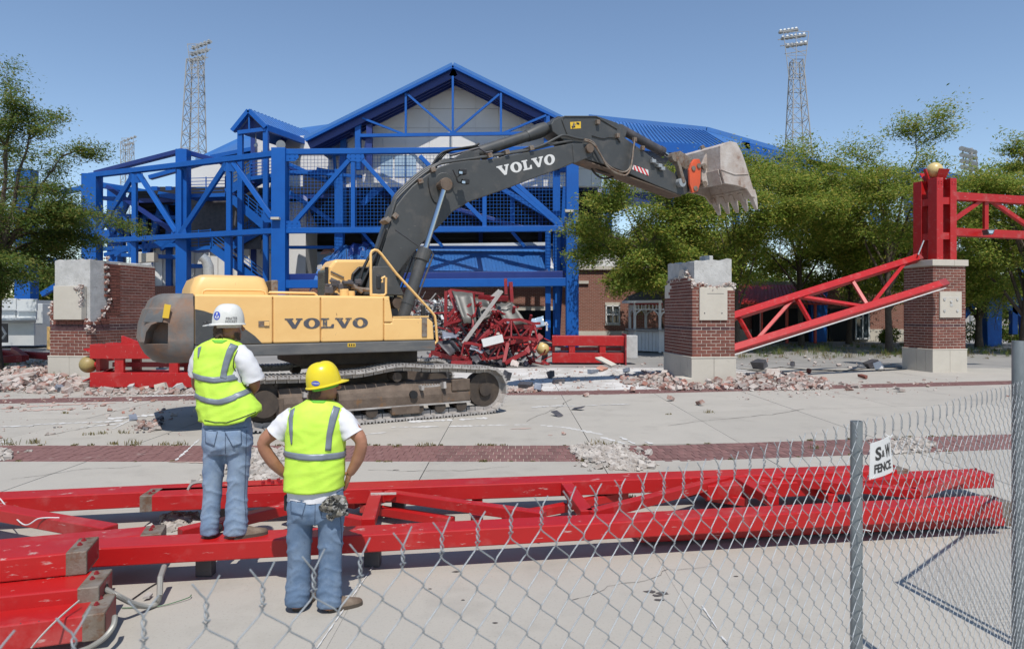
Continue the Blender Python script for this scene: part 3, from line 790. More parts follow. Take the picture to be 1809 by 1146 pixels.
for a, c, w in [((1640, 299), (1762, 337), .45), ((1655, 320), (1740, 345), .4), ((1735, 337), (1766, 343), .9), ((1690, 320), (1660, 420), .4), ((1600, 300), (1620, 500), .6), ((1520, 345), (1660, 300), .3)]:
    MB().bar(P(*a, 58), P(*c, 58), w, w, (0, 1, 0)).build('roof_beam', M['blue'], wing)
for px, y0, y1, w in [(1030, 240, 600, .5), (1075, 246, 600, .5), (1190, 255, 600, .5), (1300, 262, 600, .5)]:
    MB().bar(P(px, y0 + 6, 57), P(px, 602, 57), w, w, (0, 1, 0)).build('column', M['blue'], wing)
MB().prism([P(1022, 252, 58.5), P(1300, 268, 58.5), P(1300, 345, 58.5), P(1022, 345, 58.5)], (0, .3, 0)).build('wall', M['wall_grey'], wing)
MB().prism([P(1022, 340, 57.5), P(1320, 340, 57.5), P(1320, 363, 57.5), P(1022, 363, 57.5)], (0, .4, 0)).build('beam', M['blue_shade'], wing)
for a, c in [((1022, 315), (1080, 310)), ((1022, 330), (1080, 326)), ((1022, 364), (1048, 330)), ((1050, 330), (1085, 290)), ((1085, 290), (1130, 330))]:
    MB().bar(P(*a, 54), P(*c, 54), .3, .3, (0, 1, 0)).build('brace', M['blue'], wing)

# seating bowl seen from behind: dark sloping underside with raker beams
bowl = thing('grandstand', 'shaded underside of the grandstand seating seen through the blue steel frame', 'grandstand', (-8, 56, 0))
lo0, lo1, hi0, hi1 = P(240, 440, 58), P(1060, 440, 56), P(240, 345, 50), P(1060, 322, 48)
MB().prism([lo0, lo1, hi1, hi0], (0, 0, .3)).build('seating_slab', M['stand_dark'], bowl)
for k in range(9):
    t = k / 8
    MB().bar(lo0.lerp(lo1, t) - V((0, 0, .45)), hi0.lerp(hi1, t) - V((0, 0, .45)), .3, .7).build('raker_beam', M['blue_shade'], bowl)
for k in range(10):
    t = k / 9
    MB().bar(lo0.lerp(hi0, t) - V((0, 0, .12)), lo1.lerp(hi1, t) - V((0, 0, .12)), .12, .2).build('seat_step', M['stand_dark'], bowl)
MB().prism([P(245, 345, 50), P(1060, 320, 48), P(1060, 336, 48), P(245, 358, 50)], (0, .3, 0)).build('front_beam', M['blue_shade'], bowl)
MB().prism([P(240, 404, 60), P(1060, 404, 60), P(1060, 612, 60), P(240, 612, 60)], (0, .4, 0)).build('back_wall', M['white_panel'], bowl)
MB().prism([P(260, 330, 66), P(1060, 330, 66), P(1060, 408, 66), P(260, 408, 66)], (0, .4, 0)).build('shade_backdrop', M['stand_dark'], bowl)  # near-black sheet added as the shade seen behind the wire mesh
for k, px in enumerate(range(250, 1040, 64)):
    MB().prism([P(px, 410, 59.8), P(px + 58, 410, 59.8), P(px + 58, 438, 59.8), P(px, 438, 59.8)], (0, -.08, 0)).build('window', M['pale_glass'], bowl)

# front steel frame between two tall columns
frame_ = thing('steel_portal', 'tall blue steel truss frame with wire mesh before the gable hall', 'steel frame', (-5, 41.8, 0))
def fbar(a, c, w=.35, h=None, name='diagonal', back=0.0, m='blue', parent=None):
    return MB().bar(PF(*a, back), PF(*c, back), w, h or w, (0, 1, 0)).build(name, M[m], parent or frame_, bevel=.02)
def column(px, y0, w, d, parent, Zc=None):
    Z = Zc or Zf(px)
    a, c = P(px, y0, Z), P(px, y0, Z); c = V((c.x, c.y, -.05))
    return MB().bar(a, c, d, w, (1, 0, 0)).build('column', M['blue'], parent, bevel=.02)
column(495, 263, .86, .8, frame_); column(1010.5, 268, .74, .8, frame_)
fbar((505, 269), (1002, 264), .34, .36, 'top_chord'); fbar((505, 407.5), (1000, 404), .34, .36, 'bottom_chord')
for a, c in [((627, 272), (516, 398)), ((631, 272), (742, 398)), ((624, 274), (624, 402)), ((856, 392), (742, 276)), ((856, 280), (856, 402)), ((850, 280), (752, 400)), ((862, 280), (996, 400)), ((905, 330), (990, 400)), ((742, 398), (850, 284))]:
    fbar(a, c, .26)
me_ = MB()
for px in np.arange(512, 998, 6.2): me_.bar(PF(px, 274, .25), PF(px, 401, .25), .018)
for py in np.arange(276, 402, 6.2): me_.bar(PF(510, py, .28), PF(1000, py - 2.5, .28), .018)
tag(me_.build('wire_mesh', M['blue'], frame_, fix=False), kind='stuff')
for px, py in ((516, 398), (628, 276), (742, 398), (856, 282), (994, 400), (512, 276), (990, 276)):
    g_ = MB().prism([PF(px + a, py + b_, -.16) for a, b_ in ((-13, -8), (13, -8), (16, 2), (9, 9), (-9, 9), (-16, 2))], (0, .02, 0)).build('gusset_plate', M['blue'], frame_)
    bb = MB()
    for a in (-9, 0, 9):
        for b_ in (-4, 3): bb.cyl(PF(px + a, py + b_, -.16), PF(px + a, py + b_, -.20), .035, 6)
    bb.build('bolt', M['blue'], g_)
# second layer of steel behind the mesh
for a, c, w, bk in [((600, 300), (600, 600), .55, 3), ((608, 240), (595, 600), .4, 3.4), ((640, 312), (500, 303), .2, 3), ((560, 300), (720, 330), .3, 4), ((694, 300), (640, 360), .3, 4), ((697, 312), (760, 262), .3, 4), ((697, 312), (640, 262), .3, 4), ((697, 312), (760, 362), .3, 4), ((697, 312), (640, 362), .3, 4), ((510, 306), (1000, 300), .3, 4), ((697, 300), (697, 402), .4, 4),
                    ((760, 335), (1000, 332), .3, 5), ((983, 300), (983, 600), .45, 2.5), ((998, 330), (985, 600), .3, 3), ((905, 315), (905, 402), .3, 5), ((880, 330), (1000, 400), .3, 3), ((750, 270), (750, 318), .3, 4), ((800, 300), (860, 290), .25, 5), ((510, 290), (600, 330), .25, 3.5), ((512, 340), (600, 400), .3, 5), ((590, 270), (600, 402), .2, 4.6)]:
    fbar(a, c, w, None, 'inner_brace', bk)
for a, c in [((510, 295), (640, 345)), ((700, 340), (930, 405))]:
    fbar(a, c, .25, .8, 'inner_beam', 4.5, 'blue_shade')
fbar((512, 437), (990, 437), .2, .3, 'rear_beam', 3.5); fbar((505, 502), (1003, 498), .5, .45, 'lower_beam', 0); fbar((505, 491), (1003, 486), .5, .35, 'lower_beam', .7, 'blue_shade')
for px in (640, 700, 760, 905): fbar((px, 410), (px + 22, 436), .2, None, 'rear_brace', 3)
for px in (985, 968): fbar((px, 405), (px, 600), .34, None, 'inner_column', 2.2)
fbar((990, 445), (1000, 486), .25, None, 'rear_brace', 2)
for px, py in ((322 + 8, 409),): pass
for px, py in [(487, 386), (1005.5, 373)]:
    MB().box(PF(px, py, -.55), (.5, .35, .14)).build('bearing_plate', M['stone'], frame_)

# metal roof canopy between the columns, with a crumpled part on the left
canopy = thing('metal_canopy', 'blue ribbed metal entrance canopy under the steel frame', 'canopy', (-1.5, 43, 0))
C0, C1, C2, C3 = P(735, 437, 46), P(968, 434, 46), P(968, 484, 43), P(735, 486, 43)
MB().prism([C0, C1, C2, C3], (0, 0, -.1)).build('roof', M['blue_roof'], canopy)
for k in range(25):
    t = (k + .3) / 25
    MB().bar(C0.lerp(C1, t) + V((0, 0, .03)), C3.lerp(C2, t) + V((0, 0, .03)), .035, .06).build('roof_seam', M['blue_roof'], canopy)
MB().bar(C0 + V((0, .1, .12)), C1 + V((0, .1, .12)), .3, .22).build('ridge_flashing', M['white_panel'], canopy)
MB().bar(C1 + V((.25, 0, 0)), C2 + V((.25, 0, 0)), .2, .3).build('end_flashing', M['white'], canopy)
r = random.Random(5)
b = MB()
def crumple(q, nx, ny, amp, mm, name):
    b = MB(); pts = []
    for j in range(ny + 1):
        for i in range(nx + 1):
            u, v = i / nx, j / ny
            p = q[0].lerp(q[1], u).lerp(q[3].lerp(q[2], u), v)
            pts.append(p + V((r.uniform(-.4, .4), r.uniform(-.6, .6), r.uniform(-1, 1))) * amp)
    b.add(pts, [(j * (nx + 1) + i, j * (nx + 1) + i + 1, (j + 1) * (nx + 1) + i + 1, (j + 1) * (nx + 1) + i) for j in range(ny) for i in range(nx)])
    o = b.build(name, M[mm], canopy, fix=False)
    s = o.modifiers.new('thickness', 'SOLIDIFY'); s.thickness = .04
crumple([P(600, 440, 45), P(655, 432, 45), P(662, 476, 43), P(560, 470, 43)], 8, 4, .2, 'blue_roof', 'torn_sheet')
crumple([P(563, 472, 43), P(600, 462, 43), P(575, 500, 42.5), P(548, 512, 42.3)], 5, 4, .16, 'blue_roof', 'torn_sheet')
crumple([P(618, 432, 45), P(650, 428, 45), P(645, 455, 44), P(612, 458, 44)], 5, 4, .3, 'blue_shade', 'torn_sheet')
crumple([P(574, 438, 46), P(610, 436, 46), P(600, 446, 45.5), P(566, 448, 45.5)], 6, 2, .06, 'terra', 'torn_soffit')
for k in range(7):
    a = P(572 + 9 * k, 470, 43.0); c = P(597 + 8.5 * k, 442, 45)
    MB().bar(a + V((0, 0, .1)), c + V((0, 0, .1)), .05, .08).build('roof_seam', M['blue_roof'], canopy)

# brick building under the canopy and along the right
shop = thing('brick_building', 'low red brick stadium building with stone base and white band above', 'building', (10, 48, 0))
def wallq(x0, x1, y0, y1, Z, m, name='wall', t=.3):
    return MB().prism([P(x0, y0, Z), P(x1, y0, Z), P(x1, y1, Z), P(x0, y1, Z)], (0, t, 0)).build(name, M[m], shop)
def ypx(h, Z): return HY + (HC - h) / Z * F
wallq(500, 1024, 508, 543, 50, 'brick_far'); wallq(500, 585, 543, ypx(0, 50), 50, 'brick_far'); wallq(980, 1024, 543, ypx(0, 50), 50, 'brick_far', 'pier')
wallq(700, 760, 543, ypx(0, 50), 50.02, 'brick_far', 'pier')
wallq(752, 980, 541, 548, 49.85, 'stone', 'lintel', .5)
MB().prism([P(585, 543, 56), P(985, 543, 56), P(985, 608, 56), P(585, 608, 56)], (0, .3, 0)).build('back_wall', M['dark'], shop)  # shade under the canopy is put into this wall's near-black colour
wallq(1022, 1300, 476, ypx(.9, 47), 47, 'brick_far'); wallq(1022, 1300, ypx(.9, 47), ypx(-.03, 47), 46.9, 'stone', 'plinth', .4)
wallq(1022, 1300, 470, 476.2, 46.8, 'stone', 'coping', .6)
wallq(1022, 1320, 430, 470, 47.6, 'white', 'upper_wall')
for py in (441, 455): wallq(1022, 1320, py, py + .6, 47.55, 'wall_grey', 'wall_joint', .05)
wallq(1022, 1040, 496, 501, 46.85, 'stone', 'stone_block', .15)
def window(x0, x1, y0, y1, Z):
    f = MB()
    for a, c in [((x0, y0), (x1, y0)), ((x0, y1), (x1, y1)), ((x0, y0), (x0, y1)), ((x1, y0), (x1, y1)), (((x0 + x1) / 2, y0), ((x0 + x1) / 2, y1)), ((x0, (y0 + y1) / 2), (x1, (y0 + y1) / 2))]:
        f.bar(P(*a, Z - .08), P(*c, Z - .08), .09, .09, (0, 1, 0))
    w = f.build('window', M['white'], shop)
    MB().prism([P(x0, y0, Z - .02), P(x1, y0, Z - .02), P(x1, y1, Z - .02), P(x0, y1, Z - .02)], (0, .01, 0)).build('pane', M['glass'], w)
window(1071, 1094, 540, 571, 47); wallq(1069, 1096, 534, 539, 46.9, 'stone', 'lintel', .12); wallq(1069, 1096, 572, 575, 46.9, 'stone', 'sill', .12)
# right part behind the trees
wallq(1300, 1660, 505, ypx(.9, 52), 52, 'brick_far'); wallq(1300, 1660, ypx(.9, 52), ypx(-.03, 52), 51.9, 'stone', 'plinth', .4); wallq(1300, 1660, 497, 505.2, 51.8, 'stone', 'coping', .6)
wallq(1330, 1460, 545, ypx(-.02, 52), 51.6, 'dark', 'recess', .2); wallq(1465, 1510, 545, ypx(-.02, 52), 51.6, 'dark', 'recess', .2)  # flat near-black panels; the shade of the recesses is painted
d = MB()
for a, c in [((1512, 553), (1535, 553)), ((1512, 553), (1512, 600)), ((1524, 553), (1524, 600)), ((1535, 553), (1535, 600)), ((1512, 598), (1535, 598)), ((1512, 562), (1524, 562))]: d.bar(P(*a, 51.7), P(*c, 51.7), .09, .09, (0, 1, 0))
dd = d.build('door', M['white_panel'], shop)
MB().prism([P(1512, 553, 51.8), P(1535, 553, 51.8), P(1535, 600, 51.8), P(1512, 600, 51.8)], (0, .02, 0)).build('pane', M['glass'], dd)
window(1512, 1523, 555, 572, 52)
A, B, C_, D = P(1290, 504, 51), P(1440, 503, 51), P(1470, 536, 48), P(1270, 534, 48)
aw = MB().prism([A, B, C_, D], (0, 0, -.1)).build('red_awning', M['red_roof'], shop)
for k in range(26):
    t = (k + .5) / 26
    MB().bar(A.lerp(B, t) + V((0, 0, .04)), D.lerp(C_, t) + V((0, 0, .04)), .05, .07).build('awning_seam', M['red_roof'], aw)
for px in (1300, 1345, 1390, 1440): MB().bar(P(px, 536, 48.2), V((P(px, 536, 48.2).x, 48.2, 0)), .16).build('awning_post', M['red_roof'], shop)

# left wing truss, receding
wingl = thing('steel_truss_wing', 'blue steel truss wing receding from the hall to the left column', 'steel frame', (-22, 45, 0))
def ZL(px):
    # plane through (497, Z 42.2) and (165, Z 49)
    x0, z0 = (497 - CX) / F * 42.2, 42.2; x1, z1 = (165 - CX) / F * 49, 49.0
    r_ = (px - CX) / F; k = (z1 - z0) / (x1 - x0)
    return (z0 - k * x0) / (1 - k * r_)
def PL(px, py, back=0): return P(px, py, ZL(px) + back)
def lbar(a, c, w=.3, h=None, name='diagonal', back=0, m='blue'):
    return MB().bar(PL(*a, back), PL(*c, back), w, h or w, (0, 1, 0)).build(name, M[m], wingl, bevel=.02)
lbar((160, 310.5), (488, 272), .34, .42, 'top_chord'); lbar((175, 426), (488, 408), .34, .4, 'bottom_chord')
for a, c in [((237, 308), (172, 414)), ((238, 308), (238, 420)), ((246, 308), (312, 410)), ((402, 288), (320, 412)), ((405, 288), (405, 408)), ((413, 288), (481, 385)), ((318, 300), (318, 415))]: lbar(a, c, .3)
for px, py in ((240, 314), (316, 412), (405, 294), (180, 414), (476, 384)):
    g_ = MB().prism([PL(px + a, py + b_, -.17) for a, b_ in ((-12, -8), (12, -8), (14, 2), (8, 9), (-8, 9), (-14, 2))], (0, .02, 0)).build('gusset_plate', M['blue'], wingl)
def lcol(px, y0, w, d, back=0, name='column'):
    a = PL(px, y0, back); return MB().bar(a, V((a.x, a.y, -.05)), d, w, (1, 0, 0)).build(name, M['blue'], wingl, bevel=.02)
lcol(163, 308, 1.05, .9); lcol(324, 265, .75, .7, .6); lcol(404, 412, .4, .4, .3); lcol(238, 420, .35, .35, .2)
lbar((170, 306), (322, 267), .3, .45, 'rafter', 1.5, 'blue_shade'); lbar((322, 267), (400, 289), .3, .45, 'rafter', 1.5, 'blue_shade')
lbar((165, 325), (330, 352), .4, .8, 'deep_beam', 4, 'blue'); lbar((190, 330), (322, 420), .3, .35, 'brace', 3, 'blue_shade'); lbar((180, 395), (500, 360), .3, .4, 'rear_chord', 7)
for a, c in [((180, 350), (330, 360)), ((185, 380), (320, 385)), ((200, 412), (240, 330)), ((290, 350), (270, 420)), ((290, 350), (310, 420)), ((256, 360), (256, 450)), ((222, 380), (232, 450)), ((284, 360), (262, 450)), ((180, 440), (330, 432)), ((186, 450), (300, 425)), ((330, 470), (365, 470)), ((205, 450), (330, 455)), ((150, 340), (190, 400)), ((285, 440), (320, 415))]:
    lbar(a, c, .3, None, 'rear_brace', 5)
for px in (215, 275, 300): lcol(px, 330, .45, .45, 6, 'rear_column')
lcol(205, 330, 1.2, .5, 7, 'rear_column')
# far left big column
a = P(47, 300, 50); MB().bar(a, V((a.x, 50, -.05)), .9, 1.15, (1, 0, 0)).build('column', M['blue'], wingl)
for p, q in [((60, 410), (150, 420)), ((62, 455), (110, 462)), ((75, 520), (108, 500)), ((110, 340), (160, 330)), ((100, 390), (160, 400))]:
    MB().bar(P(*p, 50), P(*q, 50), .35, .35, (0, 1, 0)).build('brace', M['blue'], wingl)
# sloping roof behind the left wing
R0 = [P(345, 280, 62), P(430, 240, 62), P(620, 214, 62), P(640, 255, 54), P(430, 272, 54)]
MB().prism(R0, (0, 0, -.2)).build('roof', M['blue_roof'], wingl)
MB().bar(P(265, 314, 54), P(430, 268, 54), .3, .5, (0, 1, 0)).build('fascia', M['blue'], wingl)
MB().bar(P(375, 279, 54), P(450, 264, 54), .3, .7, (0, 1, 0)).build('fascia', M['blue'], wingl)
MB().prism([P(335, 290, 58), P(460, 270, 58), P(460, 330, 58), P(335, 330, 58)], (0, .3, 0)).build('wall', M['wall_grey'], wingl)

# stair tower with its own small gable roof
tower = thing('stair_tower', 'blue steel stair tower with small gable roof and beige core left of the hall', 'tower', (-15, 47, 0))
ZT = 45.5
TA, TL, TR = P(440, 196, ZT), P(411, 232, ZT), P(470, 226, ZT)
TA2 = P(545, 236, 52); dvec = (TA2 - TA)
for e, nm in ((TL, 'roof'), (TR, 'roof')):
    ro = MB().prism([TA, e, e + dvec, TA + dvec], (0, 0, .12)).build(nm, M['blue_roof'], tower)
    s = MB()
    for k in range(18):
        o = dvec * ((k + .5) / 18)
        s.bar(TA + o + V((0, 0, .15)), e + o + V((0, 0, .15)), .05, .07)
    s.build('roof_seam', M['blue_roof'], ro)
MB().bar(TA, TL, .25, .4, (0, 1, 0)).build('fascia', M['blue'], tower); MB().bar(TA, TR, .25, .4, (0, 1, 0)).build('fascia', M['blue'], tower)
MB().bar(TL + V((.4, 0, -.1)), TR + V((0, 0, -.1)), .25, .25, (0, 1, 0)).build('tie_beam', M['blue'], tower)
MB().bar(TR, TR + dvec, .25, .4).build('fascia', M['blue'], tower)
MB().bar(TA + V((0, 0, -.1)), (TL + TR) / 2, .1).build('king_post', M['blue'], tower)
MB().prism([TA - V((0, -.3, .3)), TL + V((.3, .3, 0)), TR + V((-.3, .3, 0))], (0, .1, 0)).build('gable_panel', M['blue_shade'], tower)
for px, Z, y0 in [(425, 45.6, 232), (470, 45.6, 228), (448, 50, 236), (500, 50, 240)]:
    a = P(px, y0, Z); MB().bar(a, V((a.x, Z, -.03)), .32, .32, (0, 1, 0)).build('post', M['blue'] if Z < 48 else M['blue_shade'], tower)
MB().prism([P(452, 240, 50.5), P(540, 240, 50.5), P(540, 610, 50.5), P(452, 610, 50.5)], (0, 3, 0)).build('core_wall', M['wall_grey'], tower)
for px, py in ((465, 268), (478, 266), (478, 355), (478, 444), (463, 445)):
    MB().ball(P(px, py, 50.4), .16, 8, 6).build('wall_lamp', M['galv'], tower)
MB().cyl(P(496, 256, 45), P(496, 256, 44.6), .3, 14).build('horn_speaker', M['galv'], tower)
MB().cyl(P(452, 236, 46), P(452, 256, 46), .03, 6).build('lamp_rod', M['galv'], tower); MB().ball(P(452, 257, 46), .14, 8, 6).build('lamp', M['white'], tower)
def flight(a, c, Z, w=1.4):
    A, C = P(*a, Z), P(*c, Z)
    f = MB().bar(A, C, .12, .5, (0, 0, 1)).build('stringer', M['blue'], tower)
    MB().bar(A + V((0, w, 0)), C + V((0, w, 0)), .12, .5, (0, 0, 1)).build('stringer', M['blue_shade'], tower)
    n = max(4, int(abs(A.z - C.z) / .18))
    s = MB()
    for k in range(n):
        p = A.lerp(C, (k + .5) / n)
        s.box((p.x, p.y + w / 2, p.z + .1), (.32, w - .14, .05))
    s.build('tread', M['charcoal'], tower)
    for k in range(4):
        o = V((0, 0, .35 + .25 * k))
        MB().bar(A + o, C + o, .045).build('rail', M['blue'], tower)
    for k in range(5):
        p = A.lerp(C, k / 4); MB().bar(p, p + V((0, 0, 1.15)), .06).build('baluster', M['blue'], tower)
def landing(a, c, Z, w=1.6):
    A, C = P(*a, Z), P(*c, Z)
    MB().bar(A + V((0, w / 2, 0)), C + V((0, w / 2, 0)), w, .25, (0, 0, 1)).build('landing', M['blue'], tower)
    for k in range(5):
        o = V((0, 0, .3 + .22 * k)); MB().bar(A + o, C + o, .04).build('rail', M['blue'], tower)
    n = max(2, int((C - A).length / 1.1))
    for k in range(n + 1):
        p = A.lerp(C, k / n); MB().bar(p, p + V((0, 0, 1.25)), .06).build('baluster', M['blue'], tower)
landing((442, 315), (484, 309), 46); flight((445, 313), (400, 340), 46.2); landing((330, 346), (398, 344), 46.4); flight((408, 350), (470, 402), 46.3)
landing((330, 440), (372, 437), 46.2); flight((375, 438), (468, 508), 46.0); flight((470, 402), (400, 440), 48.0); landing((440, 405), (484, 402), 46.8)
MB().prism([P(330, 345, 48.2), P(460, 345, 48.2), P(460, 440, 48.2), P(330, 440, 48.2)], (0, .2, 0)).build('rear_screen', M['charcoal'], tower)
MB().prism([P(270, 430, 52), P(452, 430, 52), P(452, 505, 52), P(270, 505, 52)], (0, .3, 0)).build('white_wall', M['white'], tower)
for k in range(13): MB().bar(P(272 + 14 * k, 432, 51.9), P(272 + 14 * k, 505, 51.9), .07).build('wall_joint', M['wall_grey'], tower)
MB().prism([P(265, 505, 51.6), P(500, 505, 51.6), P(500, 605, 51.6), P(265, 605, 51.6)], (0, .3, 0)).build('brick_base', M['brick_far'], tower)
MB().prism([P(240, 448, 49), P(272, 446, 49), P(272, 462, 49), P(240, 464, 49)], (0, .6, 0)).build('parapet', M['stone'], tower)
MB().prism([P(497, 430, 51), P(540, 430, 51), P(540, 470, 51), P(497, 470, 51)], (0, .2, 0)).build('window', M['pale_glass'], tower)

# right-hand blue tapered legs
for k, (x0, x1, y0, Z, lab) in enumerate([(1743, 1771, 525, 44, 'broad flat blue steel leg standing behind the right trees'), (1432, 1462, 512, 50, 'tapered blue steel leg behind the fallen red truss')]):
    o = MB().prism([P(x0, y0, Z), P(x1, y0, Z), V((P(x1 - 1, y0, Z).x, Z, 0)), V((P(x0 + 2, y0, Z).x, Z, 0))], (0, .5, 0)).build_thing('steel_pylon', M['blue'], lab, 'steel pylon', bevel=.03)
b = MB()
for a, c in [((1771, 535), (1809, 560)), ((1790, 520), (1790, 590)), ((1735, 520), (1700, 560)), ((1800, 470), (1809, 600))]: b.bar(P(*a, 45), P(*c, 45), .35, .35, (0, 1, 0))
b.build_thing('steel_brace', M['blue'], 'crossed blue steel braces behind the trees at the right edge', 'steel brace')

# floodlight towers
def light_tower(name, label, px, y_top, w_bot, w_top, Z, head, cage, lean=0, group='floodlight lattice towers'):
    base = V(((px - CX) / F * Z, Z, 0))
    top_h = P(px, y_top, Z).z
    t = thing(name, label, 'floodlight tower', base, group=group)
    k = Z / F; nb = 13
    def corner(i, h):
        f = h / top_h; w = lerp(w_bot, w_top, min(1, f)) * k / 2
        dx = lean * k * f
        return base + V((dx + (-w, w, w, -w)[i], (-w, -w, w, w)[i], h))
    for i in range(4): MB().tube([corner(i, 0), corner(i, top_h * .5), corner(i, top_h)], .085, 6).build('leg', M['lamp_white'], t)
    br = MB()
    for b_ in range(nb + 5):
        h0, h1 = top_h * b_ / (nb + 5), top_h * (b_ + 1) / (nb + 5)
        for i in range(4):
            j = (i + 1) % 4
            br.bar(corner(i, h1), corner(j, h1), .07); br.bar(corner(i, h0), corner(j, h1), .05); br.bar(corner(j, h0), corner(i, h1), .05)
    br.build('bracing', M['lamp_white'], t, fix=False)
    MB().tube([corner(3, 0) + V((.2, .3, 0)), corner(3, top_h)], .06, 5).build('ladder', M['lamp_white'], t)
    for (x0, y0, x1, y1, n_) in head:                       # tilted lamp banks
        a, c = P(x0, y0, Z - .5), P(x1, y1, Z + .5)
        bk = MB().bar(a, c, .12).build('lamp_bank', M['lamp_white'], t)
        MB().bar(a + V((0, .3, -.9)), c + V((0, .3, -.9)), .09).build('catwalk', M['lamp_white'], t)
        for s in range(n_):
            q = a.lerp(c, (s + .5) / n_) + V((0, 0, .25)); MB().cyl(q, q + V((.12, .35, -.22)), .16, 8, r2=.34).build('floodlight', M['galv'], t)
    cg = MB()
    x0, x1, y0, y1 = cage
    for px in (x0, (x0 + x1) / 2, x1):
        for dz in (-.9, .9):
            cg.bar(P(px, y0, Z + dz), P(lerp((x0 + x1) / 2, px, .55), y1, Z + dz), .07)
    for k_ in range(5):
        y = lerp(y0, y1, k_ / 4); f_ = lerp(1, .55, k_ / 4); m_ = (x0 + x1) / 2
        for dz in (-.9, .9): cg.bar(P(lerp(m_, x0, f_), y, Z + dz), P(lerp(m_, x1, f_), y, Z + dz), .06)
        if k_ < 4:
            f2_ = lerp(1, .55, (k_ + 1) / 4); y2_ = lerp(y0, y1, (k_ + 1) / 4); cg.bar(P(lerp(m_, x0, f_), y, Z - .9), P(lerp(m_, x1, f2_), y2_, Z - .9), .05)
    cg.build('cage', M['lamp_white'], t, fix=False)
    return t
light_tower('floodlight_tower', 'tall white lattice floodlight tower left of the small gable roof', 337, 108, 50, 21, 90, [(337, 86, 371, 73, 5), (335, 97, 366, 88, 5), (334, 108, 360, 101, 4)], (331, 366, 78, 135), 8)
light_tower('floodlight_tower', 'tall white lattice floodlight tower above the right trees', 1416, 108, 66, 17, 90, [(1376, 57, 1410, 52, 5), (1380, 68, 1424, 62, 6), (1388, 82, 1427, 76, 5)], (1384, 1429, 56, 140), -9)
light_tower('floodlight_tower', 'small distant floodlight tower beyond the left blue truss', 225, 252, 18, 15, 150, [(216, 250, 240, 241, 4), (217, 258, 236, 253, 3)], (215, 236, 244, 285), 0)
lp = thing('floodlight_pole', 'single pole with slanted floodlight racks beyond the right trees', 'floodlight pole', V(((1714 - CX) / F * 110, 110, 0)))
MB().cyl(V(((1716 - CX) / F * 110, 110, 0)), P(1715, 262, 110), .28, 10).build('pole', M['lamp_white'], lp)
for k in range(4):
    a, c = P(1698 + k * .8, 262 + k * 11, 109.5), P(1726 + k * .8, 270 + k * 10, 110.5)
    MB().bar(a, c, .15, .12).build('rack', M['lamp_white'], lp)
    for s in range(6):
        q = a.lerp(c, (s + .5) / 6); MB().cyl(q, q + V((-.5, -.5, -.1)), .28, 8, r2=.4).build('floodlight', M['galv'], lp)
MB().bar(P(1700, 260, 110), P(1704, 300, 110), .15).build('rack', M['lamp_white'], lp); MB().bar(P(1724, 268, 110), P(1728, 305, 110), .15).build('rack', M['lamp_white'], lp)

# white kiosk with grey roof
kc = V(((1178 - CX) / F * 39.2, 39.2, 0))
kiosk = thing('kiosk', 'white octagonal timber kiosk with grey shingle roof and counter', 'kiosk', kc)
def oct_(r_, h, ph=.39): return [kc + V((r_ * math.cos(ph + k * math.pi / 4), r_ * math.sin(ph + k * math.pi / 4), h)) for k in range(8)]
R_ = 2.15
MB().rings([oct_(R_ + .45, 2.85), oct_(R_ + .1, 3.15), oct_(.12, 3.85)]).build('roof', M['shingle'], kiosk)
MB().rings([oct_(R_ + .47, 2.72), oct_(R_ + .47, 2.86)]).build('eave_board', M['white'], kiosk)
for k in range(8):
    a = oct_(R_, 0)[k]; c = oct_(R_, 0)[(k + 1) % 8]
    MB().bar(a, a + V((0, 0, 2.74)), .13).build('post', M['white'], kiosk)
    n = 7
    for s in range(n):
        p, q = a.lerp(c, (s + .04) / n), a.lerp(c, (s + .96) / n)
        MB().bar(p + V((0, 0, .6)), q + V((0, 0, .6)), .05, 1.1).build('board', M['white'], kiosk)
        if s: MB().bar(a.lerp(c, s / n) + V((0, 0, 2.38)), a.lerp(c, s / n) + V((0, 0, 2.62)), .05).build('spindle', M['white'], kiosk)
    MB().bar(a + V((0, 0, 2.68)), c + V((0, 0, 2.68)), .08, .1).build('frieze_rail', M['red_dull'], kiosk)
    MB().bar(a + V((0, 0, 2.36)), c + V((0, 0, 2.36)), .06, .06).build('frieze_rail', M['white'], kiosk)
    d = (c - a).normalized()
    MB().tube([a + V((0, 0, 1.9)), a + d * .12 + V((0, 0, 2.15)), a + d * .4 + V((0, 0, 2.33))], .05, 5).build('bracket', M['white'], kiosk)
    MB().tube([c + V((0, 0, 1.9)), c - d * .12 + V((0, 0, 2.15)), c - d * .4 + V((0, 0, 2.33))], .05, 5).build('bracket', M['white'], kiosk)
MB().rings([oct_(R_ + .28, 1.18), oct_(R_ + .28, 1.25)]).build('counter', M['timber'], kiosk)

# white clad booth far left
booth = thing('booth', 'white metal clad booth with damaged sides behind the left rubble', 'booth', P(40, 606, 40) * V((1, 1, 0)) if False else V((P(40, 606, 40).x, 41, 0)))
def bq(x0, x1, y0, y1, Z, m='white_panel', nm='panel', t=.15):
    return MB().prism([P(x0, y0, Z), P(x1, y0, Z), P(x1, y1, Z), P(x0, y1, Z)], (0, t, 0)).build(nm, M[m], booth, bevel=.02)
MB().prism([P(-60, 528, 42), P(60, 530, 42), P(60, 610, 42), P(-60, 610, 42)], (0, 3, 0)).build('body', M['white_panel'], booth)
bq(-40, 28, 527, 547, 40, nm='panel'); bq(29, 64, 528, 549, 40); bq(-40, 27, 548, 565, 40.2); bq(29, 63, 550, 565, 40.2)
MB().prism([P(-40, 563, 39), P(62, 561, 39), P(64, 566, 40.4), P(-40, 568, 40.4)], (0, 0, -.12)).build('counter', M['white_panel'], booth)
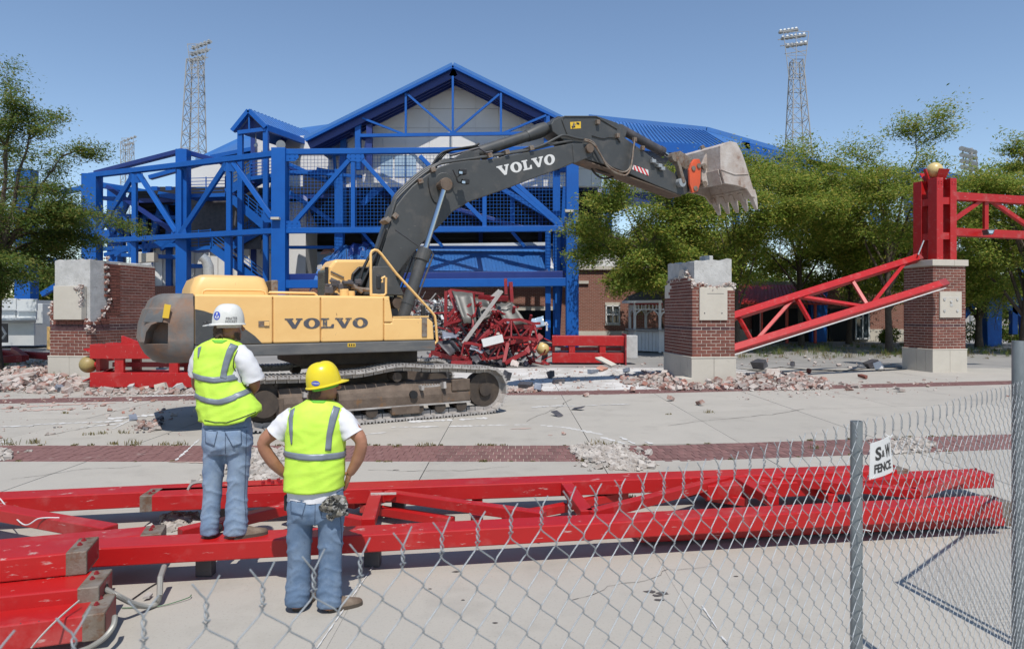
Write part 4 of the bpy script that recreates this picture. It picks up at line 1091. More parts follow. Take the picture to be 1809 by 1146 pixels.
bq(14, 60, 570, 592, 40.3); bq(-20, 13, 571, 605, 40.9, 'charcoal', 'opening', .1); bq(62, 75, 536, 573, 41, nm='end_panel', t=1.2)
MB().tube([P(-5, 590, 40.5), P(3, 578, 40.5), P(10, 590, 40.4), P(4, 598, 40.4)], .07, 6).build('pipe', M['white'], booth)
o = MB().cyl(G(87, 617), G(87, 617) + V((0, 0, 1.35)), .12, 10).build_thing('bollard', M['yellow'], 'yellow steel bollard between booth and left brick pier', 'bollard')
# ------------------------------------------------------------------ trees
def make_tree(label, x, y, height, crown_r, crown_base, trunk_r, seed, n_leaf=22000, leaf=.26, m='leaf', group='trees on the plaza', lean=(0, 0), flat=.75, nl=9, name='tree'):
    rng = np.random.default_rng(seed)
    root = thing(name, label, 'tree', (x, y, 0), group=group)
    base = np.array([x, y, 0.0])
    b = MB()
    th = crown_base + (height - crown_base) * .35
    tp = [V((x + lean[0] * t + .08 * math.sin(3 * t + seed), y + lean[1] * t + .08 * math.cos(4 * t + seed), th * t)) for t in np.linspace(0, 1, 7)]
    b.tube(tp, [trunk_r * (1.35 if i == 0 else 1.05 - .45 * i / 6) for i in range(7)], 9)
    b.build('trunk', M['bark'], root, smooth=60)
    tips = []
    limbs = MB()
    cc = np.array([x + lean[0], y + lean[1], (crown_base + height) / 2])
    hz = (height - crown_base) / 2
    for k in range(nl):
        t0 = rng.uniform(.45, 1.0)
        p = np.array(tp[int(t0 * 6)])
        a = 2 * math.pi * (k + rng.uniform(-.35, .35)) / nl * 1.0 + seed
        el = rng.uniform(.15, 1.25)
        tgt = cc + np.array([math.cos(a) * math.cos(el) * crown_r, math.sin(a) * math.cos(el) * crown_r, (math.sin(el) * 1.9 - .85) * hz]) * rng.uniform(.75, 1.05)
        pts = []
        for s in np.linspace(0, 1, 6):
            q = p + (tgt - p) * s + np.array([0, 0, math.sin(s * math.pi) * .12 * crown_r]) + rng.normal(0, .07 * crown_r * s * .6, 3)
            pts.append(q)
        r0 = trunk_r * .48
        limbs.tube([V(q) for q in pts], [max(.012, r0 * (1 - .85 * i / 5)) for i in range(6)], 6)
        for s2 in range(6):
            f = rng.uniform(.3, 1.0); i = min(4, int(f * 5)); q0 = pts[i] + (pts[i + 1] - pts[i]) * (f * 5 - i)
            d = rng.normal(0, 1, 3); d[2] = d[2] * .35 + .1; d /= np.linalg.norm(d)
            out = (q0 - cc) * np.array([1, 1, .6]); out /= (np.linalg.norm(out) + 1e-6)
            d = d * .7 + out * .7; d /= np.linalg.norm(d)
            L_ = crown_r * rng.uniform(.3, .62)
            sp = [q0 + d * L_ * s + np.array([0, 0, -.10 * L_ * s * s]) + rng.normal(0, .025 * L_, 3) for s in np.linspace(0, 1, 5)]
            limbs.tube([V(q) for q in sp], [max(.008, r0 * .35 * (1 - .9 * j / 4)) for j in range(5)], 5)
            for q in sp[1:]: tips.append((q, d))
            for s3 in range(3):
                f3 = rng.uniform(.25, 1); q1 = sp[min(3, int(f3 * 4))]
                d3 = d * .6 + rng.normal(0, .6, 3) * np.array([1, 1, .45]); d3 /= np.linalg.norm(d3)
                for s in (.4, .75, 1.1): tips.append((q1 + d3 * L_ * .55 * s, d3))
    limbs.build('limbs', M['bark'], root, fix=False)
    T = np.array([t[0] for t in tips]); D = np.array([t[1] for t in tips])
    keep = (T[:, 2] > crown_base * .82)
    T, D = T[keep], D[keep]
    rad = np.linalg.norm((T - cc) / np.array([crown_r, crown_r, hz]), axis=1)
    w = rng.uniform(.02, 1.6, len(T)) ** 1.8 * np.clip(rad, .25, 1.1) ** 1.3; w /= w.sum()
    idx = rng.choice(len(T), n_leaf, p=w)
    sg = .08 * crown_r
    C = T[idx] + rng.normal(0, 1, (n_leaf, 3)) * np.array([sg, sg, sg * .5]) + D[idx] * rng.normal(0, sg, (n_leaf, 1))
    # leaf axes: mostly level, drooping
    A = rng.normal(0, 1, (n_leaf, 3)) * np.array([1, 1, .5]) + D[idx] * .5; A[:, 2] -= .15
    A /= np.linalg.norm(A, axis=1, keepdims=True)
    N_ = rng.normal(0, .55, (n_leaf, 3)); N_[:, 2] += .85; N_[:, 1] -= .55
    S = np.cross(A, N_); S /= np.linalg.norm(S, axis=1, keepdims=True) + 1e-9
    ln = leaf * rng.uniform(.55, 1.25, (n_leaf, 1)); wd = ln * rng.uniform(.26, .42, (n_leaf, 1))
    U = np.cross(S, A)
    v = np.stack([C - A * ln * .5, C + S * wd * .5 + U * wd * .12, C + A * ln * .5, C - S * wd * .5 + U * wd * .12], axis=1).reshape(-1, 3) - base
    q = np.arange(n_leaf * 4).reshape(-1, 4)
    link('crown', fast_mesh('crown', v, q, M[m]), root)
    return root
def tree_at(label, px, Z, y_top, crown_px, y_bot, trunk_r, seed, **k):
    x = (px - CX) / F * Z
    return make_tree(label, x, Z, P(0, y_top, Z).z, crown_px / F * Z, max(1.2, P(0, y_bot, Z).z), trunk_r, seed, **k)
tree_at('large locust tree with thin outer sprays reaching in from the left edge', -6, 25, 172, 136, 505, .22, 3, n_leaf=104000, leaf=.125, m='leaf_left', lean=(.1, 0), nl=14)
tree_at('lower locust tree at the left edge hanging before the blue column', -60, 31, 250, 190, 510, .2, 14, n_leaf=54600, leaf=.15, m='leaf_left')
tree_at('locust tree under the stick of the excavator beside the blue column', 1205, 35.5, 292, 118, 492, .13, 5, n_leaf=78000, leaf=.18, nl=12, lean=(-2.0, 0))
tree_at('drooping small locust tree in front of the kiosk roof', 1182, 42.5, 400, 62, 550, .08, 25, n_leaf=26000, leaf=.2, lean=(-1.4, 0))
tree_at('wide locust tree behind the bucket over the middle brick pier', 1300, 38, 285, 150, 480, .14, 8, n_leaf=80600, leaf=.19, nl=12)
tree_at('locust tree with slim trunk behind the middle of the fallen truss', 1414, 45, 268, 145, 496, .17, 9, n_leaf=72800, leaf=.22, nl=11)
tree_at('tall locust tree with airy top just left of the red column', 1572, 37.5, 232, 140, 505, .18, 10, n_leaf=80600, leaf=.18, nl=13)
tree_at('locust tree standing behind the tall one left of the red column', 1500, 47, 330, 115, 505, .17, 19, n_leaf=46800, leaf=.23)
tree_at('locust tree behind the standing red truss', 1732, 43, 372, 120, 540, .2, 11, n_leaf=65000, leaf=.2, nl=11)
tree_at('locust tree at the right edge reaching above the red truss', 1812, 36, 268, 125, 530, .22, 12, n_leaf=72800, leaf=.18, nl=12)
def hedge(name, label, px0, px1, Z, h, seed, n, leaf, m='leaf_left'):
    rng = np.random.default_rng(seed)
    x0, x1 = (px0 - CX) / F * Z, (px1 - CX) / F * Z
    nb = max(6, int((x1 - x0) / (h * .5)))
    cx_ = rng.uniform(x0, x1, nb); ch = h * rng.uniform(.5, 1, nb)
    i = rng.integers(0, nb, n)
    u = rng.normal(0, 1, (n, 3)); u /= np.linalg.norm(u, axis=1, keepdims=True)
    C = np.stack([cx_[i], np.full(n, Z), ch[i] * .55], 1) + u * np.stack([ch[i] * .6, ch[i] * .5, ch[i] * .5], 1) * rng.uniform(.6, 1.05, (n, 1))
    C[:, 2] = np.maximum(C[:, 2], .1)
    A = rng.normal(0, 1, (n, 3)); A /= np.linalg.norm(A, axis=1, keepdims=True)
    S = np.cross(A, rng.normal(0, 1, (n, 3))); S /= np.linalg.norm(S, axis=1, keepdims=True)
    v = np.stack([C - A * leaf / 2, C + S * leaf * .25, C + A * leaf / 2, C - S * leaf * .25], 1).reshape(-1, 3)
    o = link(name, fast_mesh(name, v, np.arange(n * 4).reshape(-1, 4), M[m]))
    return tag(o, kind='stuff')
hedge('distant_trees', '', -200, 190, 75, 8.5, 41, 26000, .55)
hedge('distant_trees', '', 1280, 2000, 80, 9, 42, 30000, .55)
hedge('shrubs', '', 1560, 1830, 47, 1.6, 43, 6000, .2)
# ------------------------------------------------------------------ brick piers
BW, BH, BD, JT = 0.288, 0.088, 0.10, 0.014
BRICK = {}
def brick_mesh(w, m):
    k = (round(w, 3), m)
    if k not in BRICK: BRICK[k] = MB().box((0, 0, 0), (w, BD, BH)).mesh('brick', M[m])
    return BRICK[k]
def pier(label, corner, ang, fl, sl, mirror, h0, h1, mask, seed, dark_h):
    """A brick pier. corner = near ground corner; front face runs along u for fl, side face along v for sl (mirror: side on the right)."""
    rng = random.Random(seed)
    root = thing('brick_pier', label, 'brick pier', corner, ang)
    u = V((-1 if mirror else 1, 0, 0)); v = V((0, 1, 0))
    left = []
    nrow = int((h1 - h0) / (BH + JT))
    W = MW[root.name]
    for r_ in range(nrow):
        z = h0 + (r_ + .5) * (BH + JT)
        dark = abs(z - dark_h) < .055
        for face, L_ in (('f', fl), ('s', sl)):
            s = 0.0 if (r_ % 2 == 0) == (face == 'f') else -BW / 2
            if face == 's': s += BD if s >= 0 else BW * 0 + BD
            end = L_
            while s < end - .03:
                a, c = max(s, BD if face == 's' else 0.0), min(s + BW, end)
                if c - a > .05:
                    if face == 'f': p = u * ((a + c) / 2) + v * (BD / 2); rz = 0
                    else: p = v * ((a + c) / 2) + u * (BD / 2); rz = math.pi / 2
                    p = V((p.x, p.y, z))
                    wp = W @ p
                    fp = W @ (p - (v if face == 'f' else u) * BD / 2)
                    if mask(face, *proj(fp)):
                        o = link('brick', brick_mesh(c - a, 'brick_dark' if dark else 'brick'), root, p + V((0, 0, 0)) + (v if face == 'f' else u) * rng.uniform(-.003, .003), (rng.uniform(-.006, .006), rng.uniform(-.006, .006), rz + rng.uniform(-.004, .004)))
                s += BW + JT
    return root, u, v
def prune(root, limit=300):
    """Past the limit, the bricks that show smallest are joined into one part."""
    ch = [o for o in COL.objects if o.parent == root and o.name.split('.')[0] == 'brick']
    if len(ch) <= limit: return
    W = MW[root.name]
    def size(o):
        p = W @ V(o.location); return -p.y + (0 if abs(o.rotation_euler.z) < .5 else -30)
    ch.sort(key=size, reverse=True)
    b = MB()
    for o in ch[limit:]:
        R = o.rotation_euler.to_matrix()
        me = o.data
        dark = me.materials[0] == M['brick_dark']
        b.hexa([V(o.location) + R @ v.co for v in me.vertices], 1 if dark else 0)
        bpy.data.objects.remove(o)
    o = b.build('bricks', [M['brick'], M['brick_dark']], root, local=True, fix=False); tag(o, kind='stuff')

# middle pier
c0 = V((5.52, 20.9, 0)); a0 = math.radians(6); fl, sl = 1.354, 2.6
mid_side = [(1160, 650), (1160, 530), (1183, 525), (1184, 492), (1203, 490), (1206, 478), (1212, 478), (1216, 492), (1226, 500), (1230, 650)]
mid_front = [(1215, 650), (1215, 500), (1244, 500), (1244, 562), (1277, 562), (1277, 511), (1300, 515), (1305, 650)]
mp, u, v = pier('broken brick pier with bare grey concrete top and blank plaque, left of fallen truss', c0, a0, fl, sl, False, .86, 3.32,
                lambda f, x, y: in_poly(x, y, mid_front if f == 'f' else mid_side), 1, 1.72)
prune(mp)
def L(root): return dict(parent=root, local=True)
def loc_box(x0, x1, y0, y1, z0, z1):
    return MB().box(((x0 + x1) / 2, (y0 + y1) / 2, (z0 + z1) / 2), (x1 - x0, y1 - y0, z1 - z0))
def core(name, x0, x1, y0, y1, z0, ztop, seed, m, root, nx=8, ny=10):
    """Raw concrete core with an uneven broken top."""
    r = random.Random(seed); b = MB()
    g_ = [[V((lerp(x0, x1, i / nx), lerp(y0, y1, j / ny), ztop(i / nx, j / ny) + r.uniform(-.03, .03))) for i in range(nx + 1)] for j in range(ny + 1)]
    pts = [p for row in g_ for p in row]
    b.add(pts, [(j * (nx + 1) + i, j * (nx + 1) + i + 1, (j + 1) * (nx + 1) + i + 1, (j + 1) * (nx + 1) + i) for j in range(ny) for i in range(nx)])
    ed = [(0, i) for i in range(nx + 1)] + [(j, nx) for j in range(1, ny + 1)] + [(ny, i) for i in range(nx - 1, -1, -1)] + [(j, 0) for j in range(ny - 1, 0, -1)]
    n = len(ed)
    top = [g_[j][i] for j, i in ed]; bot = [V((p.x, p.y, z0)) for p in top]
    b.add(top + bot, [(i, (i + 1) % n, n + (i + 1) % n, n + i) for i in range(n)])
    b.add([V((x0, y0, z0)), V((x1, y0, z0)), V((x1, y1, z0)), V((x0, y1, z0))], [(0, 1, 2, 3)])
    return b.build(name, m, root, local=True)
core('concrete_core', .10, fl - .06, .10, sl - .05, .85, lambda s, t: 3.80 + (.08 * s) + (.06 if t > .6 else 0), 3, M['pier_concrete'], mp)
MB().box((fl - .15, 1.9, 3.95), (.28, .5, .3)).build('concrete_stub', M['pier_concrete'], mp, local=True, bevel=.02)
loc_box(.005, fl - .005, .005, sl - .014, .86, 3.0).build('mortar_bed', M['mortar'], mp, local=True)
core('mortar_bed', .005, .098, .10, sl - .03, 3.0, lambda s, t: 3.32 - .25 * abs(t - .35) + (.25 if .25 < t < .45 else 0), 5, M['mortar'], mp, 1, 14)
b0 = loc_box(-.035, fl / 2 - .004, -.035, .3, -.08, .82); b0.build('base_stone', M['stone'], mp, local=True, bevel=.008)
loc_box(fl / 2 + .004, fl + .03, -.035, .3, -.08, .82).build('base_stone', M['stone'], mp, local=True, bevel=.008)
loc_box(-.035, .25, .308, .92, -.08, .82).build('base_stone', M['stone'], mp, local=True, bevel=.008)
loc_box(-.035, .25, .928, 1.75, -.08, .82).build('base_stone', M['stone'], mp, local=True, bevel=.008)
loc_box(-.035, .25, 1.758, sl, -.08, .82).build('base_stone', M['stone'], mp, local=True, bevel=.008)
loc_box(-.05, fl + .04, -.05, sl + .02, .815, .86).build('base_cap', M['stone'], mp, local=True, bevel=.01)
loc_box(.252, fl, .31, sl, -.05, .81).build('base_fill', M['stone'], mp, local=True)
MB().box((-.2, .25, .1), (.34, .7, .24)).build('ledge_stone', M['stone'], mp, local=True, bevel=.02)
pq = loc_box(.215, 1.10, -.05, .10, 1.98, 2.98).build('plaque', M['stone'], mp, local=True, bevel=.008)
for x in (.37, .92): MB().cyl((x, -.06, 2.2), (x, -.045, 2.2), .018, 8).build('bolt', M['charcoal'], pq, local=True)
loc_box(.45, .98, -.054, -.051, 2.79, 2.80).build('scratch', M['charcoal'], pq, local=True)
def torn(root, spots, seed, size=.06):
    r = random.Random(seed); b = MB()
    for p in spots:
        for k in range(5):
            R = rot_rand(r, 1.2)
            s = size * r.uniform(.5, 1.3)
            q = V(p) + V((r.uniform(-.05, .05), r.uniform(-.05, .05), r.uniform(-.06, .06)))
            b.hexa([R @ w + q for w in chunk_verts(r, (s * 1.5, s, s * .8))], r.choice((0, 0, 0, 1)))
    o = b.build('torn_edge', [M['mortar_white'], M['rubble_brick']], root, local=True, fix=False); tag(o, kind='stuff')
sp = [(lerp(.02, fl, t), .03, 3.02 + .06 * math.sin(9 * t)) for t in np.linspace(0, 1, 16)]
sp += [(fl - .05, .05, z) for z in np.linspace(2.9, 3.1, 4)] + [(.05, y, z) for y, z in [(.05, 3.1), (.15, 3.15), (.25, 3.22), (.4, 3.3), (.5, 3.42), (.65, 3.5), (.8, 3.46), (.95, 3.33), (1.1, 3.28), (1.3, 3.26), (1.5, 3.3), (1.7, 3.3), (2.0, 3.28), (2.3, 3.26)]]
torn(mp, sp, 7)

# left pier (side face on its right)
lc = V((-13.73, 22.24, 0)); la = -math.atan2(.162, .987)
lf, ls = 1.515, 3.1
left_front = [(80, 650), (80, 560), (88, 540), (100, 530), (108, 560), (143, 560), (150, 566), (158, 575), (165, 650)]
left_side = [(155, 650), (157, 582), (171, 572), (180, 562), (190, 545), (195, 530), (192, 505), (189, 490), (192, 470), (191, 452), (290, 452), (290, 650)]
lp_, u, v = pier('broken brick pier with concrete corner stripped bare, behind the lying red column at left', lc, la, lf, ls, True, .80, 3.93,
                 lambda f, x, y: in_poly(x, y, left_front if f == 'f' else left_side), 2, 1.72)
prune(lp_)
X = -1
def mbox(x0, x1, y0, y1, z0, z1): return loc_box(min(X * x0, X * x1), max(X * x0, X * x1), y0, y1, z0, z1)
core('concrete_core', X * (lf - .1), X * .10, .10, ls - .02, .8, lambda s, t: 3.93 + .03 * s, 8, M['pier_concrete'], lp_)
mbox(.005, lf - .005, .005, ls - .014, .80, 1.62).build('mortar_bed', M['mortar'], lp_, local=True)
mbox(.005, .098, 1.35, ls - .014, 1.62, 3.9).build('mortar_bed', M['mortar'], lp_, local=True)
mbox(.005, .098, .85, 1.35, 1.62, 2.1).build('mortar_bed', M['mortar'], lp_, local=True)
for x0, x1, y0, y1 in [(-.04, lf / 2 - .004, -.04, .3), (lf / 2 + .004, lf + .04, -.04, .3), (-.04, .3, .308, 1.2), (-.04, .3, 1.208, 2.1), (-.04, .3, 2.108, ls)]:
    mbox(x0, x1, y0, y1, -.08, .76).build('base_stone', M['stone'], lp_, local=True, bevel=.008)
mbox(.3, lf, .3, ls, -.05, .75).build('base_fill', M['stone'], lp_, local=True)
mbox(-.05, lf + .05, -.05, ls, .755, .80).build('base_cap', M['stone'], lp_, local=True, bevel=.01)
mbox(.22, 1.25, -.14, .08, 1.98, 3.08).build('plaque', M['stone'], lp_, local=True, bevel=.012)
torn(lp_, [(X * lerp(.24, .42, t), -.12, 3.05 - .1 * t) for t in np.linspace(0, .9, 7)] + [(X * .26, -.1, z) for z in np.linspace(2.45, 3.05, 9)], 9, .06)
side_edge = [(157, 578), (166, 573), (176, 566), (184, 556), (190, 545), (194, 532), (193, 515), (189, 498), (192, 485), (190, 470), (189, 458), (160, 582), (165, 585)]
Wl = MW[lp_.name].inverted()
def side_pt(px, py, C, dirv):
    r_ = (px - CX) / F; t = (r_ * C.y - C.x) / (dirv.x - r_ * dirv.y)
    p = C + dirv * t; return V((p.x, p.y, HC - (py - HY) / F * p.y))
sd = (MW[lp_.name].to_3x3() @ V((0, 1, 0)))
torn(lp_, [Wl @ side_pt(px, py, lc, sd) + V((-.03, 0, 0)) for px, py in side_edge], 10, .07)
torn(lp_, [(X * (lf - .03), .05, z) for z in np.linspace(2.0, 2.5, 5)] + [(X * lerp(.1, lf, t), .05, 1.92) for t in (.05, .95)], 11, .08)

# right pier with cap and red column
rc = V((15.56, 25.24, 0)); ra = math.radians(11.4); rl = 1.42
rp, u, v = pier('intact brick pier with stone cap and plaque carrying the tall red column', rc, ra, rl, rl, False, .86, 3.93, lambda f, x, y: True, 3, 1.75)
prune(rp)
loc_box(.005, rl - .005, .005, rl - .014, .86, 3.93).build('mortar_bed', M['mortar'], rp, local=True)
for x0, x1, y0, y1 in [(-.04, rl / 2 - .004, -.04, .3), (rl / 2 + .004, rl + .04, -.04, .3), (-.04, .3, .308, .75), (-.04, .3, .758, rl + .04)]:
    loc_box(x0, x1, y0, y1, -.08, .82).build('base_stone', M['stone'], rp, local=True, bevel=.008)
loc_box(.302, rl + .02, .302, rl + .02, -.05, .81).build('base_fill', M['stone'], rp, local=True)
loc_box(-.05, rl + .05, -.05, rl + .05, .815, .86).build('base_cap', M['stone'], rp, local=True, bevel=.01)
for x0, x1 in ((-.07, rl * .62 - .003), (rl * .62 + .003, rl + .07)):
    loc_box(x0, x1, -.07, rl + .07, 3.94, 4.17).build('cap_stone', M['stone'], rp, local=True, bevel=.012)
pq = loc_box(.26, 1.2, -.06, .10, 2.02, 2.98).build('plaque', M['stone'], rp, local=True, bevel=.008)
loc_box(.33, 1.1, -.064, -.061, 2.76, 2.775).build('relief_line', M['wall_grey'], pq, local=True)
for x, z in ((.44, 2.7), (1.0, 2.7), (.44, 2.28), (1.0, 2.28), (.73, 2.62)):
    MB().cyl((x, -.085, z), (x, -.06, z), .05, 8).build('anchor_stub', M['pier_concrete'], pq, local=True)
loc_box(.68, .8, -.07, -.061, 2.44, 2.54).build('anchor_pad', M['pier_concrete'], pq, local=True)

# ------------------------------------------------------------------ red box columns with ball finial
def red_column(label, loc, rot, mats, wd=.87, dp=1.15, H=3.06, pw=.28, pd=.42, ball='gold', fins=(1, 1, 1, 1), br=.29):
    """Four plated posts, battens and a ball on top, standing along local z."""
    t = thing('red_column', label, 'steel column', loc, rot=rot)
    red = M[mats]
    for sx in (-1, 1):
        for sy in (-1, 1):
            x, y = sx * (wd - pw) / 2, sy * (dp - pd) / 2
            b = MB().box((x, y, H / 2 - .03), (pw, pd, H + .06))
            p = b.build('post', red, t, local=True, bevel=.012)
            k = MB()
            for zz in (.14, .22):
                for dx in (-.06, .06):
                    k.cyl((x + dx, y + sy * pd / 2, H - zz), (x + dx, y + sy * (pd / 2 + .02), H - zz), .018, 6)
            k.build('bolt', red, p, local=True)
    for z in (.9, H - .85):
        for sy in (-1, 1): MB().box((0, sy * (dp / 2 - .1), z), (wd - 2 * pw + .01, .12, .26)).build('batten', red, t, local=True)
        for sx in (-1, 1): MB().box((sx * (wd / 2 - .08), 0, z), (.10, dp - 2 * pd + .01, .26)).build('batten', red, t, local=True)
    MB().box((0, 0, H - .06), (wd - 2 * pw - .02, dp - 2 * pd - .02, .12)).build('head_plate', red, t, local=True)
    MB().box((0, 0, H * .45), (.14, .14, H * .86)).build('inner_pipe', M['red_dull'], t, local=True)
    for sx in [q for q, f in zip((-1, 1), fins[:2]) if f]:
        MB().prism([(sx * .10, -.06, H - .35), (sx * .16, -.06, H - .35), (sx * .46, -.06, H + .42), (sx * .40, -.06, H + .42)], (0, .12, 0)).build('fin_plate', red, t, local=True)
    for sy in [q for q, f in zip((-1, 1), fins[2:]) if f]:
        MB().prism([(-.13, sy * .11, H - .35), (.13, sy * .11, H - .35), (.24, sy * .45, H + .36), (-.24, sy * .45, H + .36)], (0, sy * .03, 0)).build('fin_plate', red, t, local=True)
    MB().ball((0, 0, H + br + .11), br, 24, 16).build('ball', M[ball], t, local=True, smooth=80)
    MB().cyl((0, 0, H - .05), (0, 0, H + .15), .1, 10).build('ball_neck', red, t, local=True)
    return t
W = MW[rp.name]
red_column('tall red steel column with cream ball standing on the capped brick pier', W @ V((rl / 2 - .02, rl / 2 - .05, 4.17)), (0, 0, ra), 'red')
# lying ones: local z points left
def lying(label, x, y, length_dir, z, mats, ball, wd=.87, dp=1.15, H=3.06, br=.29):
    d = V(length_dir).normalized()
    up = V((0, 0, 1)); s = d.cross(up).normalized()
    R = Matrix((s, up, d)).transposed()        # columns: local x (flat), local y (up), local z (length)
    R = R if R.determinant() > 0 else Matrix((-s, up, d)).transposed()
    return red_column(label, (x, y, z), R.to_euler(), mats, wd, dp, H, ball=ball, fins=(0, 0, 1, 1), br=br)
cc = P(1103, 616, 29.2)
rcol2 = lying('red steel column lying on its side with cream ball at its left end, before the kiosk', cc.x, cc.y + .45, (-1, .04, 0), .62, 'red', 'gold')
MB().box((0, 0, -.06), (1.3, 1.3, .06)).build('base_plate', M['red_dull'], rcol2, local=True)
MB().box((.1, .1, -.35), (.5, 1.0, .5)).build('concrete_stub', M['pier_concrete'], rcol2, local=True, bevel=.03)
cl = P(352, 650, 19.6)
rcol3 = lying('red steel column lying beside the left brick pier with dirty gold ball pointing left', cl.x + .12, cl.y + .55, (-1, .03, 0), .68, 'red', 'gold_dirty', 1.0, 1.24, 3.35, .25)
MB().prism([(.1, .6, 2.6), (.1, .6, 1.9), (.1, .86, 2.6)], (.1, 0, 0)).build('fin_plate', M['red'], rcol3, local=True)

# ------------------------------------------------------------------ red trusses by the piers
def truss(name, label, cat, chords, webs, w, ww, mats='red', group=None, up=(0, 0, 1)):
    pts = [p for c in chords for p in c]
    base = V((sum(p.x for p in pts) / len(pts), sum(p.y for p in pts) / len(pts), min(p.z for p in pts) - w / 2))
    t = thing(name, label, cat, base, group=group)
    for c in chords: MB().bar(c[0], c[1], w, w, up).build('chord', M[mats], t, bevel=.015)
    for a, c in webs: MB().bar(a, c, ww, ww, up).build('web_bar', M[mats], t, bevel=.01)
    return t
def on(c, px):
    """Point of chord c seen at column px."""
    r_ = (px - CX) / F; a, d = c[0], c[1] - c[0]
    t = (r_ * a.y - a.x) / (d.x - r_ * d.y); return a + d * t
up_ = (P(1286, 562, 22.6), P(1624, 455, 25.9)); lo_ = (P(1286, 619, 22.35), P(1670, 500, 24.75))
ft = truss('fallen_truss', 'fallen red truss slanting from the middle brick pier up to the capped pier', 'truss', [up_, lo_],
           [(on(up_, 1303), on(lo_, 1330)), (on(lo_, 1333), on(up_, 1404)), (on(up_, 1406), on(lo_, 1434)), (on(up_, 1408), on(lo_, 1532)), (on(up_, 1504), on(lo_, 1534)), (on(lo_, 1537), on(up_, 1600))], .245, .12, up=(0, .57, .82))
for c in (up_[1], lo_[1]):
    d = (lo_[1] - lo_[0]).normalized(); MB().bar(c - d * .3, c + d * .02, .265, .265, (0, .57, .82)).build('end_sleeve', M['red_dull'], ft, bevel=.01)
MB().bar(P(1292, 606, 23.6), P(1330, 612, 23.0), .14).build('web_bar', M['red'], ft)
MB().tube([P(1622, 450, 25.6), P(1632, 425, 25.7)], .025, 6).build('loose_rod', M['galv'], ft)
MB().bar(P(1292, 628, 22.2), P(1670, 508.5, 24.6), .05, .03).build('light_strip', M['white'], ft)
tc = (P(1680, 347, 25.9), P(1850, 357, 26.6)); bc = (P(1680, 410, 25.9), P(1850, 417.5, 26.6))
st = truss('standing_truss', 'level red truss joined to the red column and running out at the right edge', 'truss', [tc, bc],
      [(P(1680, 392, 25.9), on(tc, 1738)), (on(tc, 1741), on(bc, 1741)), (on(tc, 1746), P(1835, 413, 26.5)), (on(tc, 1840), on(bc, 1835))], .30, .15)
fl_ = thing('floodlight', 'small grey box floodlight sitting on the lower chord of the standing red truss', 'floodlight', P(1750, 404, 25.6))
MB().prism([P(1744, 405, 25.5), P(1758, 405, 25.5), P(1755, 414, 25.5), P(1746, 414, 25.5)], (0, .3, 0)).build('housing', M['charcoal'], fl_, bevel=.01)
MB().prism([P(1746, 407, 25.48), P(1756, 407, 25.48), P(1753.5, 412.5, 25.48), P(1748, 412.5, 25.48)], (0, .015, 0)).build('lens', M['pale_glass'], fl_)
# cable and boxes on the ground by the truss
c = MB(); c.tube([G(1295, 651), G(1340, 655), G(1380, 649), G(1430, 654), G(1500, 655), G(1540, 650), G(1595, 650)], .03, 6)
c.tube([G(1300, 655), G(1400, 658), G(1480, 656), G(1560, 655), G(1600, 653)], .02, 6)
for s in c.v: s.z = max(s.z, .03) if s.z > 0 else .0 + s.z + .03
c.build_thing('cable', M['black'], 'black cables lying between the middle pier and the capped pier', 'cable')
brick_lump(1342, 652, (.6, .35, .32), M['charcoal'], 'dark box lying on the black cables near the middle pier', 'cable_box', 'box')
brick_lump(1540, 651, (.6, .35, .25), M['charcoal'], 'dark box on the black cables near the capped pier', 'cable_box', 'box')
brick_lump(1400, 647, (.22, .2, .2), M['charcoal'], 'small dark cube on the paving between the two cable boxes', 'cable_box', 'box')
brick_lump(1552, 655, (.4, .3, .3), M['white'], 'white plaster lump beside the cable box near the capped pier', 'plaster_lump', 'plaster')
# red wreckage at the far left
rw = truss('red_truss_piece', 'bent red truss piece lying on the grass left of the left brick pier', 'truss', [(P(-40, 620, 27.5), P(90, 629, 26)), (P(-40, 637, 25.5), P(42, 633, 25.6))], [(P(24, 617, 26.6), P(46, 632, 25.7)), (P(0, 622, 27), P(-30, 636, 25.6))], .26, .2, 'red_dull')

# ------------------------------------------------------------------ wreckage pile
heap = MB()
r = random.Random(21)
WZ = 30.0
def wbar(label, a, c, w, h, m, za=None, zc=None, name='scrap_beam', cat='scrap beam', group=None):
    za = za or WZ; zc = zc or za
    A, C = P(*a, za), P(*c, zc)
    for q in (A, C): q.z = max(q.z, .04)
    d = C - A
    w, h = w * .66, h * .66
    b = MB(); mid = A.lerp(C, .5) + V((r.uniform(-.05, .05), r.uniform(-.05, .05), r.uniform(-.05, .05)))
    if min(w, h) > .12:
        b.ibeam(A, C, w, h, .035, (r.uniform(-.3, .3), -1, r.uniform(-.3, .3)))
    else: b.bar(A, mid, w, h); b.bar(mid, C, w, h)
    return b.build_thing(name, M[m], label, cat, group or 'scrap beams in the wreckage heap')
L_ = 'bent red steel member in the wreckage heap behind the excavator'
wbar('upright red bar at the left end of the wreckage, outer of two', (788, 514), (787, 578), .2, .22, 'red_dull', 29.4)
wbar('slanting red bar at the left end of the wreckage, inner of two', (794, 513), (813, 569), .2, .26, 'red_dull', 29.2, 28.8)
wbar('curved red top rail above the dusty dark sheets of the wreckage', (795, 512), (855, 519), .14, .16, 'red_dull', 30)
wbar('short thick red beam lying level near the top of the wreckage', (845, 526), (898, 527), .3, .34, 'red_dull', 29.6)
wbar('short red post sticking up highest from the wreckage', (893, 492), (894, 520), .2, .22, 'red_dull', 30.2)
wbar('red post beside the highest one at the top of the wreckage', (902, 498), (904, 534), .22, .24, 'red_dull', 30)
wbar('thick red beam lying level halfway up the right of the wreckage', (875, 576), (947, 578), .26, .3, 'red_dull', 28.6)
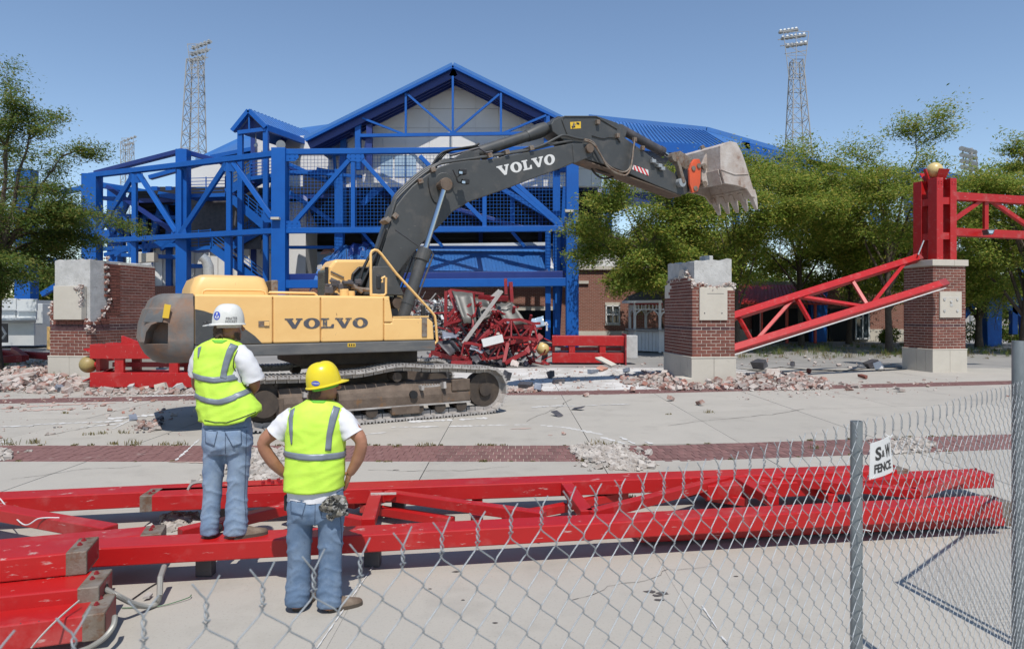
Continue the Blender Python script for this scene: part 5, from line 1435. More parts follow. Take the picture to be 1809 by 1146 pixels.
wbar('long pale grey weathered beam slanting across the wreckage', (886, 514), (818, 607), .28, .16, 'timber', 28.3, 27.6)
wbar('light grey beam crossing the top of the wreckage', (884, 514), (866, 530), .3, .25, 'timber', 29.6)
wbar('pink red beam slanting below the long grey one in the wreckage', (877, 575), (823, 613), .22, .22, 'red_dull', 28.6, 28)
wbar('dark grey beam poking forward at the foot of the wreckage', (858, 617), (891, 645), .26, .24, 'charcoal', 28.6, 27.6)
wbar('white boxed panel lying in the lower right of the wreckage', (852, 606), (888, 597), .48, .2, 'white', 27.5, 27.7)
wbar('long red beam at the front left of the wreckage by the track', (763, 621), (832, 639), .3, .3, 'red_dull', 28.2, 27.6)
wbar('red beam lying flat on the ground under the front left beam', (797, 640), (834, 640), .2, .2, 'red_dull', 27.4)
wbar('red beam reaching out farthest right from the wreckage', (866, 612), (955, 594), .26, .26, 'red_dull', 28.2)
wbar('red folded beam from the far right down to the ground', (956, 592), (930, 622), .34, .3, 'red_dull', 28, 27.8)
wbar('pinkish red bar running to the lowest point of the wreckage', (932, 620), (892, 641), .22, .2, 'red_dull', 27.8, 27.5)
wbar('red strut joining the lowest point to the middle of the heap', (897, 606), (890, 640), .2, .2, 'red_dull', 27.8, 27.5)
wbar('thin white rod leaning across the wreckage', (902, 536), (850, 564), .06, .06, 'timber', 28.6)
wbar('thin black stick lying against the right end of the wreckage', (937, 616), (945, 633), .07, .07, 'charcoal', 28)
for a, c, w in [((836, 517), (839, 545), .16), ((870, 530), (877, 576), .2), ((863, 538), (886, 566), .16), ((840, 556), (800, 590), .22), ((848, 570), (876, 571), .12), ((792, 560), (803, 545), .2), ((876, 580), (880, 600), .16), ((905, 582), (892, 603), .16), ((880, 580), (897, 596), .2), ((820, 598), (848, 603), .16), ((802, 606), (830, 616), .18), ((846, 612), (862, 640), .14), ((780, 612), (795, 632), .12), ((906, 612), (908, 632), .14), ((925, 590), (940, 600), .14), ((800, 575), (830, 560), .2), ((850, 600), (870, 585), .16), ((866, 560), (900, 585), .12)]:
    wbar(L_, a, c, w, w, 'red_dull', r.uniform(28.2, 29.6), group='bent red members in the wreckage heap')
for a, c, w in [((812, 570), (835, 600), .1), ((870, 600), (890, 630), .14), ((845, 590), (862, 566), .1), ((905, 570), (915, 600), .1), ((815, 625), (850, 610), .14), ((880, 590), (910, 610), .1), ((790, 590), (818, 612), .12)]:
    wbar('dark twisted bar lying deep in the wreckage heap', a, c, w, w, 'charcoal', r.uniform(28.4, 29.4), group='dark twisted bars in the wreckage heap')
def wsheet(label, q, m, Z, bend=.12, name='scrap_sheet'):
    pts = [P(x, y, Z + dz) for x, y, dz in q]
    for p in pts: p.z = max(p.z, .05)
    b = MB(); n = 5; g_ = []
    for j in range(n + 1):
        for i in range(n + 1):
            p = pts[0].lerp(pts[1], i / n).lerp(pts[3].lerp(pts[2], i / n), j / n)
            g_.append(p + V((0, bend * math.sin(i / n * 3.1) + r.uniform(-.03, .03), r.uniform(-.03, .03))))
    fr = [(j * (n + 1) + i, j * (n + 1) + i + 1, (j + 1) * (n + 1) + i + 1, (j + 1) * (n + 1) + i) for j in range(n) for i in range(n)]
    b.add(g_, fr)
    o = b.build_thing(name, M[m], label, 'scrap sheet', 'sheets in the wreckage heap', smooth=50)
    s = o.modifiers.new('thickness', 'SOLIDIFY'); s.thickness = .03
    return o
wsheet('large dusty dark sheet standing at the left of the wreckage', [(799, 513, .3), (834, 517, .3), (842, 571, -.3), (820, 571, -.3)], 'smoked', 28.5)
wsheet('dusty dark sheet standing in the middle of the wreckage', [(839, 526, .4), (863, 532, .2), (871, 562, 0), (846, 565, 0)], 'smoked', 28.5)
wsheet('dusty dark sheet sloping down at the right of the wreckage', [(876, 537, .6), (904, 533, .6), (933, 573, 0), (893, 573, 0)], 'smoked', 28.2)
wsheet('curled blue grey sheet at the lower left of the wreckage', [(771, 602, 0), (799, 602, 0), (812, 618, -.4), (795, 627, -.4)], 'charcoal', 27.9, .4)
wsheet('flat blue grey sheet lying under the white boxed panel', [(833, 609, .4), (856, 617, .2), (852, 624, -.2), (830, 615, -.2)], 'sheet', 27.6)
wsheet('pale blue sheet lying at the left under the slanted beams', [(781, 585, .4), (812, 592, .4), (806, 598, -.1), (782, 598, -.1)], 'sheet', 28.0)
wsheet('dark sheet with light edge below the flat blue grey sheet', [(824, 622, .3), (838, 618, .3), (850, 636, -.4), (842, 641, -.4)], 'charcoal', 27.6)
wsheet('black sheet leaning beside the level red beam at right', [(905, 592, 0), (925, 584, .4), (930, 592, 0), (912, 602, -.3)], 'charcoal', 28.4)
wsheet('bright red orange sheet behind the right end of the wreckage', [(905, 608, .6), (950, 607, .6), (950, 618, .2), (906, 616, .2)], 'red_roof', 29.6)
wsheet('pale crumpled plaster sheet at the lowest point of the wreckage', [(905, 634, .1), (917, 640, 0), (915, 648, -.3), (902, 645, -.3)], 'mortar_white', 27.4)
wsheet('pale blue translucent sheet behind the right end of the wreckage', [(935, 564, 0), (960, 559, 0), (962, 576, -.2), (940, 580, -.2)], 'pale_glass', 32)
wsheet('pink sheet curled in the centre of the wreckage', [(877, 553, 0), (884, 552, 0), (893, 568, 0), (886, 572, 0)], 'red_dull', 28.8)
ch = thing('white_chair', 'white metal chair frame tipped over right of the wreckage', 'chair', P(955, 590, 32.5) * V((1, 1, 0)))
MB().tube([P(938, 592, 32), P(942, 574, 32), P(966, 570, 32.2), P(966, 584, 32.2)], .05, 6).build('frame', M['white'], ch)
MB().tube([P(947, 588, 32.4), P(950, 575, 32.4), P(968, 573, 32.6)], .04, 6).build('leg', M['white'], ch)
# bent lattice fragments
def lattice(label, c0, c1, gap_, Z, seed):
    r2 = random.Random(seed); t = thing('lattice_piece', label, 'scrap lattice', P(*c0, Z), group='bent lattice pieces in the wreckage heap')
    n = 5; A_ = []; B2_ = []
    for i in range(n + 1):
        q = P(lerp(c0[0], c1[0], i / n), lerp(c0[1], c1[1], i / n), Z + r2.uniform(-.3, .3)) + V((0, 0, .25 * math.sin(2.2 * i / n + seed)))
        d = V((r2.uniform(-.1, .1) + gap_[0], r2.uniform(-.2, .2), r2.uniform(-.1, .1) + gap_[1])); q.z = max(q.z, .1); A_.append(q); e = q + d; e.z = max(e.z, .1); B2_.append(e)
    ca, cb_ = MB(), MB(); wb = MB()
    for i in range(n): ca.bar(A_[i], A_[i + 1], .11); cb_.bar(B2_[i], B2_[i + 1], .11)
    ca.build('chord', M['red_dull'], t); cb_.build('chord', M['red_dull'], t)
    for i in range(n):
        MB().bar(A_[i], B2_[i + 1] if i % 2 else B2_[i], .06).build('web_bar', M['red_dull'], t)
        if i % 2 == 0: MB().bar(A_[i + 1], B2_[i], .06).build('web_bar', M['red_dull'], t)
lattice('bent red lattice sloping across the front right of the wreckage', (872, 610), (950, 600), (.1, .7), 27.9, 1)
lattice('bent red lattice leaning on the left of the wreckage', (785, 585), (838, 548), (.35, .55), 28.6, 2)
lattice('bent red lattice lying low at the front of the wreckage', (815, 632), (893, 618), (.1, .55), 27.7, 3)
lattice('bent red lattice standing in the middle of the wreckage', (852, 600), (880, 548), (.65, .1), 28.5, 4)
# fine tangle between the large pieces
tg = MB()
for k in range(430):
    px, py = r.uniform(768, 945), r.uniform(530, 640)
    if py < 640 - 110 * (1 - abs(px - 855) / 95) ** .5 * 1.0 if abs(px - 855) < 95 else True: continue
    A = P(px, py, r.uniform(28.6, 30.4)); d = V((r.gauss(0, 1), r.gauss(0, 1), r.gauss(0, .7))).normalized() * r.uniform(.15, .8)
    B_ = A + d
    if A.z < .05 or B_.z < .05: continue
    w = r.choice((.02, .03, .05, .1, .14)); kk = r.choices((0, 1, 2, 3, 4), (3, 5, 2, 3, 2))[0]
    if kk == 1:
        B_ = A + d * 1.9; mid = A.lerp(B_, .5) + V((r.gauss(0, .15), r.gauss(0, .1), r.gauss(0, .15)))
        if min(B_.z, mid.z) < .05: continue
        w = r.choice((.05, .07, .1)); tg.bar(A, mid, w, w * .8, mi=1); tg.bar(mid, B_, w, w * .8, mi=1)
    else: tg.bar(A, B_, w, r.choice((.015, .03, .08)), mi=kk)
o = tg.build('scrap_tangle', [M['charcoal'], M['red_dull'], M['timber'], M['sheet'], M['mortar_white']], fix=False); tag(o, kind='stuff')
tg = MB()
for k in range(1300):
    px = r.uniform(735, 802); py = r.uniform(530, 588)
    if py < 530 + abs(px - 778) * .5 and r.random() < .8: continue
    A = P(px, py, r.uniform(30.5, 32.5)); d = V((r.gauss(0, 1), r.gauss(0, 1), r.gauss(0, .6))).normalized() * r.uniform(.15, .7)
    w = r.choice((.015, .03, .05, .12)); tg.bar(A, A + d, w, r.choice((.012, .02, .05)), mi=r.choices((0, 1, 2, 3), (5, 3, 3, 1))[0])
o = tg.build('scrap_tangle', [M['white_panel'], M['timber'], M['charcoal'], M['red_dull']], fix=False); tag(o, kind='stuff')
mnd = MB()
rr = random.Random(4)
for k in range(300):
    a = rr.uniform(0, 6.28); d = abs(rr.gauss(0, .45)); x = P(855, 640, 29.5).x + math.cos(a) * d * 3.6; y = 29.8 + math.sin(a) * d * 1.6
    z = max(.05, 1.5 * (1 - d)) * rr.uniform(.2, 1); s = rr.uniform(.10, .26)
    R = rot_rand(rr, 1.0); mnd.hexa([R @ w + V((x, y, z)) for w in chunk_verts(rr, (s * 1.6, s, s * .5))], rr.choices((0, 1, 2, 3), (1.5, 4, 2, 2.5))[0])
o = mnd.build('scrap_debris', [M['charcoal'], M['red_dull'], M['sheet'], M['rubble_white']], fix=False); tag(o, kind='stuff')
# ------------------------------------------------------------------ excavator
EC, EA = V((-3.4, 15.25, 0)), math.radians(30)
ex = thing('excavator', 'large yellow and grey crawler excavator with raised dark boom and dusty bucket', 'excavator', EC, EA)
ce, se = math.cos(EA), math.sin(EA)
def EX(px, py, v):
    """Machine coordinates (u forward, v sideways, h up) of a photo point in the upright plane v."""
    r_ = (px - CX) / F
    u = (r_ * (EC.y + v * ce) - EC.x + v * se) / (ce - r_ * se)
    Y = EC.y + u * se + v * ce
    return V((u, v, HC - (py - HY) / F * Y))
def EB(name, b, m, parent=None, smooth=0, bevel=0.0, seg=2):
    return b.build(name, M[m] if isinstance(m, str) else m, parent or ex, smooth, bevel, local=True, seg=seg)
def ebox(u0, u1, v0, v1, h0, h1): return MB().box(((u0 + u1) / 2, (v0 + v1) / 2, (h0 + h1) / 2), (u1 - u0, v1 - v0, h1 - h0))
# tracks
def make_track(vc, first):
    tr = link('track', MB().box((0, vc, .5), (3.9, .28, .36)).mesh('track_frame_core', M['track']), ex)
    R0 = .47; U = 2.33; hb = .53
    sag = [(-2.33, 1.0), (-1.5, .985), (-.6, 1.03), (.35, 1.13), (1.2, 1.07), (2.33, 1.0)]
    path = []
    n = 60
    def top(u):
        for (a, ha), (c, hc) in zip(sag[:-1], sag[1:]):
            if a <= u <= c:
                t = (u - a) / (c - a); t = t * t * (3 - 2 * t); return lerp(ha, hc, t)
        return 1.0
    dense = []
    for k in range(200): u = lerp(U, -U, k / 200); dense.append((u, top(u)))
    for k in range(80):
        a = math.pi / 2 + math.pi * k / 80; dense.append((-U + R0 * math.cos(a), hb + R0 * math.sin(a)))
    for k in range(200):
        u = lerp(-U, U, k / 200); dense.append((u, .06))
    for k in range(80):
        a = -math.pi / 2 + math.pi * k / 80; dense.append((U + R0 * math.cos(a), hb + R0 * math.sin(a)))
    cum = [0]
    for i in range(len(dense)):
        p, q = dense[i], dense[(i + 1) % len(dense)]; cum.append(cum[-1] + math.hypot(q[0] - p[0], q[1] - p[1]))
    tot = cum[-1]; N_ = 58; pitch = tot / N_
    b = MB()
    b.box((0, 0, 0), (pitch * .93, .62, .035))
    for x in (-.36, 0, .36): b.box((x * pitch, 0, .034), (.028, .62, .034))
    b.box((0, .1, -.06), (pitch * .9, .05, .09)); b.box((0, -.1, -.06), (pitch * .9, .05, .09))
    me = b.mesh('track_shoe', M['shoe'])
    j = 0
    for k in range(N_):
        s = pitch * (k + .5)
        while cum[j + 1] < s: j += 1
        p, q = dense[j % len(dense)], dense[(j + 1) % len(dense)]
        t = (s - cum[j]) / (cum[j + 1] - cum[j])
        d = V((q[0] - p[0], 0, q[1] - p[1])).normalized()
        nrm = V((d.z, 0, -d.x))                # outwards for this turning sense
        nrm = -nrm if nrm.dot(V((lerp(p[0], q[0], t) * .15, 0, lerp(p[1], q[1], t) - .55))) < 0 else nrm
        R = Matrix((d, nrm.cross(d), nrm)).transposed()
        link('track_shoe', me, tr, (lerp(p[0], q[0], t), vc, lerp(p[1], q[1], t)), R.to_euler())
    sg = -1 if vc < 0 else 1
    vo = vc + sg * .22
    f = MB()
    prof = [(vc - sg * .2, .30), (vo, .30), (vo, .50), (vo - sg * .04, .62), (vo - sg * .14, .78), (vc - sg * .2, .78)]
    f.prism([(-2.05, a, h) for a, h in prof], (4.0, 0, 0))
    EB('track_frame', f, 'track', tr, bevel=.01)
    EB('frame_flange', ebox(-2.05, 1.95, vo - .01, vo + .06, .285, .32), 'shoe', tr); 
    EB('frame_end', ebox(-2.12, -1.98, vc - .24, vc + .26, .27, .62), 'track', tr, bevel=.01)
    EB('frame_end', ebox(1.28, 1.93, vo - .02, vo + .05, .33, .52), 'track', tr, bevel=.01); EB('frame_end', ebox(1.5, 1.93, vo - .03, vo + .03, .55, .80), 'track', tr, bevel=.02)
    EB('frame_hole', MB().cyl((.62, vo - .06, .53), (.62, vo + .012, .53), .085, 14), 'dark', tr)
    for k in range(8):
        u = -1.75 + k * .5
        EB('track_roller', MB().cyl((u, vc - .2, .23), (u, vc + .2, .23), .125, 14), 'track_dark', tr)
    for u in (-1.1, .3): EB('carrier_roller', MB().cyl((u, vc - .16, .90), (u, vc + .2, .90), .1, 14), 'track_dark', tr)
    EB('roller_guard', ebox(.15, .75, vo - .05, vo + .02, .14, .3), 'track', tr, bevel=.01)
    EB('idler', MB().cyl((U, vc - .13, hb), (U, vc + .13, hb), .38, 28), 'track_dark', tr); EB('idler_hub', MB().cyl((U, vc - .2, hb), (U, vc + .24, hb), .14, 16), 'track_dark', tr)
    b = MB()
    for k in range(21):
        a = 2 * math.pi * k / 21; b.box((-U + .39 * math.cos(a), vc, hb + .39 * math.sin(a)), (.07, .1, .07), Matrix.Rotation(-a, 3, 'Y'))
    b.cyl((-U, vc - .05, hb), (-U, vc + .05, hb), .38, 24); b.cyl((-U, vc - .3, hb), (-U, vc + .28, hb), .25, 20)
    EB('sprocket', b, 'track_dark', tr)
    for u in (-1.35, 1.05):
        s = MB(); s.bar((u - .25, vo + .12, .66), (u + .25, vo + .12, .68), .12, .035)
        for k in range(8): s.box((u - .22 + k * .063, vo + .12, .70), (.02, .12, .03))
        s.bar((u - .25, vo + .12, .66), (u - .25, vo - .1, .66), .06, .09); s.bar((u + .25, vo + .12, .66), (u + .25, vo - .1, .70), .06, .14)
        EB('step', s, 'shoe', tr)
make_track(-1.40, True); make_track(1.40, False)
uc = MB(); uc.box((0, 0, .72), (1.7, 1.5, .42)); uc.box((.7, 0, .6), (.5, 2.5, .3)); uc.box((-.7, 0, .6), (.5, 2.5, .3)); uc.cyl((0, 0, .9), (0, 0, 1.4), .72, 28)
EB('undercarriage', uc, 'track', bevel=.02)
EB('belly_filler', ebox(-1.5, 1.0, -.95, 1.45, 1.14, 1.43), 'track_dark', bevel=.03)  # dark box added to fill the bright gap under the house with shade
# deck
NV = -1.60
deck = EB('deck', ebox(-3.5, 1.12, NV + .02, 1.55, 1.44, 1.65), 'grey')
EB('side_skirt', ebox(-3.5, 1.12, NV - .03, NV + .1, 1.425, 1.64), 'skirt', bevel=.02)
EB('warning_label', MB().prism([EX(614, 606, NV - .034), EX(628, 606, NV - .034), EX(628, 612.5, NV - .034), EX(614, 612.5, NV - .034)], (0, -.003, 0)), 'yellow_label')
for k in range(3): EB('label_mark', MB().prism([EX(616 + k * 4, 607.5, NV - .038), EX(618.5 + k * 4, 607.5, NV - .038), EX(618.5 + k * 4, 611, NV - .038), EX(616 + k * 4, 611, NV - .038)], (0, -.002, 0)), 'ink')
body = EB('engine_house', ebox(-3.5, .08, NV + .06, 1.5, 1.64, 2.50), 'yellow', bevel=.06, seg=3)
def door(x0, x1, y0, y1, yb0, yb1, name='side_door'):
    q = [EX(x0, y0, NV), EX(x1, y1, NV), EX(x1, yb1, NV), EX(x0, yb0, NV)]
    q[0].z = q[1].z = 2.545; q[2].z = q[3].z = 1.652
    return EB(name, MB().prism([p + V((0, .09, 0)) for p in q], (0, -.09, 0)), 'yellow', bevel=.03, seg=3)
d1 = door(344, 481.5, 521, 522, 610, 605); d2 = door(483, 566, 522, 523, 605, 602); d3 = door(567.5, 677.5, 523, 525, 602, 600)
EB('top_strip', ebox(EX(344, 521, NV).x, EX(690, 525, NV).x, NV + .04, 1.45, 2.50, 2.56), 'yellow', bevel=.03)
q = [EX(679, 526, NV), EX(688, 527, NV), EX(695, 569, NV), EX(679, 569, NV)]
EB('corner_panel', MB().prism([p + V((0, .09, 0)) for p in q], (0, -.09, 0)), 'yellow', bevel=.02)
q = [EX(679, 570.5, NV), EX(692, 570.5, NV), EX(694, 562, NV), EX(757, 562, NV), EX(765, 569, NV), EX(767, 597, NV), EX(679, 601, NV)]
for p in (q[-1], q[-2]): p.z = 1.652
tb = EB('step_box', MB().prism([p + V((0, .75, 0)) for p in q], (0, -.75, 0)), 'yellow', bevel=.025)
EB('step_edge', MB().bar(EX(694, 560, NV + .03), EX(757, 559, NV + .03), .04, .03), 'yellow')
EB('box_hinge', ebox(EX(745, 580, NV).x, EX(754, 580, NV).x, NV - .02, NV + .01, 1.72, 2.12), 'primer', bevel=.005)
# grey swoosh on the rear door, door latch
sw = [EX(x, y, NV - .004) for x, y in [(344.5, 546), (360, 549), (378, 555), (398, 565), (418, 574), (436, 583), (450, 593), (463, 605), (344.5, 609)]]
sw[-1].z = sw[-2].z = 1.66
EB('grey_swoosh', MB().prism(sw, (0, -.003, 0)), 'grey', d1)
l = EX(466, 572, NV)
EB('latch', MB().box((l.x, NV - .006, l.z), (.19, .012, .11)), 'primer', d1); EB('latch', MB().box((l.x + .05, NV - .02, l.z), (.09, .02, .08)), 'yellow', d1, bevel=.008)
# maker's word on the doors and on the boom
def quad_map(BL, BR, TL, TR, v):
    a, b, c, d = EX(*BL, v), EX(*BR, v), EX(*TL, v), EX(*TR, v)
    return lambda s, t: a.lerp(b, s).lerp(c.lerp(d, s), t)
EB('lettering', maker_word(quad_map((503, 580.5), (650, 578.5), (503, 562.5), (650, 561), NV - .003), V((0, -.004, 0))), 'grey_print', d2)
# counterweight: stacked outlines with rounded tail
def cw_ring(h, tail, half, r):
    pts = []
    u0 = -3.51
    pts.append(V((u0, -half, h)))
    for k in range(9):
        a = -math.pi / 2 - (math.pi / 2) * k / 8
        pts.append(V((tail + r + r * math.cos(a), -half + r + r * math.sin(a), h)))
    for k in range(9):
        a = math.pi - (math.pi / 2) * k / 8
        pts.append(V((tail + r + r * math.cos(a), half - r + r * math.sin(a), h)))
    pts.append(V((u0, half, h)))
    return pts
hs = [(1.33, -4.02, 1.38, .3), (1.37, -4.14, 1.48, .38), (1.5, -4.27, 1.56, .42), (1.72, -4.36, 1.62, .45), (1.74, -4.35, 1.615, .45), (2.0, -4.33, 1.61, .45), (2.30, -4.24, 1.60, .42), (2.32, -4.20, 1.585, .4), (2.48, -4.14, 1.57, .4), (2.55, -4.06, 1.53, .38), (2.57, -3.98, 1.48, .34)]
cwb = MB().rings([cw_ring(*h) for h in hs])
cw = EB('counterweight', cwb, 'cw', smooth=35, bevel=.012)
cut = MB()
pc = V((-4.13, -1.53, 1.85))
pk = [(-.20, -.17), (.22, -.17), (.22, .2), (.08, .22), (-.06, .17), (-.16, .04)]
cdir = V((.87, -.49, 0)); cn = V((-.49, -.87, 0))
cut.prism([pc + cn * .25 + cdir * a + V((0, 0, z)) for a, z in pk], -cn * .55)
co = cut.build('pocket_cutter', M['dark'], ex, local=True)
bm_ = cw.modifiers.new('pocket', 'BOOLEAN'); bm_.object = co; bm_.operation = 'DIFFERENCE'; bm_.solver = 'EXACT'
def bake(o):
    dg = bpy.context.evaluated_depsgraph_get()
    me = bpy.data.meshes.new_from_object(o.evaluated_get(dg)); old = o.data; o.modifiers.clear(); o.data = me
bpy.context.view_layer.update()
bake(cw); bpy.data.objects.remove(co)
EB('rear_recess', MB().prism([V((-4.29, -1.36, 2.06)), V((-4.0, -1.585, 2.06)), V((-3.96, -1.575, 2.27)), V((-4.2, -1.36, 2.27))], cn * .03), 'skirt', cw, bevel=.01)
lq = V((-3.90, -1.545, 2.26))
EB('warning_label', MB().prism([lq + cdir * a + V((0, 0, z)) + cn * .10 for a, z in [(-.07, -.12), (.04, -.13), (.08, .1), (-.03, .12)]], cn * .006), 'yellow_label', cw)
EB('rear_cover', ebox(-3.52, -3.49, NV + .02, 1.5, 1.45, 2.52), 'black')
# hood with rail, exhaust
def rr_ring(u0, u1, v0, v1, h, r):
    pts = []
    for (cx_, cy_, a0) in ((u1 - r, v1 - r, 0), (u0 + r, v1 - r, 90), (u0 + r, v0 + r, 180), (u1 - r, v0 + r, 270)):
        for k in range(5):
            a = math.radians(a0 + 90 * k / 4); pts.append(V((cx_ + r * math.cos(a), cy_ + r * math.sin(a), h)))
    return pts
H0, H1 = EX(335, 520, -1.15).x, EX(476, 521, -1.15).x
hood = EB('engine_hood', MB().rings([rr_ring(H0, H1, -1.2, .9, 2.55, .15), rr_ring(H0 + .02, H1 - .01, -1.19, .88, 2.70, .15), rr_ring(H0 + .09, H1 - .06, -1.12, .82, 2.88, .18), rr_ring(H0 + .2, H1 - .15, -1.0, .7, 2.935, .2)]), 'yellow', smooth=40)
rl_ = [EX(x, y, -1.30) for x, y in [(357, 521), (359, 514), (364, 512), (460, 513), (467, 514.5), (470, 521)]]
EB('hood_rail', MB().tube(rl_, .022, 8), 'yellow', hood, smooth=60)
EB('exhaust_pipe', MB().tube([EX(369, 490, -.2), EX(368, 470, -.2), EX(364, 460, -.2), EX(356, 453, -.2)], [.1, .1, .095, .085], 14), 'galv', smooth=60)
EB('muffler_box', ebox(EX(474, 500, -.8).x, EX(486, 500, -.8).x, -1.1, .2, 2.56, 2.86), 'primer', bevel=.02)
EB('deck_rail', MB().tube([EX(476, 518, -1.4), EX(476, 516.5, -1.4), EX(555, 518, -1.4), EX(560, 522, -1.4)], .025, 8), 'yellow', smooth=60)
EB('filler_cap', MB().cyl(EX(523, 522, -1.2), EX(523, 514, -1.2), .08, 12), 'charcoal')
EB('tank_cap', MB().cyl(EX(608, 524, -1.25), EX(608, 511, -1.25), .09, 14), 'yellow', bevel=.01); EB('tank_cap', MB().cyl(EX(619, 524, -1.15), EX(619, 514, -1.15), .09, 14), 'yellow', bevel=.01)
# cab on the far side
cu0, cu1 = -.60, 1.15
cabp = [(cu0, 1.65), (cu0 - .0, 2.6), (cu0 + .05, 3.25), (cu0 + .18, 3.43), (cu1 - .35, 3.47), (cu1 - .1, 3.3), (cu1 + .12, 2.4), (cu1 + .12, 1.65)]
cab = EB('cab', MB().prism([V((a, .50, h)) for a, h in cabp], (0, .85, 0)), 'yellow', bevel=.07, seg=3)
EB('cab_rear_window', ebox(cu0 - .02, cu0 + .02, .60, 1.24, 2.35, 3.2), 'cab_glass', cab)
EB('window_frame', ebox(cu0 - .03, cu0 + .03, .50, .58, 2.0, 3.25), 'black', cab)
q = [V((cu0 + .5, .47, 2.45)), V((cu1 - .1, .47, 2.45)), V((cu1 - .3, .47, 3.25)), V((cu0 + .72, .47, 3.25)), V((cu0 + .58, .47, 3.1))]
EB('side_window', MB().prism(q, (0, .03, 0)), 'glass', cab)
fr = MB()
for i in range(len(q)): fr.tube([q[i] + V((0, -.02, 0)), q[(i + 1) % len(q)] + V((0, -.02, 0))], .035, 6)
EB('window_frame', fr, 'black', cab)
for k in range(5):
    EB('cab_louvre', MB().bar(V((cu0 + .08, .478, 2.55 + k * .15)), V((cu0 + .38, .478, 2.42 + k * .15)), .03, .03), 'skirt', cab)
EB('antenna', MB().tube([EX(612, 470, .9), EX(612, 440, .9)], .008, 5), 'black', cab); EB('antenna_base', MB().ball(EX(612, 468, .9), .05, 8, 6), 'black', cab)
EB('cab_label', ebox(cu0 - .065, cu0 - .06, .7, 1.1, 3.22, 3.32), 'white', cab)
# boom
BV = -.33
bo = [(656, 511), (658, 500), (678, 432), (689, 398), (700, 363), (713, 346), (728, 329), (752, 310), (775, 295), (800, 287), (830, 283), (860, 282), (935, 268), (985, 258), (1011, 253), (1036, 255), (1046, 262), (1040, 275), (1014, 288), (985, 300), (954, 311), (891, 335), (828, 357), (800, 374), (772, 404), (744, 432), (722, 458), (703, 483), (697, 497), (692, 507), (678, 518), (664, 518)]
boom = EB('boom', MB().prism([EX(x, y, BV) for x, y in bo], (0, .66, 0)), 'grey', bevel=.022)
lug = [(795, 290), (806, 277), (818, 270), (830, 266), (846, 269), (850, 283)]
for vv in (-.22, .14): EB('cylinder_lug', MB().prism([EX(x, y, vv) for x, y in lug], (0, .08, 0)), 'grey', boom, bevel=.01)
EB('lettering', maker_word(quad_map((882, 311.5), (981, 289), (876.5, 294.5), (979, 271.5), BV - .002), V((0, -.005, 0))), 'white', boom)
EB('weld_seam', MB().tube([EX(698, 406, BV - .002), EX(738, 434, BV - .002)], .008, 5), 'charcoal', boom)
EB('boom_pin', MB().cyl(EX(787, 325, BV - .30), EX(787, 325, BV - .30) + V((0, 1.3, 0)), .10, 16), 'track', boom, bevel=.01)
EB('pin_boss', MB().cyl(EX(785, 322, BV - .03), EX(785, 322, BV) + V((0, .05, 0)), .23, 22), 'grey', boom, bevel=.015)
EB('foot_pin', MB().cyl(V((.72, -.5, 2.44)), V((.72, .5, 2.44)), .13, 16), 'track', boom)
EB('boom_bracket', MB().prism([EX(644, 520, -.55), EX(660, 470, -.55), EX(690, 470, -.55), EX(715, 522, -.55)], (0, .12, 0)), 'grey', bevel=.02); EB('boom_bracket', MB().prism([V((.2, .43, 1.6)), V((.5, .43, 2.6)), V((.95, .43, 2.6)), V((1.3, .43, 1.6))], (0, .12, 0)), 'grey', bevel=.02)
EB('boom_well', ebox(.12, 1.10, -.62, .45, 1.45, 1.9), 'charcoal')
# boom cylinders
for vv in (-.62, .62):
    a, m1, c = EX(716, 548, -.62), EX(751, 441, -.62), EX(787, 326, -.62)
    for p in (a, m1, c): p.y = vv
    cy = EB('boom_cylinder', MB().tube([a - (m1 - a) * .12, a, m1], .135, 18), 'grey', smooth=50)
    EB('gland', MB().cyl(m1 - (m1 - a).normalized() * .26, m1 + (m1 - a).normalized() * .02, .165, 18), 'grey', cy, bevel=.01)
    EB('band', MB().cyl(a + (m1 - a) * .1, a + (m1 - a) * .16, .145, 18), 'grey', cy)
    EB('rod', MB().cyl(m1, c, .062, 16), 'chrome', cy, smooth=50)
    EB('rod_eye', MB().cyl(c + V((0, -.07, 0)), c + V((0, .07, 0)), .15, 16), 'track', cy, bevel=.01)
    off = V((.17, -.03, 0))
    EB('oil_pipe', MB().tube([a + off * 1.0, m1 + off * 1.1 + V((.0, 0, -.1)), m1 + V((.12, 0, -.02))], .022, 6), 'charcoal', cy)
# stick cylinder
a, m1, m2, c = EX(832, 273, 0), EX(930, 241, 0), EX(964, 227, 0), EX(984, 219, 0)
cy = EB('stick_cylinder', MB().tube([a, m1], .14, 18), 'grey', smooth=50)
EB('gland', MB().tube([m1, m2 - (m2 - m1) * .35, m2], [.15, .19, .165], 18), 'grey', cy, smooth=40)
EB('rod', MB().cyl(m2, c, .075, 14), 'chrome', cy, smooth=50)
EB('rod_eye', MB().cyl(c + V((0, -.12, 0)), c + V((0, .12, 0)), .17, 16), 'grey', cy)
EB('oil_pipe', MB().tube([EX(795, 275, -.12), EX(845, 262, -.12), EX(858, 270, -.12), EX(870, 268, -.12)], .03, 6), 'charcoal', cy)
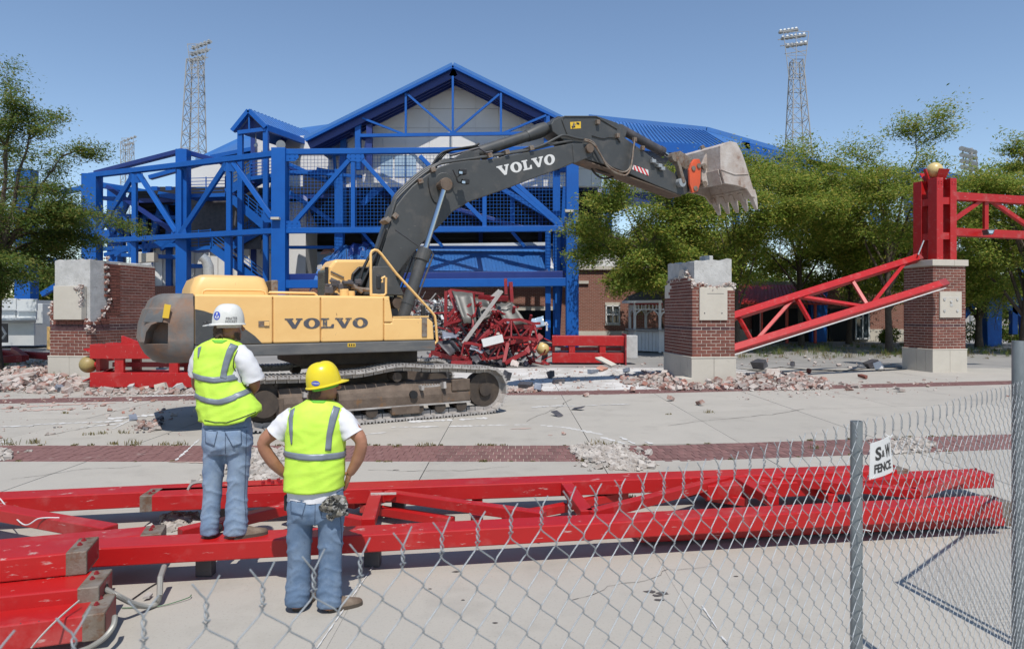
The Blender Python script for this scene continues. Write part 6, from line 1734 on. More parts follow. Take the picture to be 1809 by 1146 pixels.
# stick
SV = -.27
so = [(974, 219), (978, 212), (986, 208), (994, 205.5), (1054, 204.5), (1091, 217), (1096, 225), (1103, 243), (1126, 259), (1184, 301), (1218, 324), (1219, 338), (1212, 343), (1202, 344.5), (1160, 328), (1112, 307), (1072, 292), (1033, 281), (1014, 271), (996, 248), (977, 233)]
stick = EB('stick', MB().prism([EX(x, y, SV) for x, y in so], (0, .54, 0)), 'grey', bevel=.02)
EB('flange', MB().tube([EX(x, y, SV - .01) for x, y in [(1003, 239), (993, 212), (997, 206), (1053, 206), (1090, 228)]], .02, 6), 'grey', stick)
EB('wear_strip', MB().prism([EX(x, y, SV + .02) for x, y in [(1030, 281), (1204, 345.6), (1203, 347), (1029, 282.6)]], (0, .5, 0)), 'track', stick)
EB('stick_pin', MB().cyl(EX(1043, 262, SV - .16), EX(1043, 262, SV - .16) + V((0, .86, 0)), .12, 16), 'track', stick, bevel=.01)
EB('clevis', MB().prism([EX(x, y, SV - .08) for x, y in [(1011, 254), (1036, 253), (1050, 262), (1046, 276), (1014, 289)]], (0, .06, 0)), 'grey', boom, bevel=.015)
lab = EB('warning_label', MB().prism([EX(x, y, SV - .004) for x, y in [(1007, 216), (1026, 215), (1026, 227), (1008, 228)]], (0, -.004, 0)), 'yellow_label', stick)
for pts in ([(1011, 226), (1014, 217)], [(1010, 224), (1016, 224)], [(1012, 226), (1016, 219)]): EB('label_mark', MB().tube([EX(x, y, SV - .011) for x, y in pts], .015, 5), 'ink', lab)
EB('label_mark', MB().box(EX(1021, 218.5, SV - .011), (.09, .004, .05)), 'ink', lab)
hz = [(1116.5, 299), (1119, 291.5), (1145, 300.5), (1146, 311)]
hq = [EX(x, y, SV - .004) for x, y in hz]
hl = EB('hazard_sticker', MB().prism(hq, (0, -.003, 0)), 'white', stick)
for k in range(4):
    s0, s1 = k / 4 + .02, k / 4 + .145
    lo = lambda s: hq[0].lerp(hq[3], max(0, min(1, s))); hi = lambda s: hq[1].lerp(hq[2], max(0, min(1, s)))
    EB('hazard_stripe', MB().prism([p + V((0, -.004, 0)) for p in (lo(s0 + .1), lo(s1 + .1), hi(s1 - .12), hi(s0 - .12))], (0, -.002, 0)), 'red_stripe', hl)
a, m1, c = EX(1096, 228, 0), EX(1171, 269, 0), EX(1192, 281, 0)
cy = EB('bucket_cylinder', MB().tube([a, m1], .13, 16), 'charcoal', smooth=50)
EB('gland', MB().cyl(m1 - (m1 - a) * .08, m1, .15, 16), 'charcoal', cy); EB('rod', MB().cyl(m1, c, .065, 12), 'chrome', cy, smooth=50)
EB('cylinder_lug', MB().prism([EX(x, y, -.2) for x, y in [(1088, 219), (1100, 219), (1108, 232), (1104, 246)]], (0, .4, 0)), 'grey', stick, bevel=.02)
for vv in (-.36, .30):
    EB('link_arm', MB().bar(EX(1194, 279, vv), EX(1206, 324, vv), .12, .17, (0, 1, 0)), 'primer', bevel=.03)
    EB('link_pin', MB().cyl(EX(1206, 322, vv - .06), EX(1206, 322, vv - .06) + V((0, .18, 0)), .13, 14), 'galv'); EB('link_pin', MB().cyl(EX(1194, 277, vv - .06), EX(1194, 277, vv - .06) + V((0, .18, 0)), .14, 14), 'primer')
EB('push_link', MB().bar(EX(1194, 278, 0), EX(1222, 298, 0), .42, .2, (0, 1, 0)), 'primer', bevel=.03)
EB('link_shaft', MB().cyl(EX(1194, 279, -.36), EX(1194, 279, .36), .09, 12), 'charcoal')
# quick coupler
qc = [(1227, 281), (1236, 281), (1239, 292), (1237.5, 324), (1233, 338), (1224, 341), (1219, 326), (1218, 300), (1222, 288)]
for vv in (-.42, .34):
    pl = EB('coupler_plate', MB().prism([EX(x, y, vv) for x, y in qc], (0, .08, 0)), 'orange', bevel=.015)
    for x, y in ((1226, 297.5), (1229.5, 333), (1235.5, 293)): EB('coupler_pin', MB().cyl(EX(x, y, vv - .03), EX(x, y, vv - .03) + V((0, .14, 0)), .075, 12), 'primer', pl)
EB('coupler_body', MB().prism([EX(x, y, -.34) for x, y in [(1221, 296), (1237, 292), (1236, 330), (1222, 332)]], (0, .68, 0)), 'charcoal', bevel=.02)
# bucket
bv0, bv1 = -.80, .82
sh = [(1262, 326), (1246, 312), (1272, 300), (1271, 258), (1280, 252.5), (1289, 250), (1300, 252.5), (1309, 269), (1316, 289), (1322, 309), (1328, 329), (1333, 349)]
O = [EX(x, y, bv0) for x, y in sh]
cen = V((O[0].x + .2, 0, O[0].z - .1))
shell_o = O[2:]; th_ = .06
def inner(p):
    c = EX(1296, 318, bv0); d = V((c.x - p.x, 0, c.z - p.z)).normalized() * th_; return p + d
I_ = [inner(p) for p in shell_o]
bucket = EB('bucket', MB().prism(shell_o + I_[::-1], (0, bv1 - bv0, 0)), 'bucket', bevel=.012)
sp_ = [(1272, 300), (1271, 258), (1280, 252.5), (1289, 250), (1300, 252.5), (1309, 269), (1316, 289), (1322, 309), (1328, 329), (1333, 349), (1327, 348), (1318, 334), (1300, 328), (1279, 324.5)]
for vv in (bv0 - .03, bv1 - .03): EB('side_plate', MB().prism([EX(x, y, bv0) + V((0, vv - bv0, 0)) for x, y in sp_], (0, .06, 0)), 'bucket', bucket, bevel=.012)
EB('wear_edge', MB().tube([EX(x, y, bv0) + V((0, -.035, 0)) for x, y in [(1272, 300), (1282, 304), (1296, 309), (1320, 308)]], .02, 6), 'bucket', bucket)
EB('hinge_box', MB().prism([EX(x, y, bv0 + .05) for x, y in [(1268, 300), (1272, 300), (1279, 324), (1275, 326)]], (0, bv1 - bv0 - .1, 0)), 'bucket', bucket, bevel=.01)
for vv in (-.3, .22):
    EB('ear', MB().prism([EX(x, y, vv) for x, y in [(1240, 290), (1250, 268), (1262, 262), (1268, 300), (1262, 322), (1246, 330), (1240, 318)]], (0, .07, 0)), 'bucket', bucket, bevel=.01)
    for x, y in ((1245, 294), (1246, 325)): EB('ear_pin', MB().cyl(EX(x, y, vv - .06), EX(x, y, vv - .06) + V((0, .2, 0)), .09, 12), 'primer', bucket)
EB('lifting_eye', MB().prism([EX(x, y, 0) for x, y in [(1244, 276), (1239, 258), (1243, 256), (1248, 262), (1256, 268)]], (0, .06, 0)), 'primer', bucket, bevel=.008)
lipA, lipB = O[-1], O[-2]
td = (EX(1337, 367, bv0) - EX(1329, 340, bv0)).normalized()
nrm = V((td.z, 0, -td.x))
for k in range(5):
    vv = lerp(bv0 + .08, bv1 - .08, k / 4)
    p = V((lipA.x, vv, lipA.z)) - td * .22 - nrm * .02
    rg = []
    for s, w, t_ in ((0, .085, .10), (.22, .085, .09), (.40, .07, .06), (.60, .05, .022)):
        c = p + td * s
        rg.append([c + V((0, a * w, 0)) + nrm * b_ * t_ for a, b_ in ((-1, -1), (1, -1), (1, 1), (-1, 1))])
    EB('tooth', MB().rings(rg), 'bucket', bucket, bevel=.008)
EB('lip', MB().prism([p + V((0, 0, 0)) for p in (lipA + nrm * .05, lipA - nrm * .05, lipA - nrm * .05 - td * .3, lipA + nrm * .05 - td * .3)], (0, bv1 - bv0, 0)), 'bucket', bucket)
# hoses along boom and stick
def hose(pts, r_, v, m='black', name='hose', parent=None):
    w = [EX(x, y, v) for x, y in pts]
    sm = []
    for i in range(len(w) - 1):
        p0, p1, p2, p3 = w[max(i - 1, 0)], w[i], w[i + 1], w[min(i + 2, len(w) - 1)]
        for t in (0, .2, .4, .6, .8):
            sm.append(.5 * ((2 * p1) + (p2 - p0) * t + (2 * p0 - 5 * p1 + 4 * p2 - p3) * t * t + (3 * p1 - p0 - 3 * p2 + p3) * t ** 3))
    sm.append(w[-1])
    return EB(name, MB().tube(sm, r_, 7), m, parent, smooth=60)
for k, v in enumerate((-.30, -.17, -.04)):
    o = k * 2.2
    hose([(652 - o, 520), (660 - o, 485), (672 - o, 440), (684 - o, 405), (697 - o, 360), (704 - o, 348 - o), (722 - o, 330 - o), (745 - o, 310 - o), (772, 292 - o), (790, 287 - o), (830, 281 - o * .6), (880, 274 - o * .5), (936, 265 - o * .5), (985, 253 - o * .5), (1012, 249)], .032, v, 'grey', 'oil_pipe', boom)
for k in range(5):
    v = -.42 + k * .08; o = k * 3
    hose([(628 + o, 525), (640 + o, 500 - o), (655 + o, 470 - o), (668 + o * .8, 440), (680 + o * .6, 405)], .028, v, 'black', 'hose', boom)
hose([(632, 512), (640, 480), (648, 462), (654, 452), (668, 440)], .035, -.2, 'black', 'hose', boom)
for k in range(3): hose([(758 + 4 * k, 306), (766 + 4 * k, 288), (778 + 4 * k, 272), (795 + 3 * k, 265), (820, 261 + k), (838, 258 + k), (846, 254)], .026, -.1 + .08 * k, 'black', 'hose', boom)
for px, py in ((681, 390), (694, 383), (738, 322), (760, 302), (860, 277), (890, 271), (933, 264)): EB('pipe_clamp', MB().box(EX(px, py, -.2), (.12, .4, .11), Matrix.Rotation(-.9 if px < 700 else -.3, 3, 'Y')), 'primer', boom, bevel=.008)
hose([(936, 264), (960, 256), (985, 243), (997, 239), (1018, 244), (1030, 246)], .032, -.34, 'grey', 'oil_pipe', boom)
for k, v in enumerate((-.36, -.42)):
    hose([(1032, 246 + k * 2), (1048, 252 + k * 3), (1060, 272), (1072, 290 + 3 * k), (1088, 301 + 5 * k), (1104, 304 + 6 * k), (1113, 296 + 5 * k), (1117, 278 + 3 * k), (1119, 262), (1121, 246 + 6 * k)], .026, v, 'primer', 'hose', stick)
hose([(1040, 285), (1048, 303), (1062, 314), (1078, 314), (1092, 306)], .028, .1, 'black', 'hose', stick)
hose([(1046, 286), (1056, 300), (1075, 306), (1092, 304)], .028, .0, 'black', 'hose', stick)
hose([(1046, 240), (1065, 245), (1075, 243), (1090, 245), (1096, 252)], .012, SV - .02, 'black', 'cable', stick)
for px, py in ((1056, 216), (1091, 240), (1135, 262), (1121, 247)): EB('pipe_clamp', MB().box(EX(px, py, SV - .05), (.10, .1, .12)), 'primer', stick, bevel=.01)
for px, py in ((1154, 285), (1165, 293), (1170, 298)): EB('grease_block', MB().box(EX(px, py, SV - .06), (.14, .1, .1)), 'galv', stick, bevel=.01)
hose([(1152, 279), (1158, 288), (1165, 292), (1172, 302)], .014, SV - .06, 'galv', 'cable', stick)
# work lights on the boom
for px, py in ((817, 304), (822, 321)):
    w = EB('work_light', MB().box(EX(px, py, BV - .30), (.17, .13, .12)), 'black', boom, bevel=.02)
    EB('lamp_glass', MB().box(EX(px - 3, py + 1, BV - .372), (.08, .012, .055)), 'pale_glass', w)
hose([(800, 300), (806, 312), (812, 310), (818, 304)], .014, BV - .22, 'black', 'cable', boom); hose([(806, 312), (810, 322), (822, 321)], .02, BV - .22, 'black', 'cable', boom)
hose([(757, 314), (757, 325), (761, 344), (769, 358), (782, 358)], .011, BV - .015, 'black', 'cable', boom)
# handrails and mirrors on the near front corner
hr = [EX(x, y, -1.45) for x, y in [(655.5, 522), (655, 480), (655, 448), (657, 443.5), (662, 441.5), (667, 442.5), (673, 448), (700, 483), (735, 521), (764, 553), (768, 558), (770, 572), (772.5, 602), (768, 607), (763, 606)]]
EB('handrail', MB().tube(hr, .028, 10), 'yellow', smooth=60)
EB('handrail', MB().tube([EX(x, y, -1.45) for x, y in [(655, 521), (678, 521.5), (682, 518), (682, 490), (680, 489), (675, 491), (675, 499)]], .026, 8), 'yellow', smooth=60)
EB('mirror', MB().box(EX(669, 498.5, -1.5), (.10, .06, .30)), 'black', bevel=.03); EB('mirror', MB().box(EX(747.5, 554, -1.5), (.09, .07, .36)), 'black', bevel=.03)
EB('mirror_arm', MB().tube([EX(669, 495, -1.48), EX(675, 494, -1.46)], .015, 6), 'black')
# valve gear between house and boom
r = random.Random(9)
vg = MB()
for k in range(26):
    p = EX(r.uniform(575, 640), r.uniform(496, 522), r.uniform(-.9, -.2)); vg.box(p, (r.uniform(.06, .2), r.uniform(.06, .2), r.uniform(.05, .16)))
EB('valve_block', vg, 'charcoal', bevel=.01)
for pts in ([(575, 522), (585, 508), (596, 502), (606, 508)], [(582, 522), (596, 505), (610, 501)], [(620, 507), (640, 511), (655, 512)], [(600, 505), (615, 500), (640, 516)]):
    hose(pts, .045, -.7, 'primer', 'oil_pipe')
# ------------------------------------------------------------------ red beams in the foreground
def flat_beam(p, q, w, h, name, parent, m='red', bevel=.012):
    return MB().bar(p, q, w, h).build(name, M[m], parent, bevel=bevel)
def edge_pt(px, py, top):                       # a point on the top front edge of a beam whose top is at height top
    Z = F * (HC - top) / (py - HY); return V(((px - CX) / F * Z, Z, top))
def inset(p, d, w, h):                          # from a top front edge point to the centre line
    s = V((-d.y, d.x, 0)).normalized(); return p + s * w / 2 - V((0, 0, h / 2))
def beam_from_edge(a, c, w, h, name, parent, ext0=0, ext1=0, m='red'):
    d = (c - a).normalized(); a = a - d * ext0; c = c + d * ext1
    A, C = inset(a, d, w, h), inset(c, d, w, h)
    flat_beam(A, C, w, h, name, parent, m); return A, C, d
tr1 = thing('red_truss', 'long red box truss lying flat on blocks under the man in the white helmet', 'truss', (1.0, 7.0, .2))
FCa, FCc, fd = beam_from_edge(edge_pt(300, 961.5, .35), edge_pt(1789, 886, .35), .27, .155, 'chord', tr1, .85, 0)
BCa, BCc, bd = beam_from_edge(edge_pt(247, 876, .35), edge_pt(1606, 829, .35), .31, .165, 'chord', tr1)
def cap(p, d, w, h, L_=.11, parent=None, m='primer', g_=.004):
    s = V((-d.y, d.x, 0)).normalized()
    o = MB().bar(p - d * .004, p + d * L_, w + g_, h + g_).build('end_cap', M[m], parent, bevel=.008)
    k = MB()
    for t in (-.25, .05):
        q = p + d * L_ * .6 + s * w * t + V((0, 0, h / 2)); k.cyl(q, q + V((0, 0, .013)), .019, 6); k.cyl(q, q + V((0, 0, .024)), .010, 6)
    k.build('bolt', M['red_dull'], o)
cap(BCa, bd, .31, .165, .12, tr1); cap(BCc, -bd, .31, .165, .16, tr1); cap(FCc, -fd, .27, .155, .12, tr1)
def gz(px, py, z):
    Z = F * (HC - z) / (py - HY); return V(((px - CX) / F * Z, Z, z))
for (a, c, w, z) in [((665, 874), (650, 925), .13, .285), ((683, 874), (962, 913), .11, .285), ((1000, 858), (1037, 910), .13, .285), ((1040, 910), (1302, 843), .11, .285), ((1299, 845), (1366, 884), .13, .285),
                     ((1304, 842), (1622, 871), .11, .285), ((1616, 871), (1702, 842), .11, .285), ((318, 943), (507, 898), .12, .27), ((648, 925), (500, 893), .10, .22)]:
    MB().bar(gz(*a, z), gz(*c, z), w, .10).build('web_bar', M['red'], tr1, bevel=.008)
MB().bar(gz(655, 872, .345), gz(700, 871, .345), .02, .02).build('weld_plate', M['mortar_white'], tr1)
tr2 = thing('red_truss', 'lower red truss lying on the ground under the long box truss, seen through its webs', 'truss', (2.5, 7.2, .03))
A2, C2, d2 = beam_from_edge(edge_pt(1130, 930, .19), edge_pt(1790, 902, .19), .25, .155, 'chord', tr2)
cap(C2, -d2, .25, .155, .1, tr2)
B2, E2, d3 = beam_from_edge(edge_pt(1250, 858, .30), edge_pt(1756, 837, .30), .30, .165, 'chord', tr2)
cap(E2, -d3, .30, .165, .06, tr2, 'red_dull')
for (a, c, w, z) in [((620, 891), (676, 870), .10, .12), ((640, 896), (800, 921), .10, .12), ((843, 880), (843, 921), .12, .12), ((890, 916), (1000, 895), .10, .12), ((1006, 892), (1106, 873), .10, .12), ((1248, 876), (1320, 886), .10, .12),
                     ((1410, 855), (1472, 880), .12, .16), ((1200, 873), (1260, 858), .10, .12)]:
    MB().bar(gz(*a, z), gz(*c, z), w, .09).build('web_bar', M['red'], tr2, bevel=.008)
MB().bar(gz(1290, 938, .04), gz(1790, 912, .04), .05, .03).build('light_strip', M['white'], tr2)
tr3 = thing('red_truss', 'red truss end with one slanting web lying at the far left edge of the pavement', 'truss', (-4.6, 6.4, .2))
a, c, d = beam_from_edge(edge_pt(0, 880, .35), edge_pt(300, 866, .35), .30, .165, 'chord', tr3, 2.0, 1.25)
k = MB()
for t in (.12, .2, .3):
    for s_ in (-.05, .05):
        q = c - d * t + V((s_ * .3, s_, .083)); k.cyl(q, q + V((0, 0, .03)), .02, 6)
k.build('bolt', M['red_dull'], tr3)
a, c, d = beam_from_edge(edge_pt(0, 968, .35), edge_pt(284, 942, .35), .27, .165, 'chord', tr3, 1.4, 0)
cap(c, -d, .27, .165, .16, tr3)
MB().bar(gz(-40, 898, .30), gz(196, 940, .30), .15, .12).build('web_bar', M['red'], tr3, bevel=.01)
for k, (p, q, top, hh, lab) in enumerate([((0, 997), (152, 973), .52, .165, 'topmost red box beam of the pile at the lower left corner'),
                                        ((0, 1053), (173.6, 1035.5), .35, .165, 'middle red box beam of the corner pile, with a flexible conduit in its end'),
                                        ((0, 1105), (184, 1082), .25, .175, 'lowest red box beam of the corner pile, nearest the fence')]):
    bt = thing('box_beam', lab, 'beam', (-3.6, 4.6, 0), group='red box beams piled at the corner')
    ea, ec = edge_pt(*p, top), edge_pt(*q, top)
    if k == 0: ea = V((ec.x - .95, ec.y - .31, top))
    a, c, d = beam_from_edge(ea, ec, .34, hh, 'tube', bt, 2.4, 0)
    cap(c, -d, .34, hh, .13, bt)
    n = (c - V((0, 0, 0)))
    MB().bar(c - d * .01, c + d * .006, .30, hh - .03).build('end_plate', M['red_dull'], bt)
    if k == 1: MB().cyl(c + d * .004, c + d * .012, .035, 12).build('conduit_hole', M['dark'], bt)
    if k == 2:
        for t in (.32, .42): MB().bar(c - d * t + V((.004, -.172, -hh / 2)), c - d * t + V((.004, -.172, hh / 2)), .006, .006).build('weld_line', M['charcoal'], bt)
# timber and steel blocks that carry the beams
for k, (p, top, lab) in enumerate([(FCa.lerp(FCc, .12), .19, 'dark block under the front of the long truss near the man on it'), (FCa.lerp(FCc, .28), .19, 'dark block under the front of the long truss behind the man in the yellow helmet'),
                                   (BCa.lerp(BCc, .09), .18, 'dark block under the back chord near its capped end'), (BCa.lerp(BCc, .30), .18, 'dark block under the back chord behind the yellow helmet man'),
                                   (BCa.lerp(BCc, .75), .18, 'dark block under the back chord behind the fence')]):
    o = MB().box((p.x, p.y + .10, top / 2), (.14, .10, top)).build_thing('support_block', M['charcoal'], lab, 'block', bevel=.01)
o = MB().box((-4.1, 5.35, .09), (.3, .35, .18)).build_thing('support_block', M['charcoal'], 'dark block under the beams at the lower left', 'block')
# conduits and loose wires
def spline(w, n=8):
    out = []
    for i in range(len(w) - 1):
        p0, p1, p2, p3 = w[max(i - 1, 0)], w[i], w[i + 1], w[min(i + 2, len(w) - 1)]
        for k in range(n):
            t = k / n
            out.append(.5 * ((2 * p1) + (p2 - p0) * t + (2 * p0 - 5 * p1 + 4 * p2 - p3) * t * t + (3 * p1 - p0 - 3 * p2 + p3) * t ** 3))
    return out + [w[-1]]
def ribbed(pts, r_, name, label, extra=None):
    s = spline([V(p) for p in pts], 28)
    rad = [r_ * (1.0 if i % 2 else .84) for i in range(len(s))]
    b = MB().tube(s, rad, 9)
    if extra: extra(b)
    return b.build_thing(name, M['conduit'], label, 'conduit')
def rod(b): b.tube([P(282, 1052, 5.23), P(283, 1020, 5.3), P(290, 1000, 5.45)], .022, 8)
ribbed([P(186, 1040, 4.86), P(205, 1050, 4.86), P(235, 1065, 5.0), P(258, 1070, 5.12), P(276, 1066, 5.2), P(283, 1052, 5.23)], .021, 'flexible_conduit', 'grey ribbed conduit looping from the middle corner beam to the truss', rod)
ribbed([P(203, 1088, 4.62), P(200, 1105, 4.55), P(185, 1125, 4.45), P(160, 1142, 4.38), P(140, 1150, 4.36)], .019, 'flexible_conduit', 'grey ribbed conduit bending down from the lowest corner beam to the ground')
def wire(pts, r_, m, label, name='loose_wire'):
    return MB().tube(spline([V(p) for p in pts]), r_, 5).build_thing(name, M[m], label, 'wire')
wire([P(140, 1060, 4.58), P(105, 1090, 4.40), P(75, 1120, 4.30), P(55, 1144, 4.26)], .006, 'timber', 'thin tan wire draped over the front of the lowest corner beam')
wire([gz(225, 1064, .01), gz(262, 1038, .01), gz(290, 1022, .01)], .005, 'black', 'thin black wire lying on the slab beside the ribbed conduit')
M['green_wire'] = mat('green wire', (.06, .16, .07), .5)
wire([gz(215, 1073, .01), gz(280, 1070, .01), gz(330, 1056, .02), gz(338, 1050, .02)], .004, 'green_wire', 'thin green wire lying on the slab by the ribbed conduit')
wire([P(332, 865, 7.28), P(338, 855, 7.3), P(350, 851, 7.32), P(365, 852, 7.35)], .018, 'conduit', 'short bent grey pipe standing on the back chord beside the man in white helmet', 'bent_pipe')
wire([edge_pt(0, 880, .36), P(40, 925, 6.3), P(70, 915, 6.25), P(105, 914, 6.25)], .006, 'white', 'thin white wire over the slanting web at the left edge')
o = MB().prism([gz(252, 1058, .02), gz(262, 1048, .03), gz(270, 1050, .02), gz(264, 1056, .02)], (0, 0, .015)).build_thing('rag', M['timber'], 'small torn tan scrap lying between conduit and truss', 'scrap')

# ------------------------------------------------------------------ chain link fence
FA, FE = V((-.196, 1.032, 0)), V((1.313, 1.128, 0)).normalized()
FN = V((FE.y, -FE.x, 0))                         # towards the camera
fence = thing('chain_link_fence', 'near chain link fence of silver wire with twisted open tops', 'fence', FA)
PW, TOP = .0718, 1.906
def fence_pt(s, z, n=0.0): return FA + FE * s + FN * n + V((0, 0, z))
def wire_mesh(kind, seed):
    """One zigzag wire; local x along the fence, y towards the camera. kind 0 ends at its right column, kind 1 at its left."""
    r = random.Random(seed)
    hw, hp, a = PW / 2, PW / 2, .0021
    pts = []
    x_top = hw if kind == 0 else 0.0; sg = 1 if kind == 0 else -1
    zt = TOP - .058
    pts += [V((x_top + sg * .017, .001, TOP + r.uniform(-.004, .004))), V((x_top + sg * .007, .002 * sg, TOP - .015))]
    for k in range(7): pts.append(V((x_top + .0026 * math.cos(k * 1.3 + kind * math.pi), .0026 * math.sin(k * 1.3 + kind * math.pi), TOP - .020 - .005 * k)))
    n = int(TOP / hp) - 1
    for j in range(n + 1):
        z = zt - j * hp
        if z < .01: break
        right = (j % 2 == 0) == (kind == 0)
        x = hw if right else 0.0
        ov = .0015 if right else -.0015
        s = 1 if right else -1
        yy = a * (1 if kind == 0 else -1) * (1 if right else -1)
        pts.append(V((x - s * .006 + ov, yy * .2, z + .0075))); pts.append(V((x + ov, yy, z))); pts.append(V((x - s * .006 + ov, yy * .2 + .002, z - .0075)))
    return MB().tube(pts, .00128, 5).mesh('wire', M['galv'], smooth=80)
wm = [[wire_mesh(0, k) for k in range(3)], [wire_mesh(1, 10 + k) for k in range(3)]]
ang = math.atan2(FE.y, FE.x)
r = random.Random(2)
ns0, ns1 = -int(.62 / (PW / 2)), int(3.62 / (PW / 2))
for i in range(ns0, ns1):
    s = i * PW / 2
    dz = .004 * math.sin(s * 5) + .006 * math.sin(s * 1.7 + 1)
    o = link('wire', r.choice(wm[i % 2]), fence)
    o.location = FE * s + FN * (.0 + .004 * math.sin(s * 2.3)) + V((0, 0, dz))
    o.rotation_euler = (.003 * math.sin(s * 3), 0, ang + math.pi if False else ang)
pr = .0195
def post(s, top, r_, n=-.028, name='post', parent=fence):
    p = fence_pt(s, 0, n); b = MB()
    b.rings([[p + V((r_ * math.cos(a), r_ * math.sin(a), z)) for a in np.linspace(0, 2 * math.pi, 20, endpoint=False)] for z in (-.05, top)], caps=False)
    b.rings([[p + V((q * math.cos(a), q * math.sin(a), z)) for a in np.linspace(0, 2 * math.pi, 20, endpoint=False)] for q, z in ((r_, top), (r_ * .82, top), (r_ * .8, top - .12))], caps=False)
    o = b.build(name, M['post'], parent, smooth=50, fix=False)
    MB().cyl(p + V((0, 0, top - .12)), p + V((0, 0, top - .11)), r_ * .8, 12).build('post_bore', M['dark'], o)
    return o
post(1.735, TOP - .006, .0185); post(3.72, 2.10, .030, -.05)
post(3.58, 1.90, .017, -.02)
for z in (1.55, 1.1, .6):
    MB().tube([fence_pt(1.735 - .03, z, .004), fence_pt(1.735, z + .006, -.052), fence_pt(1.735 + .03, z, .004)], .0017, 5).build('tie_wire', M['galv'], fence)
# next panel beyond the right edge, whose shadow falls on the slab
f2 = thing('fence_panel', 'framed chain link panel just right of the picture, casting the angled shadow', 'fence', (3.40, 4.52, 0))
E2_ = V((.74, .67, 0)).normalized()
def fp2(s, z): return V((3.40, 4.52, z)) + E2_ * s
MB().cyl(fp2(0, 0), fp2(0, 1.92), .024, 10).build('post', M['post'], f2); MB().cyl(fp2(.09, 0), fp2(.09, 1.88), .018, 10).build('post', M['post'], f2)
MB().cyl(fp2(0, 1.9), fp2(3.2, 1.9), .018, 10).build('top_rail', M['post'], f2); MB().cyl(fp2(3.2, 0), fp2(3.2, 1.92), .024, 10).build('post', M['post'], f2)
w2 = MB()
for i in range(int(3.2 / .036)):
    s = i * .0359; pts = []
    for j in range(52): pts.append(fp2(s + (.0359 if (j + i) % 2 else 0), 1.9 - j * .0359))
    w2.tube(pts, .0019, 4, caps=False)
tag(w2.build('wire_mesh', M['galv'], f2, smooth=80, fix=False), kind='stuff')
# sign
def FP(px, py, n=.007):
    r_ = (px - CX) / F; o = FA + FN * n
    s = (r_ * o.y - o.x) / (FE.x - r_ * FE.y); p = o + FE * s
    return V((p.x, p.y, HC - (py - HY) / F * p.y))
sg_ = [FP(1535, 847), FP(1577, 832), FP(1570.5, 769), FP(1537, 783)]
def sign_map(s, t, off=0.0):
    p = sg_[0].lerp(sg_[1], s).lerp(sg_[3].lerp(sg_[2], s), t)
    return p + FN * (off + .006 * math.sin(s * 3.1))
b = MB(); n = 8
g0 = [sign_map(i / n, j / n) for j in range(n + 1) for i in range(n + 1)]; g1 = [p + FN * .0016 for p in g0]
fr = [(j * (n + 1) + i, j * (n + 1) + i + 1, (j + 1) * (n + 1) + i + 1, (j + 1) * (n + 1) + i) for j in range(n) for i in range(n)]
N0 = len(g0)
ed = list(range(n + 1)) + [(j + 1) * (n + 1) - 1 for j in range(1, n + 1)] + [n * (n + 1) + i for i in range(n - 1, -1, -1)] + [j * (n + 1) for j in range(n - 1, 0, -1)]
b.add(g0 + g1, [tuple(reversed(f)) for f in fr] + [tuple(i + N0 for i in f) for f in fr] + [(ed[i], ed[(i + 1) % len(ed)], ed[(i + 1) % len(ed)] + N0, ed[i] + N0) for i in range(len(ed))])
sign = b.build_thing('sign', M['white'], 'small white S&W FENCE sign hanging on the fence beside the post', 'sign', smooth=40)
def print_on(text, cx_, cy_, size, sx, offset=.03):
    vs, fs = text_polys(text, 1.0, offset)
    xs_ = [v.x for v in vs]; ys_ = [v.y for v in vs]; mx, my = (min(xs_) + max(xs_)) / 2, (min(ys_) + max(ys_)) / 2; W_, H_ = max(xs_) - min(xs_), max(ys_) - min(ys_)
    b = MB(); b.add([sign_map(cx_ + (v.x - mx) / W_ * sx, cy_ + (v.y - my) / H_ * size, .0026) for v in vs], fs)
    b.build('lettering', M['ink'], sign, fix=False)
print_on('S', .31, .66, .37, .25); print_on('&', .52, .62, .19, .13); print_on('W', .77, .655, .37, .30); print_on('FENCE', .52, .255, .25, .74, .035)
for s, t in ((.06, .03), (.97, .97)):
    p = sign_map(s, t, .002); MB().tube([p - FN * .012 + V((0, 0, .006)), p + FN * .003, p + FN * .002 + V((.008, 0, .008))], .002, 5).build('zip_tie', M['white'], sign)
# ------------------------------------------------------------------ two men, seen from behind
from mathutils.bvhtree import BVHTree
def evaluated(me, voxel, smooth_it=4):
    o = bpy.data.objects.new('shape', me); COL.objects.link(o)
    m_ = o.modifiers.new('r', 'REMESH'); m_.mode = 'VOXEL'; m_.voxel_size = voxel; m_.use_smooth_shade = True
    s = o.modifiers.new('s', 'SMOOTH'); s.factor = .5; s.iterations = smooth_it
    dg = bpy.context.evaluated_depsgraph_get()
    out = bpy.data.meshes.new_from_object(o.evaluated_get(dg))
    bpy.data.objects.remove(o)
    return out
def displace(me, fn):
    n = len(me.vertices)
    co = np.empty(n * 3, np.float32); me.vertices.foreach_get('co', co); no = np.empty(n * 3, np.float32); me.vertices.foreach_get('normal', no)
    co = co.reshape(-1, 3); no = no.reshape(-1, 3)
    for i in range(n): co[i] += no[i] * fn(V(co[i]))
    me.vertices.foreach_set('co', co.ravel()); me.update()
def smooth_all(me):
    me.polygons.foreach_set('use_smooth', [True] * len(me.polygons))
def nz(p, sx, sy, sz, o=0.0): return noise.noise(V((p.x * sx + o, p.y * sy + o * 1.7, p.z * sz)))
def ridge(v): return 1 - abs(v) * 2.2

